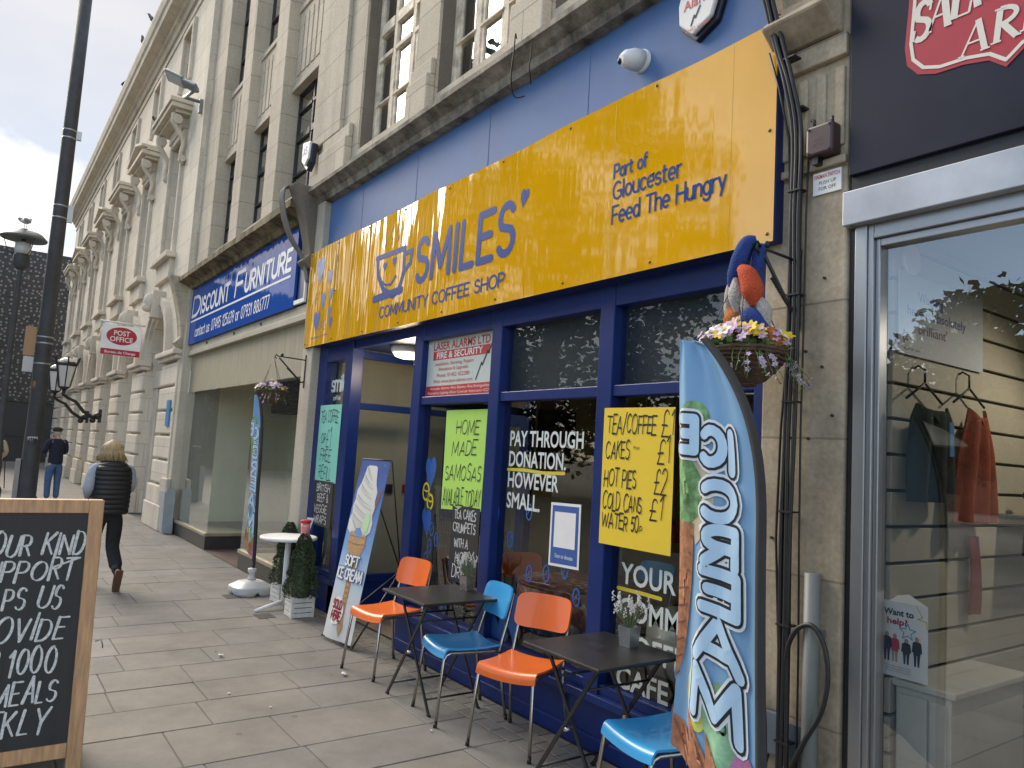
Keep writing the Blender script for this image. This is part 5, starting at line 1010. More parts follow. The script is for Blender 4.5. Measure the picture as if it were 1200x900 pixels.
# ------------------------------------------------------------------ chalkboard A-board
ab = thing('pavement_chalkboard', 'big black chalkboard in a pine frame asking for your kind support', 'chalkboard', (-4.6, -2.9, 0))
def a_leaf(xb, xt, sgn, face):
    ux = V((0, 1, 0)); up = V((xt-xb, 0, 1.33)).normalized(); n = up.cross(ux) if False else ux.cross(up).normalized()
    if n.x*sgn < 0: n = -n
    o = V((xb, -3.24, 0)); Wd, Ht = .73, 1.345; f = MB()
    def rail(u0, u1, v0, v1, th=.036):
        vs = [o+ux*u+up*v+n*d for d in (th/2, -th/2) for u, v in ((u0,v0),(u1,v0),(u1,v1),(u0,v1))]; f.add(vs, [(0,1,2,3),(7,6,5,4),(0,4,5,1),(1,5,6,2),(2,6,7,3),(3,7,4,0)])
    rail(0, .07, 0, Ht); rail(Wd-.07, Wd, 0, Ht); rail(.0705, Wd-.0705, Ht-.07, Ht-.0005); rail(.0705, Wd-.0705, .065, .135)
    fo = f.build('frame', WOOD, ab, bevel=.004)
    b = MB(); vs = [o+ux*u+up*v+n*d for d in (.006,-.006) for u, v in ((.066,.131),(Wd-.066,.131),(Wd-.066,Ht-.066),(.066,Ht-.066))]; b.add(vs, [(0,1,2,3),(7,6,5,4),(0,4,5,1),(1,5,6,2),(2,6,7,3),(3,7,4,0)]); bo = b.build('board', CHALKBOARD, ab)
    return (o + n*.006, ux, up, n)
fr_ = a_leaf(-4.45, -4.62, 1, True); a_leaf(-4.83, -4.66, -1, False)
q = MB(); W_ = .73
# y runs away from the camera's right, so the text runs along +y
for s, u1, v, h, wd, sd in (('YOUR KIND', .645, 1.065, .098, .46, 1), ('SUPPORT', .615, .935, .092, .44, 2), ('HELPS US', .565, .795, .095, .42, 3), ('PROVIDE', .595, .645, .105, .43, 4), ('OVER 1000', .57, .485, .108, .50, 5), ('HEALTHY MEALS', .585, .345, .10, .66, 6), ('WEEKLY', .555, .20, .11, .40, 7)):
    o, ux, up, n = fr_; write(q, s, (o + ux*(u1-wd) + up*v, ux, up, n), h*1.08, .0115, width=wd, gap=.25, jit=.075, seed=sd, off=.001, slant=.22, taper=.2, nib=1.1)
ribbon(q, [(.52,1.00),(.64,1.045)], .009, plane_map(fr_, .001)); q.build('chalk_writing', CHALK, ab)
q = MB(); q.tube([(-4.48,-2.50,.62),(-4.47,-2.475,.63),(-4.475,-2.465,.60),(-4.5,-2.46,.58)], .004, 6); q.build('string', M('string', (.3,.28,.25)), ab)

# ------------------------------------------------------------------ feather flags
CLOTH = M('flag_blue', (.20,.37,.56), rough=.75, var=.10, vs=2.5, stretch=(1,1,.5)); SLEEVE = M('flag_sleeve', (.032,.029,.028), rough=.8, var=.2, vs=12)
LB = M('letter_pale_blue', (.47,.66,.82), rough=.7, var=.06); LW = M('letter_white', (.72,.76,.78), rough=.7); LK = M('letter_black', (.02,.02,.022), rough=.7)
CONE = M('wafer', (.40,.17,.085), rough=.8, var=.4, vs=30); MINT = M('mint_scoop', (.17,.33,.13), rough=.8, var=.6, vs=26); MINT2 = M('mint_pale', (.26,.47,.28), rough=.8, var=.45, vs=9); LIME = M('lime_scoop', (.52,.55,.11), rough=.8, var=.3, vs=12); PINK = M('berry_scoop', (.42,.16,.30), rough=.8, var=.4, vs=14); PLUM = M('plum_scoop', (.17,.045,.11), rough=.8, var=.5, vs=40); CREAM = M('cream_scoop', (.55,.47,.33), rough=.8, var=.15)
def feather(label, basepos, rz, ztop, zlow, width, lean, scale_art, base_label, group, basekind):
    """local x across the flag (pole at +x), y out of the cloth (towards -y is the visible side), z up"""
    t = thing('feather_flag', label, 'flag', basepos, rz, group)
    H_ = ztop - zlow
    def xr(v):   # pole side
        v = max(0, min(1, v)); return -.02 - .015*v - (0 if v < .55 else .30*((v-.55)/.45)**2.6*width/.45)
    def xl(v): return -width*(1.0 - .03*v)
    def zz(u, v):
        lo = -.20*u                       # the lower hem drops towards the pole
        return zlow + (H_)*v + lo*(1-v)**2.0*1.0
    def S(u, v, L=0):
        a, b = xl(v), xr(v)
        if v > .985: b = a + (b-a)*max(.04, 1 - (v-.985)/.015*.55)
        x = a + (b-a)*u
        fold = .022*math.sin(u*7.0 + v*3.2 + 1) + .009*math.sin(u*19 - v*6) + .022*math.sin(v*5+u*2)
        return V((x, fold*(1-u*.5)*(width/.45) - .0007*L - (.002 if L else 0), zz(u, v)))
    q = MB(); q.surf(lambda u, v: S(u, v), 30, 60); c = q.build('cloth', CLOTH, t, local=True); 
    q = MB(); pts = [V((xr(i/40)+.012, S(1, i/40).y, zz(1, i/40))) for i in range(41)]
    q.surf(lambda u, v: V((xr(v)-.018+.044*u, S(1, v).y - .016*math.sin(u*math.pi) - .004, zz(1, v))), 6, 50); q.build('sleeve', SLEEVE, t, local=True, solid=.004)
    q = MB(); q.tube([(.0,0,.06)] + [(max(-width*.75, xr(i/20)+.006), S(1, i/20).y+.004, zz(1, i/20)) for i in range(21)], [.016]*6+[.012]*8+[.008]*8, 8); q.build('pole', BLACK, t, local=True)
    def art(poly, mat, nm, L):
        """printed patch, cut into small pieces so that it follows the folds; nested quads from a star-shaped outline"""
        cx_ = sum(a for a, b in poly)/len(poly); cy_ = sum(b for a, b in poly)/len(poly); q = MB(); k = 6; m_ = len(poly); rings = []
        q.smooth = True
        for j in range(1, k+1): rings += [S(min(1, max(0, cx_+(a-cx_)*j/k)), min(1, max(0, cy_+(b-cy_)*j/k)), L) for a, b in poly]
        rings.append(S(cx_, cy_, L)); q.add(rings, [(j*m_+i, j*m_+(i+1)%m_, (j+1)*m_+(i+1)%m_, (j+1)*m_+i) for j in range(k-1) for i in range(m_)] + [(i, (i+1)%m_, k*m_) for i in range(m_)])
        return q.build(nm, mat, c, local=True)
    circ = lambda cx_, cy_, rx, ry, n=24, a0=0: [(cx_+rx*math.cos(2*math.pi*i/n+a0), cy_+ry*math.sin(2*math.pi*i/n+a0)) for i in range(n)]
    dens = lambda poly, k=4: [((1-j/k)*poly[i][0]+j/k*poly[(i+1)%len(poly)][0], (1-j/k)*poly[i][1]+j/k*poly[(i+1)%len(poly)][1]) for i in range(len(poly)) for j in range(k)]
    # upper cone at the left edge
    art(dens([(0,.79),(.12,.79),(.10,.60),(.0,.62)]), PLUM, 'printed_scoop', 1)
    art(circ(.27,.80,.19,.045), MINT, 'printed_scoop', 2); art(dens([(0,.735),(.12,.74),(.33,.66),(.33,.58),(.16,.54),(.0,.53)]), MINT, 'printed_scoop', 3); art(dens([(.08,.74),(.5,.72),(.46,.55),(.25,.50)]), CREAM, 'printed_cream', 1)
    art(dens([(0,.55),(.24,.55),(.20,.42),(.08,.22),(0,.16)]), CONE, 'printed_cone', 4)
    # lower cones
    art(circ(.30,.165,.15,.075), LIME, 'printed_scoop', 3); art(circ(.62,.145,.24,.085), MINT2, 'printed_scoop', 4); art(circ(.93,.045,.15,.075) if False else circ(.84,.05,.16,.075), PINK, 'printed_scoop', 7)
    art(dens([(0,.08),(.16,.075),(.36,.0),(.0,.005)]), CONE, 'printed_cone', 5); art(dens([(.16,.125),(.42,.055),(.56,.0),(.28,.0)]), CONE, 'printed_cone', 6); art(dens([(.42,.11),(.58,.05),(.82,.10),(.72,.0),(.45,.0)]), CONE, 'printed_cone', 8)
    q = MB(); mc = lambda x, y, L=0: S(x, y, L)
    for i in range(9): ribbon(q, [(.01, .17+.042*i),(max(.03,.05+.02*i), .185+.042*i)], .004, lambda x, y, L=0: S(min(1,max(0,x)), y, 9), 0, caps=False)
    for a_, b_, c_, d_ in ((.02,.07,.22,.0),(.1,.07,.3,.0),(.2,.11,.44,.02),(.26,.08,.5,.0),(.5,.08,.66,.0),(.6,.06,.76,.03)): ribbon(q, [(a_,b_),((a_+c_)/2,(b_+d_)/2),(c_,d_)], .006, lambda x, y, L=0: S(min(1,max(0,x)), y, 9), 0, caps=False)
    q.build('printed_waffle', M('wafer_line', (.20,.075,.04), rough=.8), c, local=True)
    # lettering seen from the back, one letter under the other
    W_, H2 = 1.0, 1.0
    outline, black, fill = MB(), MB(), MB()
    def letter(ch, u0, v0, wu, hv, tilt=0.):
        wd, st = G[ch]
        for pl in st:
            p2 = []
            dense = []
            for i in range(len(pl)-1):
                for j in range(4): dense.append((pl[i][0]+(pl[i+1][0]-pl[i][0])*j/4, pl[i][1]+(pl[i+1][1]-pl[i][1])*j/4))
            dense.append(pl[-1])
            for a, b in dense:
                a = 1 - a/wd           # mirrored: the cloth is seen from its back
                p2.append(((u0 + wu*a + tilt*b*wu)*width, (v0 + hv*b - tilt*.12*a*hv)*H_))
            mpf = lambda x, y, L=0: S(x/width, y/H_, L)
            k = scale_art
            ribbon(outline, p2, .086*k, mpf, 10, rows=6); ribbon(black, p2, .064*k, mpf, 13, rows=5); ribbon(fill, p2,  .043*k, mpf, 16, rows=4)
    letter('I', .66, .685, .04, .085, .6); letter('C', .36, .70, .22, .075, .1); letter('E', .10, .725, .17, .075, .1)
    letter('C', .38, .575, .32, .075); letter('R', .40, .475, .32, .075); letter('E', .38, .375, .36, .08); letter('A', .30, .26, .48, .09); letter('M', .28, .135, .50, .10)
    outline.build('letter_outline', LW, c, local=True); black.build('letter_edge', LK, c, local=True); fill.build('lettering', LB, c, local=True)
    if basekind == 'cross':
        q = MB(); 
        for a in (35, 125): q.bar((-.38*math.cos(R(a)), -.38*math.sin(R(a)), .015+.012*(a>90)), (.38*math.cos(R(a)), .38*math.sin(R(a)), .015+.012*(a>90)), .035, .012)
        q.cyl((0,0,.02), (0,0,.12), .02); q.build('cross_base', BLACK, t, local=True)
    else:
        q = MB(); pr = [(.20,.0),(.215,.02),(.215,.085),(.19,.10),(.13,.135),(.075,.15),(.045,.152)]
        n = 32; vs = []
        for r_, z in pr:
            for k in range(n):
                a = 2*math.pi*k/n; kx = (abs(math.cos(a))**4+abs(math.sin(a))**4)**-.25; notch = .032 if z < .03 and abs(math.sin(2*a)) < .38 else 0; vs.append((r_*kx*math.cos(a), r_*kx*math.sin(a), z + notch))
        q.smooth = True; q.add(vs, [(i*n+k, i*n+(k+1)%n, (i+1)*n+(k+1)%n, (i+1)*n+k) for i in range(len(pr)-1) for k in range(n)] + [tuple((len(pr)-1)*n+k for k in range(n))]); q.build('water_base', M('white_plastic', (.50,.50,.48), rough=.4, var=.05), t, local=True, bevel=.004)
        MB().lathe([(.045,.15),(.045,.17),(.034,.18),(.034,.225),(.048,.23),(.048,.275),(.03,.28)], (0,0,0), 18).build('collar', M('white_plastic_2', (.52,.52,.50), rough=.4), t, local=True)
    return t
feather('tall light blue ice cream feather flag leaning across the cafe window', (-1.735, -.68, 0), R(2), 2.235, .56, .445, 0, 1.0, '', None, 'cross')
feather('furled blue ice cream flag on a white water-filled base by the furniture shop', (-8.66, -.40, 0), R(5), 2.25, .55, .34, 0, .8, '', None, 'base')

# ------------------------------------------------------------------ soft ice cream banner stand
t = thing('ice_cream_banner', 'tall narrow soft ice cream banner stand with a swirl cone picture', 'banner', (-6.2, -.3, 0))
bl, br_, tl2, tr2 = V((-6.47,-.42,.03)), V((-6.0,-.37,.03)), V((-6.40,-.20,1.60)), V((-5.93,-.15,1.60))
ux, uy = (br_-bl), (tl2-bl); WB, HB = ux.length, uy.length; ux = ux.normalized(); uy = uy.normalized(); nn = ux.cross(uy).normalized(); nn = nn if nn.y < 0 else -nn; FB = (bl, ux, uy, nn)
bm_ = bpy.data.materials.new('banner_print'); bm_.use_nodes = True; tt = bm_.node_tree; L = tt.links.new
g = tt.nodes.new('ShaderNodeNewGeometry'); s = tt.nodes.new('ShaderNodeSeparateXYZ'); L(g.outputs['Position'], s.inputs[0]); r = tt.nodes.new('ShaderNodeMapRange'); r.inputs[1].default_value = .25; r.inputs[2].default_value = 1.5; L(s.outputs[2], r.inputs[0])
cr = tt.nodes.new('ShaderNodeValToRGB'); e = cr.color_ramp.elements; e[0].color = (.62,.62,.60,1); e[1].color = (.045,.09,.30,1); k = e.new(.25); k.color = (.50,.58,.66,1); k = e.new(.45); k.color = (.20,.36,.60,1); k = e.new(.75); k.color = (.10,.19,.46,1); L(r.outputs[0], cr.inputs[0]); L(cr.outputs[0], tt.nodes['Principled BSDF'].inputs['Base Color']); tt.nodes['Principled BSDF'].inputs['Roughness'].default_value = .45
q = MB(); vs = []; nu, nv = 8, 24
def bs(u, v): return bl + ux*WB*u + uy*HB*v + nn*(.012*math.sin(v*math.pi)*math.sin(u*math.pi) + (.01*math.sin(u*6) if v < .1 else 0))
q.surf(lambda u, v: bs(u, v), nu, nv); bo = q.build('banner', bm_, t, solid=.001)
bmap = lambda u, v, L=0: bs(u/WB, v/HB) + nn*(.0025 + .0004*L)
def patch(poly, mat, nm, L, k=5):
    cx_ = sum(a for a, b in poly)/len(poly); cy_ = sum(b for a, b in poly)/len(poly); q = MB(); m_ = len(poly); rings = []
    for j in range(1, k+1): rings += [bmap(cx_+(a-cx_)*j/k, cy_+(b-cy_)*j/k, L) for a, b in poly]
    rings.append(bmap(cx_, cy_, L)); q.add(rings, [(j*m_+i, j*m_+(i+1)%m_, (j+1)*m_+(i+1)%m_, (j+1)*m_+i) for j in range(k-1) for i in range(m_)] + [(i, (i+1)%m_, k*m_) for i in range(m_)]); return q.build(nm, mat, bo)
ICW = M('ice_white', (.66,.64,.58), rough=.6); ICS = M('ice_shade', (.40,.37,.31), rough=.6); WAF = M('wafer_tan', (.47,.27,.11), rough=.6, var=.25, vs=40); WAFD = M('wafer_dark', (.32,.16,.06), rough=.6)
cx0 = WB*.50
out_l = [(.06,.985),(.10,.975),(.13,.91),(.15,.88),(.20,.84),(.19,.79),(.215,.755),(.20,.71),(.235,.67),(.225,.62),(.17,.60)]
ice = [(cx0-.02, HB*.965)] + [(cx0-.02+a*.72*1.15, HB*(b-.02)) for a, b in out_l] + [(cx0-.03-a*.72*1.15, HB*(b-.02)) for a, b in reversed(out_l)]
patch([(cx0+.10, HB*.70),(cx0+.20, HB*.85),(cx0+.215, HB*.835),(cx0+.14, HB*.66)], M('flake', (.24,.11,.08), rough=.7, var=.4, vs=60), 'printed_flake', 1)
patch(ice, ICW, 'printed_ice_cream', 3)
q = MB()
for zf, x0, x1 in ((.915,-.07,.03),(.865,-.09,.07),(.81,-.11,.09),(.75,-.14,.12),(.695,-.15,.12),(.645,-.16,.13)): ribbon(q, [(cx0-.02+x0+(x1-x0)*i/8+.01, HB*(zf+.022*(1-i/8)) - .05*i/8 - .012*math.sin(i/8*math.pi)) for i in range(9)], .042, bmap, 5, taper=.6)
q.build('printed_half_tone', M('ice_half_tone', (.55,.525,.46), rough=.6), bo)
q = MB()
for zf, x0, x1 in ((.93,-.07,.03),(.885,-.09,.07),(.83,-.11,.09),(.77,-.14,.12),(.715,-.15,.12),(.665,-.16,.13),(.625,-.13,.02)): ribbon(q, [(cx0-.02+x0+(x1-x0)*i/8, HB*(zf+.022*(1-i/8)) - .05*i/8 - .012*math.sin(i/8*math.pi)) for i in range(9)], .013, bmap, 8, taper=.85)
q.build('printed_shading', ICS, bo)
patch([(cx0-.14,HB*.59),(cx0+.13,HB*.59),(cx0+.13,HB*.535),(cx0+.145,HB*.53),(cx0+.09,HB*.46),(cx0+.05,HB*.36),(cx0+.05,HB*.07),(cx0+.02,HB*.02),(cx0-.02,HB*.06),(cx0-.03,HB*.36),(cx0-.10,HB*.46),(cx0-.155,HB*.53),(cx0-.14,HB*.535)], WAF, 'printed_cone', 2)
q = MB(); ribbon(q, [(cx0-.15,HB*.53),(cx0,HB*.523),(cx0+.14,HB*.53)], .008, bmap, 6); ribbon(q, [(cx0-.13,HB*.565),(cx0+.12,HB*.565)], .006, bmap, 6)
for i in range(7): ribbon(q, [(cx0-.03,HB*(.31-.03*i)),(cx0+.045,HB*(.33-.03*i))], .004, bmap, 6); ribbon(q, [(cx0+.045,HB*(.31-.03*i)),(cx0-.03,HB*(.33-.03*i))], .004, bmap, 8)
q.build('printed_waffle', WAFD, bo)
patch([(cx0+.05,HB*.70),(cx0+.11,HB*.705),(cx0+.13,HB*.66),(cx0+.12,HB*.60),(cx0+.07,HB*.585),(cx0+.04,HB*.62)], M('price_star', (.50,.72,.36), rough=.6), 'price_sticker', 9)
o1, o2 = MB(), MB()
for s, x, z, h, wd in (('SOFT', .13, .405, .085, .22), ('ICE CREAM', .03, .33, .088, .41)):
    pls, _w = stroke_text(s, h, width=wd)
    for i, pl in enumerate(pls): p2 = [(x+a, HB*z+b) for a, b in pl]; ribbon(o1, p2, .030, bmap, 10+(i*3)%9); ribbon(o2, p2, .017, bmap, 20+(i*3)%9)
o1.build('letter_edge', M('letter_blue', (.10,.16,.33)), bo); o2.build('lettering', WHITE, bo)
patch([(.16+.105*math.cos(i*.35), HB*.155+.12*math.sin(i*.35)) for i in range(18)], WHITE, 'white_disc', 12)
q = MB()
for s, x, z, h, wd in (('SOLD', .08, .165, .07, .15), ('HERE', .085, .105, .07, .15)):
    pls, _w = stroke_text(s, h, width=wd)
    for i, pl in enumerate(pls): ribbon(q, [(x+a, HB*z+b) for a, b in pl], .019, bmap, 16+(i*3)%9)
q.build('red_lettering', M('dark_red_print', (.30,.012,.02)), bo)
q = MB(); r_ = random.Random(3)
for k in range(70):
    u, v = r_.uniform(.03,.97), r_.uniform(.3,.98)
    if abs(u-.5) < .36-.0*v and v > .55 and v < .95: continue
    a = r_.uniform(.0018,.004); q.add([bmap(u*WB+a*math.cos(j*1.05), v*HB+a*math.sin(j*1.05), 0) for j in range(6)], [tuple(range(6))])
q.build('printed_snow', WHITE, bo)
hub = V((-6.12,.12,.62)); q = MB()
for p in (tl2+V((0,.01,0)), tr2+V((0,.01,0))): q.tube([p, hub], .007, 6)
for p in (V((-6.5,-.42,.02)), V((-5.98,-.36,.02)), V((-6.05,.62,.02))): q.tube([hub, p], .008, 6)
q.tube([tl2, tr2], .006, 6); q.tube([bl, br_], .008, 6); q.sphere(hub, .035, 10, 8); q.build('stand', BLACK, t)

# ------------------------------------------------------------------ hanging baskets
FL = [M('petal_yellow', (.70,.47,.02), rough=.6), M('petal_white', (.72,.70,.64), rough=.6), M('petal_lilac', (.46,.30,.48), rough=.6, var=.25, vs=40), M('petal_pale', (.55,.40,.55), rough=.6, var=.3, vs=40)]
WICK = M('wicker', (.085,.048,.026), rough=.8, var=.5, vs=25, bump=.6, bs=50)
def flower(q, c, r, n=5, tilt=None, r_=rnd):
    ax = (tilt or V((0,0,1))).normalized(); a = ax.orthogonal().normalized(); b = ax.cross(a); ph = r_.uniform(0, 6)
    for k in range(n):
        t = ph + 2*math.pi*k/n; d = a*math.cos(t)+b*math.sin(t); e = a*math.cos(t+1.57)+b*math.sin(t+1.57)
        q.add([c, c+d*r*.5+e*r*.34+ax*r*.15, c+d*r+e*r*.14+ax*r*.22, c+d*r-e*r*.14+ax*r*.22, c+d*r*.5-e*r*.34+ax*r*.15], [(0,1,2,3,4)])
def basket(label, c, R0, big, hookz, seed):
    t = thing('hanging_basket', label, 'hanging basket', c, 0, None); c = V(c); r_ = random.Random(seed)
    prof = [(R0*.25,-R0*.80),(R0*.55,-R0*.70),(R0*.82,-R0*.42),(R0*.97,-R0*.1),(R0*1.02,.0),(R0*.93,.01),(R0*.86,-R0*.15)]
    q = MB().lathe(prof, c, 36); 
    for k in range(9):
        f = k/8; rr = R0*(.28+.74*math.sin(f*1.45)**.8) + .004; z = -R0*.78*(1-f)**1.15
        q.tube([c+V((rr*math.cos(a*.2618)+r_.uniform(-.003,.003), rr*math.sin(a*.2618), z+r_.uniform(-.004,.004))) for a in range(25)], R0*.05, 6, caps=False)
    q.build('basket', WICK, t)
    q = MB()
    for k in range(4): a = k*1.571+.6; q.tube([c+V((R0*.97*math.cos(a), R0*.97*math.sin(a), 0)), V((c.x, c.y, hookz))], .0025, 5)
    q.build('chain', BLACK, t)
    lf = MB(); fl = [MB() for _ in FL]
    for k in range(420 if big else 160):
        a = r_.uniform(0, 6.283); rr = R0*1.05*math.sqrt(r_.random()); p = c + V((rr*math.cos(a), rr*math.sin(a), .01+r_.uniform(0,.35)*R0*(1.15-rr/R0))); s = R0*r_.uniform(.10,.24); d = V((r_.uniform(-1,1), r_.uniform(-1,1), r_.uniform(-.2,.9))).normalized(); e = d.orthogonal().normalized()*s*.33
        lf.add([p, p+d*s*.5+e, p+d*s, p+d*s*.5-e], [(0,1,2,3)])
    for k in range(30 if big else 14):
        a = r_.uniform(-.6, 2.2) if r_.random() < .7 else r_.uniform(0, 6.28); p0 = c + V((R0*math.cos(a-1), R0*math.sin(a-1), 0)); q_ = [p0]
        for j in range(5): q_.append(q_[-1] + V((math.cos(a-1)*.02*R0/.19 + r_.uniform(-.01,.01), math.sin(a-1)*.02*R0/.19, -.035*R0/.19*r_.uniform(.4,1.2))))
        lf.tube(q_, .0016, 4)
        for j in range(2, 6):
            if r_.random() < .4: flower(fl[3], q_[j], R0*.065, tilt=V((r_.uniform(-1,1), -1, r_.uniform(-.5,1))), r_=r_)
            s = R0*.08; d = V((r_.uniform(-1,1), r_.uniform(-1,1), -.3)).normalized(); e = d.orthogonal().normalized()*s*.3; lf.add([q_[j], q_[j]+d*s*.5+e, q_[j]+d*s, q_[j]+d*s*.5-e], [(0,1,2,3)])
    for k in range(210 if big else 120):
        a = r_.uniform(0, 6.283); rr = R0*1.08*math.sqrt(r_.random()); i = r_.choice((0,1,2,2,3,3)) if big else r_.choice((0,1,2,2,2,3,3)); p = c + V((rr*math.cos(a), rr*math.sin(a), .02+R0*(.62 if big else .45)*(1.12-rr/R0)+r_.uniform(0,.04)*R0/.19)); tl_ = V((math.cos(a)*rr/R0-.1+r_.uniform(-.5,.5), math.sin(a)*rr/R0-.5+r_.uniform(-.5,.5), .8))
        flower(fl[i], p, R0*(.17 if i < 2 else .12)*r_.uniform(.8,1.2), 5 if i else 6, tl_, r_)
        if i == 1: fl[0].sphere(p+tl_.normalized()*R0*.02, R0*.03, 6, 4)
    lf.build('foliage', M('basket_leaf', (.10,.17,.045), rough=.55, var=.5, vs=22), t)
    for q, mt, nm in zip(fl, FL, ('yellow_flowers','white_flowers','lilac_flowers','pale_flowers')): q.build(nm, mt, t, solid=.0006)
    return t
basket('wicker hanging basket of pansies beside the yellow shop sign', (-2.12, -.37, 2.225), .185, True, 2.66, 3)
basket('hanging basket of lilac flowers outside the furniture shop', (-8.44, -.44, 2.27), .165, False, 2.66, 8)
def bracket(label, x, y0, z, ln):
    t = thing('basket_bracket', label, 'bracket', (x, y0, z-.3)); q = MB(); q.box(x-.012, x+.012, y0-.008, y0, z-.32, z+.06); q.build('wall_plate', BLACK, t)
    q = MB(); q.tube([(x,y0,z),(x,y0-ln,z+.01)], .007, 8); q.tube([(x,y0-ln,z+.01),(x,y0-ln-.02,z+.03),(x,y0-ln-.03,z+.0),(x,y0-ln-.01,z-.02)], .007, 8)
    q.tube([(x,y0-.01,z-.25),(x,y0-.04,z-.26),(x,y0-.07,z-.23),(x,y0-ln*.95,z-.005)], .009, 8)
    for k in range(10): a = V((x,y0-.1-.012*k,z-.205+.0095*k*1.05)); q.sphere(a, .011, 6, 4)
    q.sphere((x,y0-ln*.85,z+.03), .018, 10, 8); q.build('arm', BLACK, t); return t
bracket('black iron bracket on the stone pillar holding the pansy basket', -2.055, -.05, 2.69, .30); bracket('black iron bracket on the pale pillar holding the lilac basket', -8.38, -.09, 2.66, .33)
t = thing('knitted_braid', 'blue, orange and cream knitted braid tied round the arm of the basket bracket', 'decoration', (-2.1, -.35, 2.3))
KB, KO, KC, KR = M('knit_blue', (.018,.05,.22), rough=.9, bump=.6, bs=120, var=.2, vs=80), M('knit_orange', (.46,.14,.025), rough=.9, bump=.6, bs=120, var=.2, vs=80), M('knit_cream', (.46,.43,.38), rough=.9, bump=.8, bs=120, var=.25, vs=90), M('knit_red', (.50,.07,.02), rough=.9, bump=.6, bs=120, var=.2, vs=80)
def strand(pts, rs, mat, nm):
    q = MB(); q.tube(spline(pts, 6), spline_radii(rs, 6), 12); o = q.build(nm, mat, t); return o
X0, Yb = -2.10, -.36
strand([(X0+.03,Yb,2.735),(X0-.005,Yb-.02,2.72),(X0-.03,Yb-.035,2.66),(X0-.06,Yb-.03,2.585),(X0-.08,Yb-.02,2.52)], [.020,.034,.036,.034,.02], KB, 'blue_wool'); strand([(X0+.04,Yb+.02,2.72),(X0+.02,Yb+.03,2.66),(X0,Yb+.03,2.58)], [.02,.03,.02], KB, 'blue_wool')
strand([(X0-.01,Yb-.05,2.60),(X0+.03,Yb-.055,2.56),(X0+.055,Yb-.05,2.49),(X0+.06,Yb-.04,2.42)], [.022,.042,.05,.018], KR, 'red_wool')
strand([(X0-.07,Yb-.02,2.58),(X0-.09,Yb-.02,2.50),(X0-.095,Yb-.01,2.42),(X0-.08,Yb,2.38)], [.014,.025,.028,.015], KC, 'cream_wool'); strand([(X0-.045,Yb-.04,2.56),(X0-.035,Yb-.05,2.48),(X0-.03,Yb-.04,2.40)], [.015,.034,.015], KC, 'cream_wool')
strand([(X0-.08,Yb-.03,2.42),(X0-.055,Yb-.04,2.37),(X0-.05,Yb-.03,2.31)], [.02,.042,.035], KO, 'orange_wool'); strand([(X0+.0,Yb-.04,2.50),(X0+.02,Yb-.04,2.42),(X0+.03,Yb-.03,2.36)], [.012,.03,.02], KC, 'cream_wool'); strand([(X0+.06,Yb-.03,2.47),(X0+.095,Yb-.02,2.40),(X0+.10,Yb-.01,2.33)], [.015,.034,.02], KC, 'cream_wool')
strand([(X0+.0,Yb-.03,2.36),(X0+.05,Yb-.05,2.37),(X0+.09,Yb-.03,2.31),(X0+.12,Yb-.01,2.27)], [.02,.045,.04,.02], KB, 'blue_wool'); strand([(X0+.11,Yb-.02,2.32),(X0+.14,Yb-.01,2.27),(X0+.145,Yb,2.20)], [.02,.036,.018], KO, 'orange_wool')

# ------------------------------------------------------------------ planters, round table, collection tin
def topiary(label, loc, h, seed, rz):
    t = thing('topiary_planter', label, 'planter', loc, rz, 'clipped box cones in white planters'); q = MB(); s = .115
    for k in range(4): z = .048*k; q.box(-s, s, -s, s, z+.004, z+.0455)
    for a in (-s+.012, s-.012):
        for b in (-s+.012, s-.012): q.box(a-.013, a+.013, b-.013, b+.013, 0, .2)
    q.build('planter_box', M('planter_white', (.62,.60,.55), rough=.6, var=.15, vs=14), t, local=True, bevel=.003)
    q = MB(); q.box(-s+.01, s-.01, -s+.01, s-.01, .01, .185); q.build('soil', M('soil', (.02,.016,.012), rough=1), t, local=True)
    r_ = random.Random(seed); q = MB(); 
    q.lathe([(.09,.19),(.105,.26),(.088,.45),(.058,h-.12),(.03,h-.06),(.0,h-.05)], (0,0,0), 14)
    for k in range(5200):
        v = r_.random()**.85; z = .185 + (h-.185)*v; rad = (.150*(1-v)**.62+.022)*(1+.07*math.sin(z*40+seed)); rad *= r_.uniform(.84,1.07); a = r_.uniform(0, 6.283)
        p = V((rad*math.cos(a), rad*math.sin(a), z)); d = (V((math.cos(a), math.sin(a), .5)) + V((r_.uniform(-1,1), r_.uniform(-1,1), r_.uniform(-1,1)))*.9).normalized(); s2 = r_.uniform(.010,.020); e = d.orthogonal().normalized(); e = (e*math.cos(k)+d.cross(e)*math.sin(k))*s2*.45
        q.add([p-d*s2*.3, p+d*s2*.3+e, p+d*s2, p+d*s2*.3-e], [(0,1,2,3)])
    q.build('foliage', BOXLEAF, t, local=True); return t
topiary('clipped green cone in a white planter nearer the round table and the furniture shop', (-8.12, -.20, 0), .84, 3, R(4)); topiary('clipped green cone in a white planter in front of the cafe doorway post', (-7.40, -.30, 0), .80, 9, R(-3))
t = thing('round_bistro_table', 'round glass-topped white pedestal table between the two clipped cones', 'table', (-7.78, -.33, 0)); MB().lathe([(.0,.705),(.272,.705),(.284,.712),(.284,.728),(.274,.735),(.266,.731),(.0,.731)], (-7.78,-.33,0), 48).build('tabletop', M('grey_glass_top', (.11,.125,.13), spec=.25, rough=.3, var=.2, vs=30), t)
MB().lathe([(.272,.704),(.290,.708),(.290,.732),(.275,.739),(.268,.736)], (-7.78,-.33,0), 48).build('rim', WHITE, t); MB().tube([(-7.78,-.33,.03),(-7.78,-.33,.705)], .03, 14).build('pillar_leg', WHITE, t)
q = MB()
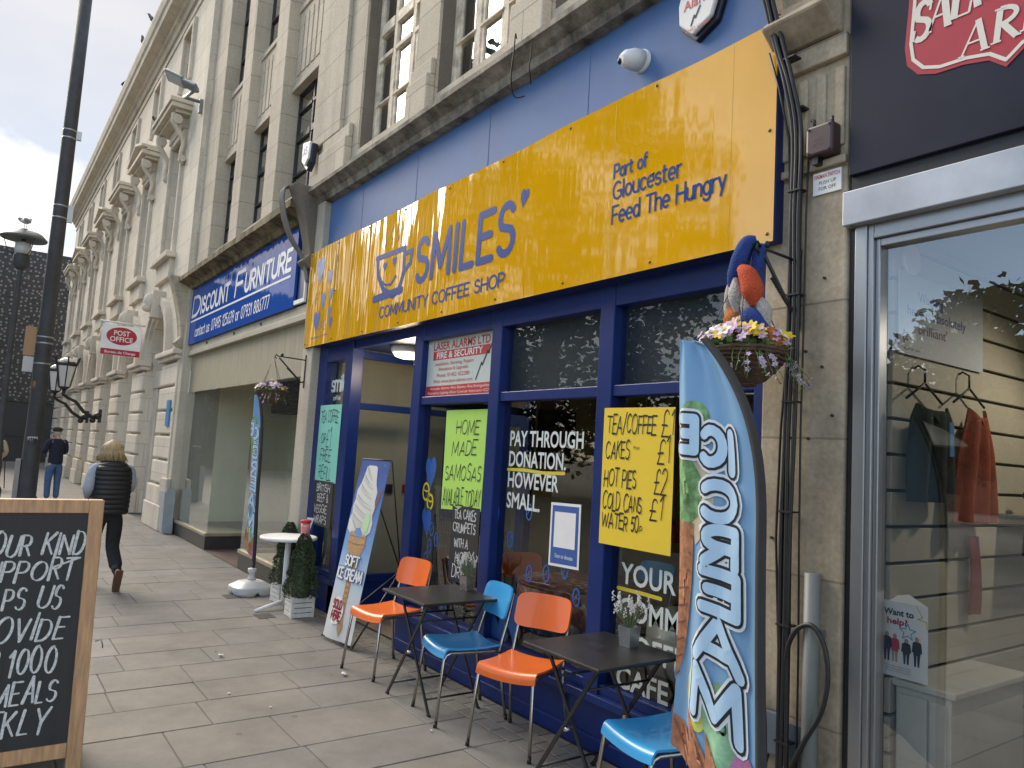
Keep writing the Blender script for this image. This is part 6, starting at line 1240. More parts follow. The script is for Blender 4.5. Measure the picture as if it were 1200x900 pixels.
for a in (45, 165, 285): q.tube([(-7.78,-.33,.075),(-7.78+.16*math.cos(R(a)),-.33+.16*math.sin(R(a)),.045),(-7.78+.33*math.cos(R(a)),-.33+.33*math.sin(R(a)),.012)], [.024,.02,.014], 8)
q.build('foot', WHITE, t)
t = thing('collection_tin', 'red and pink collection tin standing on the round table', 'collection tin', (-7.62, -.22, .73)); c = (-7.62,-.22,.733)
MB().lathe([(.05,0),(.05,.03)], c, 20).build('base', RED, t); MB().lathe([(.043,.03),(.046,.16)], c, 20).build('body', M('pink_label', (.60,.22,.20), rough=.4), t); MB().lathe([(.054,.16),(.056,.185),(.03,.19),(.0,.19)], c, 20).build('lid', RED, t)
t = thing('leaflet_holder', 'blue and white leaflet propped on the round table by the collection tin', 'leaflet', (-7.75, -.15, .735)); q = MB(); q.add([(-7.80,-.20,.735),(-7.70,-.16,.735),(-7.715,-.10,.93),(-7.80,-.14,.93)], [(0,1,2,3)]); q.build('sheet', M('pale_leaflet', (.42,.50,.60), rough=.5), t, solid=.004)
q = MB(); q.add([(-7.79,-.199,.745),(-7.71,-.167,.745),(-7.713,-.155,.79),(-7.79,-.186,.79)], [(0,1,2,3)]); q.build('blue_band', SIGNBLUE, t, solid=.006)
t = thing('wooden_stand', 'small pine display stand in the window behind the round table', 'stand', (-7.6, .2, .5)); q = MB()
for x in (-7.72, -7.50): q.box(x, x+.02, .10, .13, .30, .84); q.box(x, x+.02, .28, .30, .30, .84)
q.box(-7.72, -7.48, .10, .30, .80, .82); q.box(-7.72, -7.48, .10, .30, .56, .58); q.bar((-7.71,.12,.58), (-7.49,.12,.80), .018, .012); q.build('frame', WOOD, t)
for i, (px, py) in enumerate(((272,699),(310,722))):
    a = P(px, py, z=0); t = B(a.x-.11, a.x+.11, a.y-.085, a.y+.085, -.006, .003)
    for k in range(5): t.box(a.x-.1+.042*k, a.x-.1+.042*k+.018, a.y-.07, a.y+.07, .003, .0045)
    tag(t.build('drain_cover', M('drain_iron', (.055,.05,.045), rough=.7, var=.3, vs=20)), 'small iron drain cover in the paving ' + ('by the white flag base' if i == 0 else 'in front of the round table'), 'drain cover', 'drain covers')
r_ = random.Random(6); LIT = M('litter_white', (.55,.53,.5), rough=.8)
for i, (px, py, s, lb) in enumerate(((403,792,.035,'crumpled white tissue by the front leg of the orange chair'),(258,770,.03,'torn white paper scrap lying in the middle of the paving'),(252,764,.012,'tiny white scrap beside the torn paper on the paving'),(505,858,.016,'small pale crumb of litter in front of the blue chair'),(268,814,.013,'pale crumb of litter on the paving below the torn paper'),(317,830,.014,'lone pale crumb of litter in the open paving'))):
    a = P(px, py, z=0); q = MB(); pts = [(a.x+s*r_.uniform(.5,1)*math.cos(k), a.y+s*r_.uniform(.4,1)*math.sin(k), .004+s*r_.uniform(.1,.7)) for k in (0,1,2,3,4,5)]; q.add(pts+[(a.x,a.y,s*.8),(a.x,a.y,.002)], [(k,(k+1)%6,6) for k in range(6)]+[((k+1)%6,k,7) for k in range(6)]); tag(q.build('paper_scrap', LIT), lb, 'litter', 'litter on the paving')
# ------------------------------------------------------------------ people
SKIN = M('skin', (.46,.27,.19), rough=.6, var=.06, vs=20); HAIRB = M('blonde_hair', (.36,.26,.13), rough=.6, var=.4, vs=60, stretch=(1,1,.25)); HAIRG = M('grey_hair', (.35,.33,.30), rough=.7, var=.3, vs=60)
NAVY = M('navy_knit', (.012,.016,.035), rough=.9, var=.2, vs=25, bump=.2, bs=90); DENIM = M('blue_denim', (.055,.11,.22), rough=.85, var=.25, vs=10, bump=.1, bs=120); GILET = M('black_quilt', (.008,.008,.009), rough=.5, var=.2, vs=20); GREYS = M('grey_sleeve', (.30,.33,.38), rough=.85, var=.12, vs=14); BLKT = M('black_trousers', (.008,.008,.010), rough=.8, var=.2, vs=12); BOOT = M('black_boot', (.012,.010,.009), rough=.4); SOLE = M('brown_sole', (.10,.05,.025), rough=.7); BEIGEC = M('beige_coat', (.46,.40,.32), rough=.85, var=.08); REDT = M('red_trousers', (.28,.03,.03), rough=.85); CAPM = M('dark_cap', (.035,.028,.027), rough=.9, var=.2, vs=40); SPEC = M('spectacle_frame', (.02,.015,.012), rough=.3)
def skin_mesh(name, chains, mat, parent, sub=2):
    """chains of (x,y,z,r[,ry]); a chain's first point may repeat an earlier one to branch from it"""
    vs, rs, es, idx = [], [], [], {}
    for chn in chains:
        prev = None
        for p in chn:
            k = (round(p[0],4), round(p[1],4), round(p[2],4))
            if k not in idx: idx[k] = len(vs); vs.append(k); rs.append((p[3], p[4] if len(p) > 4 else p[3]))
            if prev is not None and prev != idx[k]: es.append((prev, idx[k]))
            prev = idx[k]
    me = bpy.data.meshes.new(name); me.from_pydata(vs, es, []); me.materials.append(mat); ob = bpy.data.objects.new(name, me); col.objects.link(ob)
    ob.parent = parent; WL[ob.name] = WL[parent.name]
    sk = ob.modifiers.new('skin', 'SKIN'); sk.use_smooth_shade = True
    for i, (a, b) in enumerate(rs): me.skin_vertices[0].data[i].radius = (a, b)
    me.skin_vertices[0].data[0].use_root = True
    s = ob.modifiers.new('sub', 'SUBSURF'); s.levels = s.render_levels = sub; return ob
def hand(base, d, side, s=1.):
    d = V(d).normalized(); sd = V(side).normalized(); dn = d.cross(sd); b = V(base); palm = b + d*.05*s; ch = [[(*b, .026*s), (*palm, .032*s, .018*s)]]
    for k, ln in ((-1.5,.06),(-.5,.075),(.5,.08),(1.5,.07)):
        r0 = palm + sd*k*.014*s + d*.03*s; ch.append([(*palm, .032*s, .018*s), (*r0, .0105*s), (*(r0+d*ln*.5*s+dn*.012*s), .0095*s), (*(r0+d*ln*.8*s+dn*.035*s), .008*s)])
    t0 = b + d*.03*s + sd*.03*s; ch.append([(*palm, .032*s, .018*s), (*t0, .012*s), (*(t0+d*.035*s+sd*.015*s+dn*.01*s), .0105*s), (*(t0+d*.06*s+sd*.01*s+dn*.02*s), .009*s)]); return ch
def person(label, loc, heading, H, J, cloth):
    """facing local +y. J = joints; cloth = function adding clothing children"""
    t = thing('person', label, 'person', loc, heading); k = H/1.72
    S = lambda p: tuple(a*k for a in p)
    pel, che, nek, hd = V(J['pelvis']), V(J['chest']), V(J['neck']), V(J['head'])
    ch = [[(*S(pel), .115*k, .085*k), (*S((pel+che)/2), .10*k, .07*k), (*S(che), .11*k, .075*k), (*S(nek), .055*k), (*S(nek+(hd-nek)*.45), .055*k), (*S(hd), .078*k, .095*k), (*S(hd+V((0,0,.085))), .066*k, .08*k)]]
    fw = V(J.get('look', (0,1,0))).normalized(); fs = V((fw.y,-fw.x,0)).normalized()
    ch.append([(*S(hd), .078*k, .095*k), (*S(hd+fw*.085+V((0,0,-.045))), .035*k), (*S(hd+fw*.10+V((0,0,-.075))), .022*k)])
    for sd, s in (('l',-1),('r',1)):
        sh_, el, wr = V(J['sh'+sd]), V(J['el'+sd]), V(J['wr'+sd]); hp, kn, an = V(J['hip'+sd]), V(J['kn'+sd]), V(J['an'+sd])
        ch.append([(*S(che), .11*k, .075*k), (*S(sh_), .050*k), (*S((sh_+el)/2), .046*k), (*S(el), .042*k), (*S(wr), .028*k)])
        ch += hand(S(wr), wr-el, V((-s*.3,.9,.1)).cross(wr-el), k)
        tf = V(J.get('toe'+sd, (0,1,0))).normalized()
        ch.append([(*S(pel), .115*k, .085*k), (*S(hp), .085*k), (*S((hp+kn)/2), .078*k), (*S(kn), .058*k), (*S((kn+an)/2+V((0,-.015,0))), .054*k), (*S(an), .036*k), (*S(an+tf*.10+V((0,0,-.045))), .034*k), (*S(an+tf*.19+V((0,0,-.06))), .026*k)])
    b = skin_mesh('body', ch, SKIN, t)
    q = MB(); f0 = hd*k
    for s in (-1, 1):
        q.mi = 0; q.sphere(f0+fw*.088*k+fs*s*.033*k+V((0,0,.012))*k, .013*k, 8, 6)
    e = q.build('eye', WHITE, b, local=True); q = MB()
    for s in (-1, 1): q.sphere(f0+fw*.098*k+fs*s*.033*k+V((0,0,.012))*k, .006*k, 6, 5)
    q.build('pupil', BLACK, e, local=True); q = MB(); q.tube([f0+fw*.088*k+V((0,0,.02))*k, f0+fw*.112*k+V((0,0,-.018))*k, f0+fw*.092*k+V((0,0,-.03))*k], [.008*k,.015*k,.010*k], 8)
    for s in (-1, 1): q.sphere(f0+fs*s*.082*k-fw*.005*k, .03*k, 8, 6, (.35 if abs(fs.x) > .7 else .7, .6, 1.1))
    q.build('nose_and_ears', SKIN, b, local=True); q = MB(); q.tube([f0+fw*.092*k+fs*.024*k+V((0,0,-.055))*k, f0+fw*.102*k+V((0,0,-.056))*k, f0+fw*.092*k-fs*.024*k+V((0,0,-.055))*k], .005*k, 6); q.build('mouth', M('lips', (.36,.14,.12)), b, local=True)
    cloth(t, k, J, S, fw, fs, f0); return t
def sleeves(t, k, J, S, mat, nm, r=(.072,.062,.052,.044), to=1.):
    for sd in 'lr':
        sh_, el, wr = V(J['sh'+sd]), V(J['el'+sd]), V(J['wr'+sd]); wr = el+(wr-el)*to
        skin_mesh(nm, [[(*S(sh_+(V(J['chest'])-sh_)*.3), r[0]*1.05*k), (*S(sh_), r[0]*k), (*S((sh_+el)/2), r[1]*k), (*S(el), r[2]*k), (*S(wr), r[3]*k)]], mat, t)
def legs(t, k, J, S, mat, nm, r=(.118,.094,.076,.068,.060), to=1., one=True):
    pel = V(J['pelvis']); ch = [[(*S(pel+V((0,0,.05))), .150*k, .118*k), (*S(pel), .152*k, .120*k)]]
    for sd in 'lr':
        hp, kn, an = V(J['hip'+sd]), V(J['kn'+sd]), V(J['an'+sd]); an = kn+(an-kn)*to
        ch.append([(*S(pel), .152*k, .120*k), (*S(hp+V((0,0,-.02))), r[0]*k), (*S((hp+kn)/2), r[1]*k), (*S(kn), r[2]*k), (*S((kn+an)/2), r[3]*k), (*S(an), r[4]*k)])
    return skin_mesh(nm, ch, mat, t)
def shoes(t, k, J, S, mat, sole, boot=0):
    for sd in 'lr':
        an = V(J['an'+sd]); kn = V(J['kn'+sd]); tf = V(J.get('toe'+sd, (0,1,0))).normalized(); dn = V((0,0,-1)) if abs(tf.z) < .3 else V((0,tf.z,-abs(tf.y))).normalized(); ch = [(*S(an-tf*.035+dn*.035), .040*k), (*S(an+tf*.06+dn*.045), .044*k, .036*k), (*S(an+tf*.16+dn*.055), .042*k, .030*k), (*S(an+tf*.21+dn*.06), .03*k, .022*k)]
        lst = [ch]
        if boot: lst.append([ch[0], (*S(an+(kn-an).normalized()*.02), (.056 if boot else .05)*k), (*S(an+(kn-an).normalized()*boot), .066*k)])
        o = skin_mesh('shoe', lst, mat, t); q = MB(); q.bar(V(S(an-tf*.07+dn*.075)), V(S(an+tf*.22+dn*.085)), .078*k, .022*k, up=-dn); q.build('sole', sole, o, local=True, bevel=.008)
stand_ = dict(pelvis=(0,0,.93), chest=(0,.0,1.30), neck=(0,0,1.47), head=(0,.03,1.60), shl=(-.185,0,1.40), shr=(.185,0,1.40), ell=(-.23,-.03,1.12), elr=(.23,-.03,1.12), wrl=(-.22,.06,.88), wrr=(.22,.06,.88), hipl=(-.09,0,.88), hipr=(.09,0,.88), knl=(-.10,.02,.49), knr=(.10,.02,.49), anl=(-.10,0,.08), anr=(.10,0,.08))
def man_cloth(t, k, J, S, fw, fs, f0):
    pel, che, nek = V(J['pelvis']), V(J['chest']), V(J['neck'])
    skin_mesh('jumper', [[(*S(pel+V((0,0,-.13))), .180*k, .145*k), (*S(pel+V((0,0,.05))), .172*k, .138*k), (*S((pel+che)/2+V((0,0,.03))), .160*k, .122*k), (*S(che), .195*k, .135*k), (*S(che+V((0,0,.09))), .18*k, .115*k), (*S(nek+V((0,-.01,-.0))), .085*k)]], NAVY, t); sleeves(t, k, J, S, NAVY, 'jumper_sleeve', (.078,.070,.058,.046), .97)
    legs(t, k, J, S, DENIM, 'jeans', (.118,.095,.078,.070,.066)); shoes(t, k, J, S, BOOT, SOLE)
    MB().lathe([(.094*k,-.0),(.100*k,.03*k),(.098*k,.06*k),(.08*k,.09*k),(.0,.105*k)], tuple(f0+V((0,-.008,.035))*k), 20).build('flat_cap', CAPM, t, local=True)
    q = MB(); q.surf(lambda u, v: tuple(f0 + V((0,0,.045))*k + fw*(.085+.055*v)*k + fs*(u-.5)*.16*k*(1-.35*v) - V((0,0,.012))*v*k + V((0,0,-abs(u-.5)**2*.05))*k), 8, 4); q.build('cap_peak', CAPM, t, local=True, solid=.008)
    q = MB(); q.sphere(f0+V((0,-.02,-.005))*k, .086*k, 14, 8, (1,1,.8)); q.build('hair', HAIRG, t, local=True)
jm_ = dict(stand_); jm_.update(head=(0,.055,1.585), look=(-.35,.9,-.35), ell=(-.25,.06,1.13), wrl=(-.10,.27,1.17), elr=(.25,.05,1.13), wrr=(.08,.28,1.15), hipl=(-.09,0,.88), knl=(-.11,.02,.49), anl=(-.12,-.02,.08))
person('man in a navy jumper, blue jeans and flat cap standing looking down at his hands', (-20.87,-1.42,0), R(115), 1.76, jm_, man_cloth)
t = thing('mobile_phone', 'small dark phone held up by the man in the navy jumper', 'phone', (-20.87,-1.42,0), R(115)); q = MB(); q.bar((-.01,.375,1.16), (-.01,.40,1.29), .07, .009, up=(0,1,0)); q.build('case', BLACK, t, local=True, bevel=.003)
def woman_cloth(t, k, J, S, fw, fs, f0):
    pel, che, nek = V(J['pelvis']), V(J['chest']), V(J['neck'])
    g = MB(); n, m_ = 40, 78                                         # quilted body warmer: stitched rolls round the trunk
    def gf(u, v):
        a = 2*math.pi*u; z = .86 + .60*v
        rx = .182 + .012*math.sin(v*3.1) - (.10*((v-.80)/.20)**2 if v > .80 else 0); ry = .155 + .010*math.sin(v*3.1) - (.045*((v-.80)/.20)**2 if v > .80 else 0)
        roll = abs(math.sin(v*math.pi*11))**.6*.013; sx = math.copysign(abs(math.cos(a))**.8, math.cos(a)); sy = math.copysign(abs(math.sin(a))**.8, math.sin(a))
        return tuple(V(((rx+roll)*sx, (ry+roll)*sy + pel.y + (che.y-pel.y)*v, z))*k)
    g.surf(gf, n, m_); g.build('body_warmer', GILET, t, local=True, solid=.02)
    MB().lathe([(.10*k,0),(.098*k,.03*k),(.090*k,.055*k),(.078*k,.05*k)], tuple(V(S(nek+V((0,-.01,-.05))))), 20).build('collar', GILET, t, local=True)
    sleeves(t, k, J, S, GREYS, 'sleeve', (.082,.070,.060,.048), .95); legs(t, k, J, S, BLKT, 'trousers', (.118,.092,.078,.076,.074), .84); shoes(t, k, J, S, BOOT, SOLE, .17)
    q = MB(); r_ = random.Random(3); hs = MB()
    q.smooth = True
    def hf(u, v):
        a = 2*math.pi*u; fr2 = max(0, math.cos(a-math.pi/2)); z = .125 - .25*v*(1-.45*fr2); r0 = math.sin(min(1, v*2.2+.04)*math.pi/2)*(.108 + .012*math.sin(a*9+v*6)*v) * (1.02 - .13*max(0, v-.75)*4*.5)
        return tuple(f0 + (fs*math.cos(a)*r0 + fw*(math.sin(a)*r0*1.05-.018) + V((0,0,z)))*k)
    q.surf(hf, 36, 16); q.build('hair', HAIRB, t, local=True, solid=.01)
    for i in range(420):
        a = r_.uniform(math.pi*.9, math.pi*2.1); p0 = f0 + (fs*math.cos(a)*.09 + fw*math.sin(a)*.09 + V((0,0,.06)))*k; pts = [p0, p0 + (fs*math.cos(a)*.03+fw*math.sin(a)*.03+V((0,0,-.07)))*k, p0 + (fs*(math.cos(a)*.042+r_.uniform(-.04,.04))+fw*(math.sin(a)*.042+r_.uniform(-.035,.035))+V((0,0,-.15-r_.uniform(0,.05))))*k]; hs.tube(pts, [.005*k,.008*k,.0025*k], 5)
    hs.build('hair_lock', HAIRB, t, local=True)
    q = MB(); 
    for s in (-1, 1): q.tube([f0+(fw*.10+fs*s*.035+V((.022*math.cos(a)*fs.x, .022*math.cos(a)*fs.y, .012+.02*math.sin(a))))*k for a in [j*.6 for j in range(12)]], .0025*k, 5); q.tube([f0+(fw*.10+fs*s*.06+V((0,0,.015)))*k, f0+(fs*s*.088+V((0,0,.015)))*k], .003*k, 5)
    q.build('glasses', SPEC, t, local=True)
jw = dict(stand_); jw.update(chest=(0,.03,1.30), neck=(0,.045,1.46), head=(0,.075,1.585), look=(.75,.62,-.1), shl=(-.195,.03,1.385), shr=(.195,.03,1.385), ell=(-.255,-.05,1.13), wrl=(-.19,.15,1.02), elr=(.235,.02,1.14), wrr=(.16,.22,1.12), hipl=(-.085,0,.86), hipr=(.085,0,.86), knl=(-.09,.20,.50), anl=(-.09,.26,.085), knr=(.085,.02,.46), anr=(.08,-.30,.21), toer=(0,.35,-.94))
jw.update(knr=(-.085,.02,.46)) if False else None
person('blonde woman in a black quilted body warmer and grey sleeves walking away past the chalkboard', (-9.44,-1.80,0), R(97), 1.63, jw, woman_cloth)
def old_cloth(t, k, J, S, fw, fs, f0):
    pel, che, nek = V(J['pelvis']), V(J['chest']), V(J['neck'])
    skin_mesh('coat', [[(*S(pel+V((0,0,-.18))), .195*k, .16*k), (*S(pel), .185*k, .15*k), (*S((pel+che)/2), .175*k, .135*k), (*S(che), .185*k, .13*k), (*S(nek+V((0,-.01,-.02))), .085*k)]], BEIGEC, t); sleeves(t, k, J, S, BEIGEC, 'coat_sleeve', (.085,.075,.062,.05), .95); legs(t, k, J, S, REDT, 'trousers'); shoes(t, k, J, S, BOOT, SOLE)
    MB().lathe([(.10*k,-.06*k),(.112*k,-.02*k),(.11*k,.04*k),(.085*k,.09*k),(0,.11*k)], tuple(f0+V((0,-.01,.0))*k), 18).build('hair', HAIRG, t, local=True)
jo = dict(stand_); jo.update(chest=(0,.10,1.27), neck=(0,.17,1.42), head=(0,.24,1.53), shl=(-.18,.10,1.37), shr=(.18,.10,1.37), elr=(.27,.12,1.10), wrr=(.28,.36,.95), wrl=(-.2,.2,.9))
person('stooped older person in a beige coat and red trousers, leaning on a stick', (-24.6,-2.50,0), R(100), 1.62, jo, old_cloth)
t = thing('walking_stick', 'thin dark walking stick held by the stooped person in the beige coat', 'walking stick', (-24.6,-2.50,0), R(100)); q = MB(); q.tube([(.36,.40,.01),(.30,.40,.86),(.30,.36,.89),(.30,.30,.88)], .013, 7); q.build('shaft', BLACK, t, local=True)

# ------------------------------------------------------------------ lamp posts and lanterns
t = thing('tall_lamp_post', 'tall dark grey metal post with clamps and stickers standing in the pavement behind the chalkboard', 'lamp post', (-21.5,-1.88,0)); bx, by = -21.5, -1.88
MB().lathe([(.225,0),(.225,.05),(.20,.08),(.186,1.6),(.180,1.66),(.176,3.0),(.165,6),(.156,9),(.145,14)], (bx,by,0), 28).build('pole', POSTGREY, t)
q = MB()
for z in (3.25, 3.75, 3.9, 6.9, 7.2, 8.95, 9.15): q.lathe([(.172 if z < 5 else .158 if z < 8 else .148, z),(.182 if z < 5 else .168 if z < 8 else .158, z+.005),(.182 if z < 5 else .168 if z < 8 else .158, z+.04),(.172 if z < 5 else .158 if z < 8 else .148, z+.045)], (bx,by,0), 24)
q.build('clamp_band', STEEL, t)
q = MB(); q.box(bx-.02, bx+.06, by+.15, by+.27, 6.85, 7.28); q.box(bx-.02, bx+.06, by+.14, by+.26, 8.98, 9.2); q.build('clamp_lug', STEEL, t)
q = MB(); q.box(bx-.03, bx+.02, by-.42, by-.19, 3.45, 4.15); q.build('sign_back', M('sign_back', (.35,.22,.12), rough=.6), t); q = MB(); q.box(bx-.03, bx+.02, by-.40, by-.19, 3.05, 3.42); q.build('sign_back', M('sign_back_white', (.5,.5,.5), rough=.6), t)
def sticker(z, dy, w_, h_, mt, nm='sticker'):
    q = MB(); a0 = dy; rr = .187 if z < 1.6 else .176; n = 6; vs = []
    for i in range(n+1):
        a = R(-35+a0) + (i/n-.5)*w_/rr
        for zz_ in (z-h_/2, z+h_/2): vs.append((bx+rr*math.cos(a), by+rr*math.sin(a), zz_))
    q.add(vs, [(2*i, 2*i+2, 2*i+3, 2*i+1) for i in range(n)]); q.build(nm, mt, t)
STW = M('sticker_white', (.6,.6,.58), rough=.5)
sticker(1.38, 25, .22, .24, STW); sticker(1.38, 25, .15, .13, BLACK, 'sticker_emblem') if False else None
q = MB(); q.lathe([(.0,0)], (0,0,0)) if False else None
for i, (z, a, w_, h_, mt) in enumerate(((1.62, 20, .13, .13, M('sticker_grey', (.35,.35,.35))), (2.15, 25, .2, .32, M('sticker_worn', (.22,.22,.11), var=.5, vs=14)), (1.98, 45, .14, .1, M('sticker_worn2', (.3,.3,.27))), (2.72, -10, .07, .22, M('sticker_orange', (.55,.22,.02))), (.65, 25, .10, .09, STW), (.42, 40, .05, .05, STW))): sticker(z, a, w_, h_, mt)
q = MB(); rr = .1785+.0015
rq2 = .1885; ring = lambda k, m_: [(bx+rq2*math.cos(R(-10+26*k*math.cos(m_))), by+rq2*math.sin(R(-10+26*k*math.cos(m_))), 1.38+.085*k*math.sin(m_)) for m_ in [m_ + 6.2832*i/20 for i in range(20)]]
q.add(ring(1., 0) + ring(.72, 0), [(i, (i+1)%20, 20+(i+1)%20, 20+i) for i in range(20)])
for dz, a0, a1 in ((.018,-10,12),(-.022,-14,4)): q.add([(bx+rq2*math.cos(R(-10+a)), by+rq2*math.sin(R(-10+a)), 1.38+dz+s_) for a, s_ in ((a0,-.013),(a1,-.013),(a1,.013),(a0,.013))], [(0,1,2,3)])
q.build('sticker_emblem', BLACK, t)
t = bpy.data.objects['tall_lamp_post']; q = MB(); q.box(bx-.05, bx+.06, by-.30, by-.20, .02, .95); q.build('service_box', M('pale_grey_box', (.30,.30,.29), rough=.5), t)
t = thing('heritage_lamp', 'heritage street lamp with a wide round hood and a gull on top', 'street lamp', (-20.5,-2.58,0)); hx_, hy = -20.5, -2.585
MB().lathe([(.16,0),(.16,.3),(.11,.4),(.09,1.4),(.06,1.6),(.055,5.2),(.07,5.3)], (hx_,hy,0), 18).build('pole', POSTGREY, t)
q = MB(); q.lathe([(.07,5.30),(.16,5.42),(.17,5.62),(.12,5.72),(.10,5.74)], (hx_,hy,0), 20); q.tube([(hx_,hy,5.7),(hx_,hy,6.25)], .045, 8); q.build('lantern_base', POSTGREY, t)
MB().lathe([(.46,6.02),(.47,6.05),(.36,6.16),(.2,6.24),(.06,6.28),(.0,6.285)], (hx_,hy,0), 32).build('hood', M('hood_grey', (.13,.14,.14), rough=.4, metal=.4), t, solid=.01)
q = MB()
for k in range(3): a = R(30+120*k); q.tube([(hx_+.14*math.cos(a),hy+.14*math.sin(a),5.62),(hx_+.30*math.cos(a),hy+.30*math.sin(a),5.75),(hx_+.40*math.cos(a),hy+.40*math.sin(a),6.05)], .010, 6)
q.build('stay', POSTGREY, t); MB().lathe([(.14,5.66),(.17,5.78),(.16,5.92),(.0,5.98)], (hx_,hy,0), 20).build('diffuser', M('frosted', (.45,.46,.45), rough=.3), t)
def bird(name, label, cat, loc, rz, s, body, wing, grp=None, hmat=None, sit=False):
    t = thing(name, label, cat, loc, rz, grp); q = skin_mesh('body', [[(0,-.16*s,.10*s,.02*s),(0,-.06*s,.115*s,.055*s,.05*s),(0,.03*s,.135*s,.062*s,.058*s),(0,.10*s,.17*s,.04*s),(0,.125*s,.215*s,.034*s),(0,.16*s,.21*s,.018*s)]], body, t)
    w_ = MB()
    for sd in (-1, 1): w_.sphere((sd*.052*s,-.05*s,.135*s), .1*s, 10, 6, (.25,1.25,.42))
    w_.build('wing', wing, q, local=True); b = MB(); b.tube([(0,.165*s,.208*s),(0,.20*s,.200*s)], [.009*s,.003*s], 6); b.build('beak', M('beak', (.5,.32,.05)), q, local=True)
    l = MB()
    for sd in (-1, 1): l.tube([(sd*.02*s,0,.10*s),(sd*.02*s,.005*s,0)], .005*s, 5); l.tube([(sd*.02*s,0,.004*s),(sd*.02*s,.03*s,.004*s)], .005*s, 5)
    l.build('leg', M('bird_leg', (.45,.2,.1)), t, local=True); return t
GW = M('gull_white', (.65,.65,.63), rough=.7); GG = M('gull_grey', (.30,.31,.33), rough=.7); PG = M('pigeon_grey', (.12,.125,.14), rough=.6, var=.3, vs=30); PD = M('pigeon_dark', (.045,.047,.055), rough=.6)
bird('seagull', 'white gull standing on the hood of the heritage street lamp', 'bird', (hx_, hy, 6.285), R(60), 1.25, GW, GG)
GP = 'pigeons on the post office ledges'
for lb, (x, y, z), a in (('pigeon on top of the gabled hood of the second post office window', (-20.75,-.32,8.82), 150), ('pigeon perched at the corner of the nearest flat window hood', (-18.05,-.45,8.60), 60), ('dark pigeon on the third flat window hood along the post office', (-30.3,-.42,8.60), 100), ('pigeon on the fourth hood, a gabled one, of the post office', (-27.3,-.33,8.78), 80)): bird('pigeon', lb, 'bird', (x,y,z), R(a), 1.0, PG, PD, GP)
for i, (lb, x) in enumerate((('dark bird on the post office cornice, nearest of the three', -19.9), ('dark bird on the post office cornice, middle one of three', -21.2), ('dark bird on the post office cornice, farthest of the three', -24.2))): bird('pigeon', lb, 'bird', (x,-.5,11.81), R(200+i*40), 1.0, PG, PD, 'birds on the post office cornice')
t = thing('wall_street_lamp', 'flat grey LED street lamp on an arm fixed to the post office wall', 'street lamp', (-15.2,-.1,8.1)); wx = -15.15
LEDG = M('led_grey', (.22,.24,.25), rough=.4, metal=.3)
hd0 = P(231, 104, y=-.42); a = P(236, 120, y=-.12); q = MB(); q.box(a.x-.05, a.x+.05, -.16, -.1, a.z-.22, a.z+.05); q.tube([(a.x,-.15,a.z),(a.x-.05,-.42,a.z+.02),tuple(hd0)], .035, 8); q.build('arm', LEDG, t)
hd0 = P(231, 104, y=-.42); hd1 = P(195, 87, y=-.85); q = MB(); UPV = (-.5,.25,.8); q.bar(hd0, hd0+(hd1-hd0)*.45, .18, .08, up=UPV); q.bar(hd0+(hd1-hd0)*.4, hd1, .25, .06, up=UPV); q.build('head', LEDG, t, bevel=.03); d = (hd1-hd0).normalized(); q = MB(); off_ = -V(UPV).normalized()*.034; q.bar(hd0+(hd1-hd0)*.48+off_, hd0+(hd1-hd0)*.95+off_, .19, .012, up=UPV); q.build('lens', M('led_lens', (.5,.5,.46), rough=.25), t)
def lantern(label, x, y0, z):
    t = thing('wall_lantern', label, 'lantern', (x, y0, z), 0, 'black lanterns on the post office wall'); q = MB(); q.box(x-.06, x+.06, y0-.05, y0+.02, z-.18, z+.18); q.sphere((x,y0-.06,z), .1, 10, 8); q.build('wall_plate', BLACK, t)
    q = MB(); q.tube([(x,y0,z),(x,y0-.2,z-.04),(x,y0-.42,z+.10),(x,y0-.62,z+.34),(x,y0-.80,z+.42),(x,y0-.92,z+.50),(x,y0-.92,z+.62)], [.05,.05,.045,.04,.04,.04,.05], 8); q.sphere((x,y0-.18,z-.12), .08, 8, 6); q.build('scroll_arm', BLACK, t)
    c = V((x, y0-.92, z+.62)); q = MB(); q.lathe([(.05,0),(.14,.06),(.15,.09)], c, 6, False); q.lathe([(.25,.64),(.27,.66),(.24,.72),(.16,.78),(.0,.82)], c, 6, False)
    for k in range(6):
        a = R(60*k); q.bar(c+V((.145*math.cos(a),.145*math.sin(a),.08)), c+V((.25*math.cos(a),.25*math.sin(a),.66)), .028); q.bar(c+V((.26*math.cos(a),.26*math.sin(a),.66)), c+V((.33*math.cos(a),.33*math.sin(a),.88)), .03)
    q.build('cage', BLACK, t); MB().lathe([(.13,.09),(.232,.64)], c, 6, False).build('glazing', M('lantern_glass', (.62,.63,.60), rough=.25), t); MB().sphere(c+V((0,0,.72)), .19, 12, 8, (1,1,.75)).build('globe', M('lantern_globe', (.66,.66,.62), rough=.3), t)
lantern('black six-sided lantern on a scroll arm, nearer of the two on the post office wall', -23.0, -.32, 2.13); lantern('black six-sided lantern on a scroll arm, farther of the two on the post office wall', -25.7, -.32, 2.13)
t = thing('post_office_sign', 'white hanging sign with a red oval, out from the post office wall', 'sign', (-18.7,-.6,3.4)); sx = -18.7; FP = (V((sx,0,0)), V((0,1,0)), V((0,0,1)), V((1,0,0)))
q = MB(); q.box(sx-.03, sx, -1.0, -.20, 3.42, 4.10); q.build('panel', WHITE, t, bevel=.004); q = MB(); q.tube([(sx-.015,-1.05,4.16),(sx-.015,-.08,4.16)], .02, 8); q.box(sx-.05, sx+.02, -.12, -.09, 4.05, 4.3); q.build('bar', M('white_bar', (.6,.6,.58), rough=.5), t)
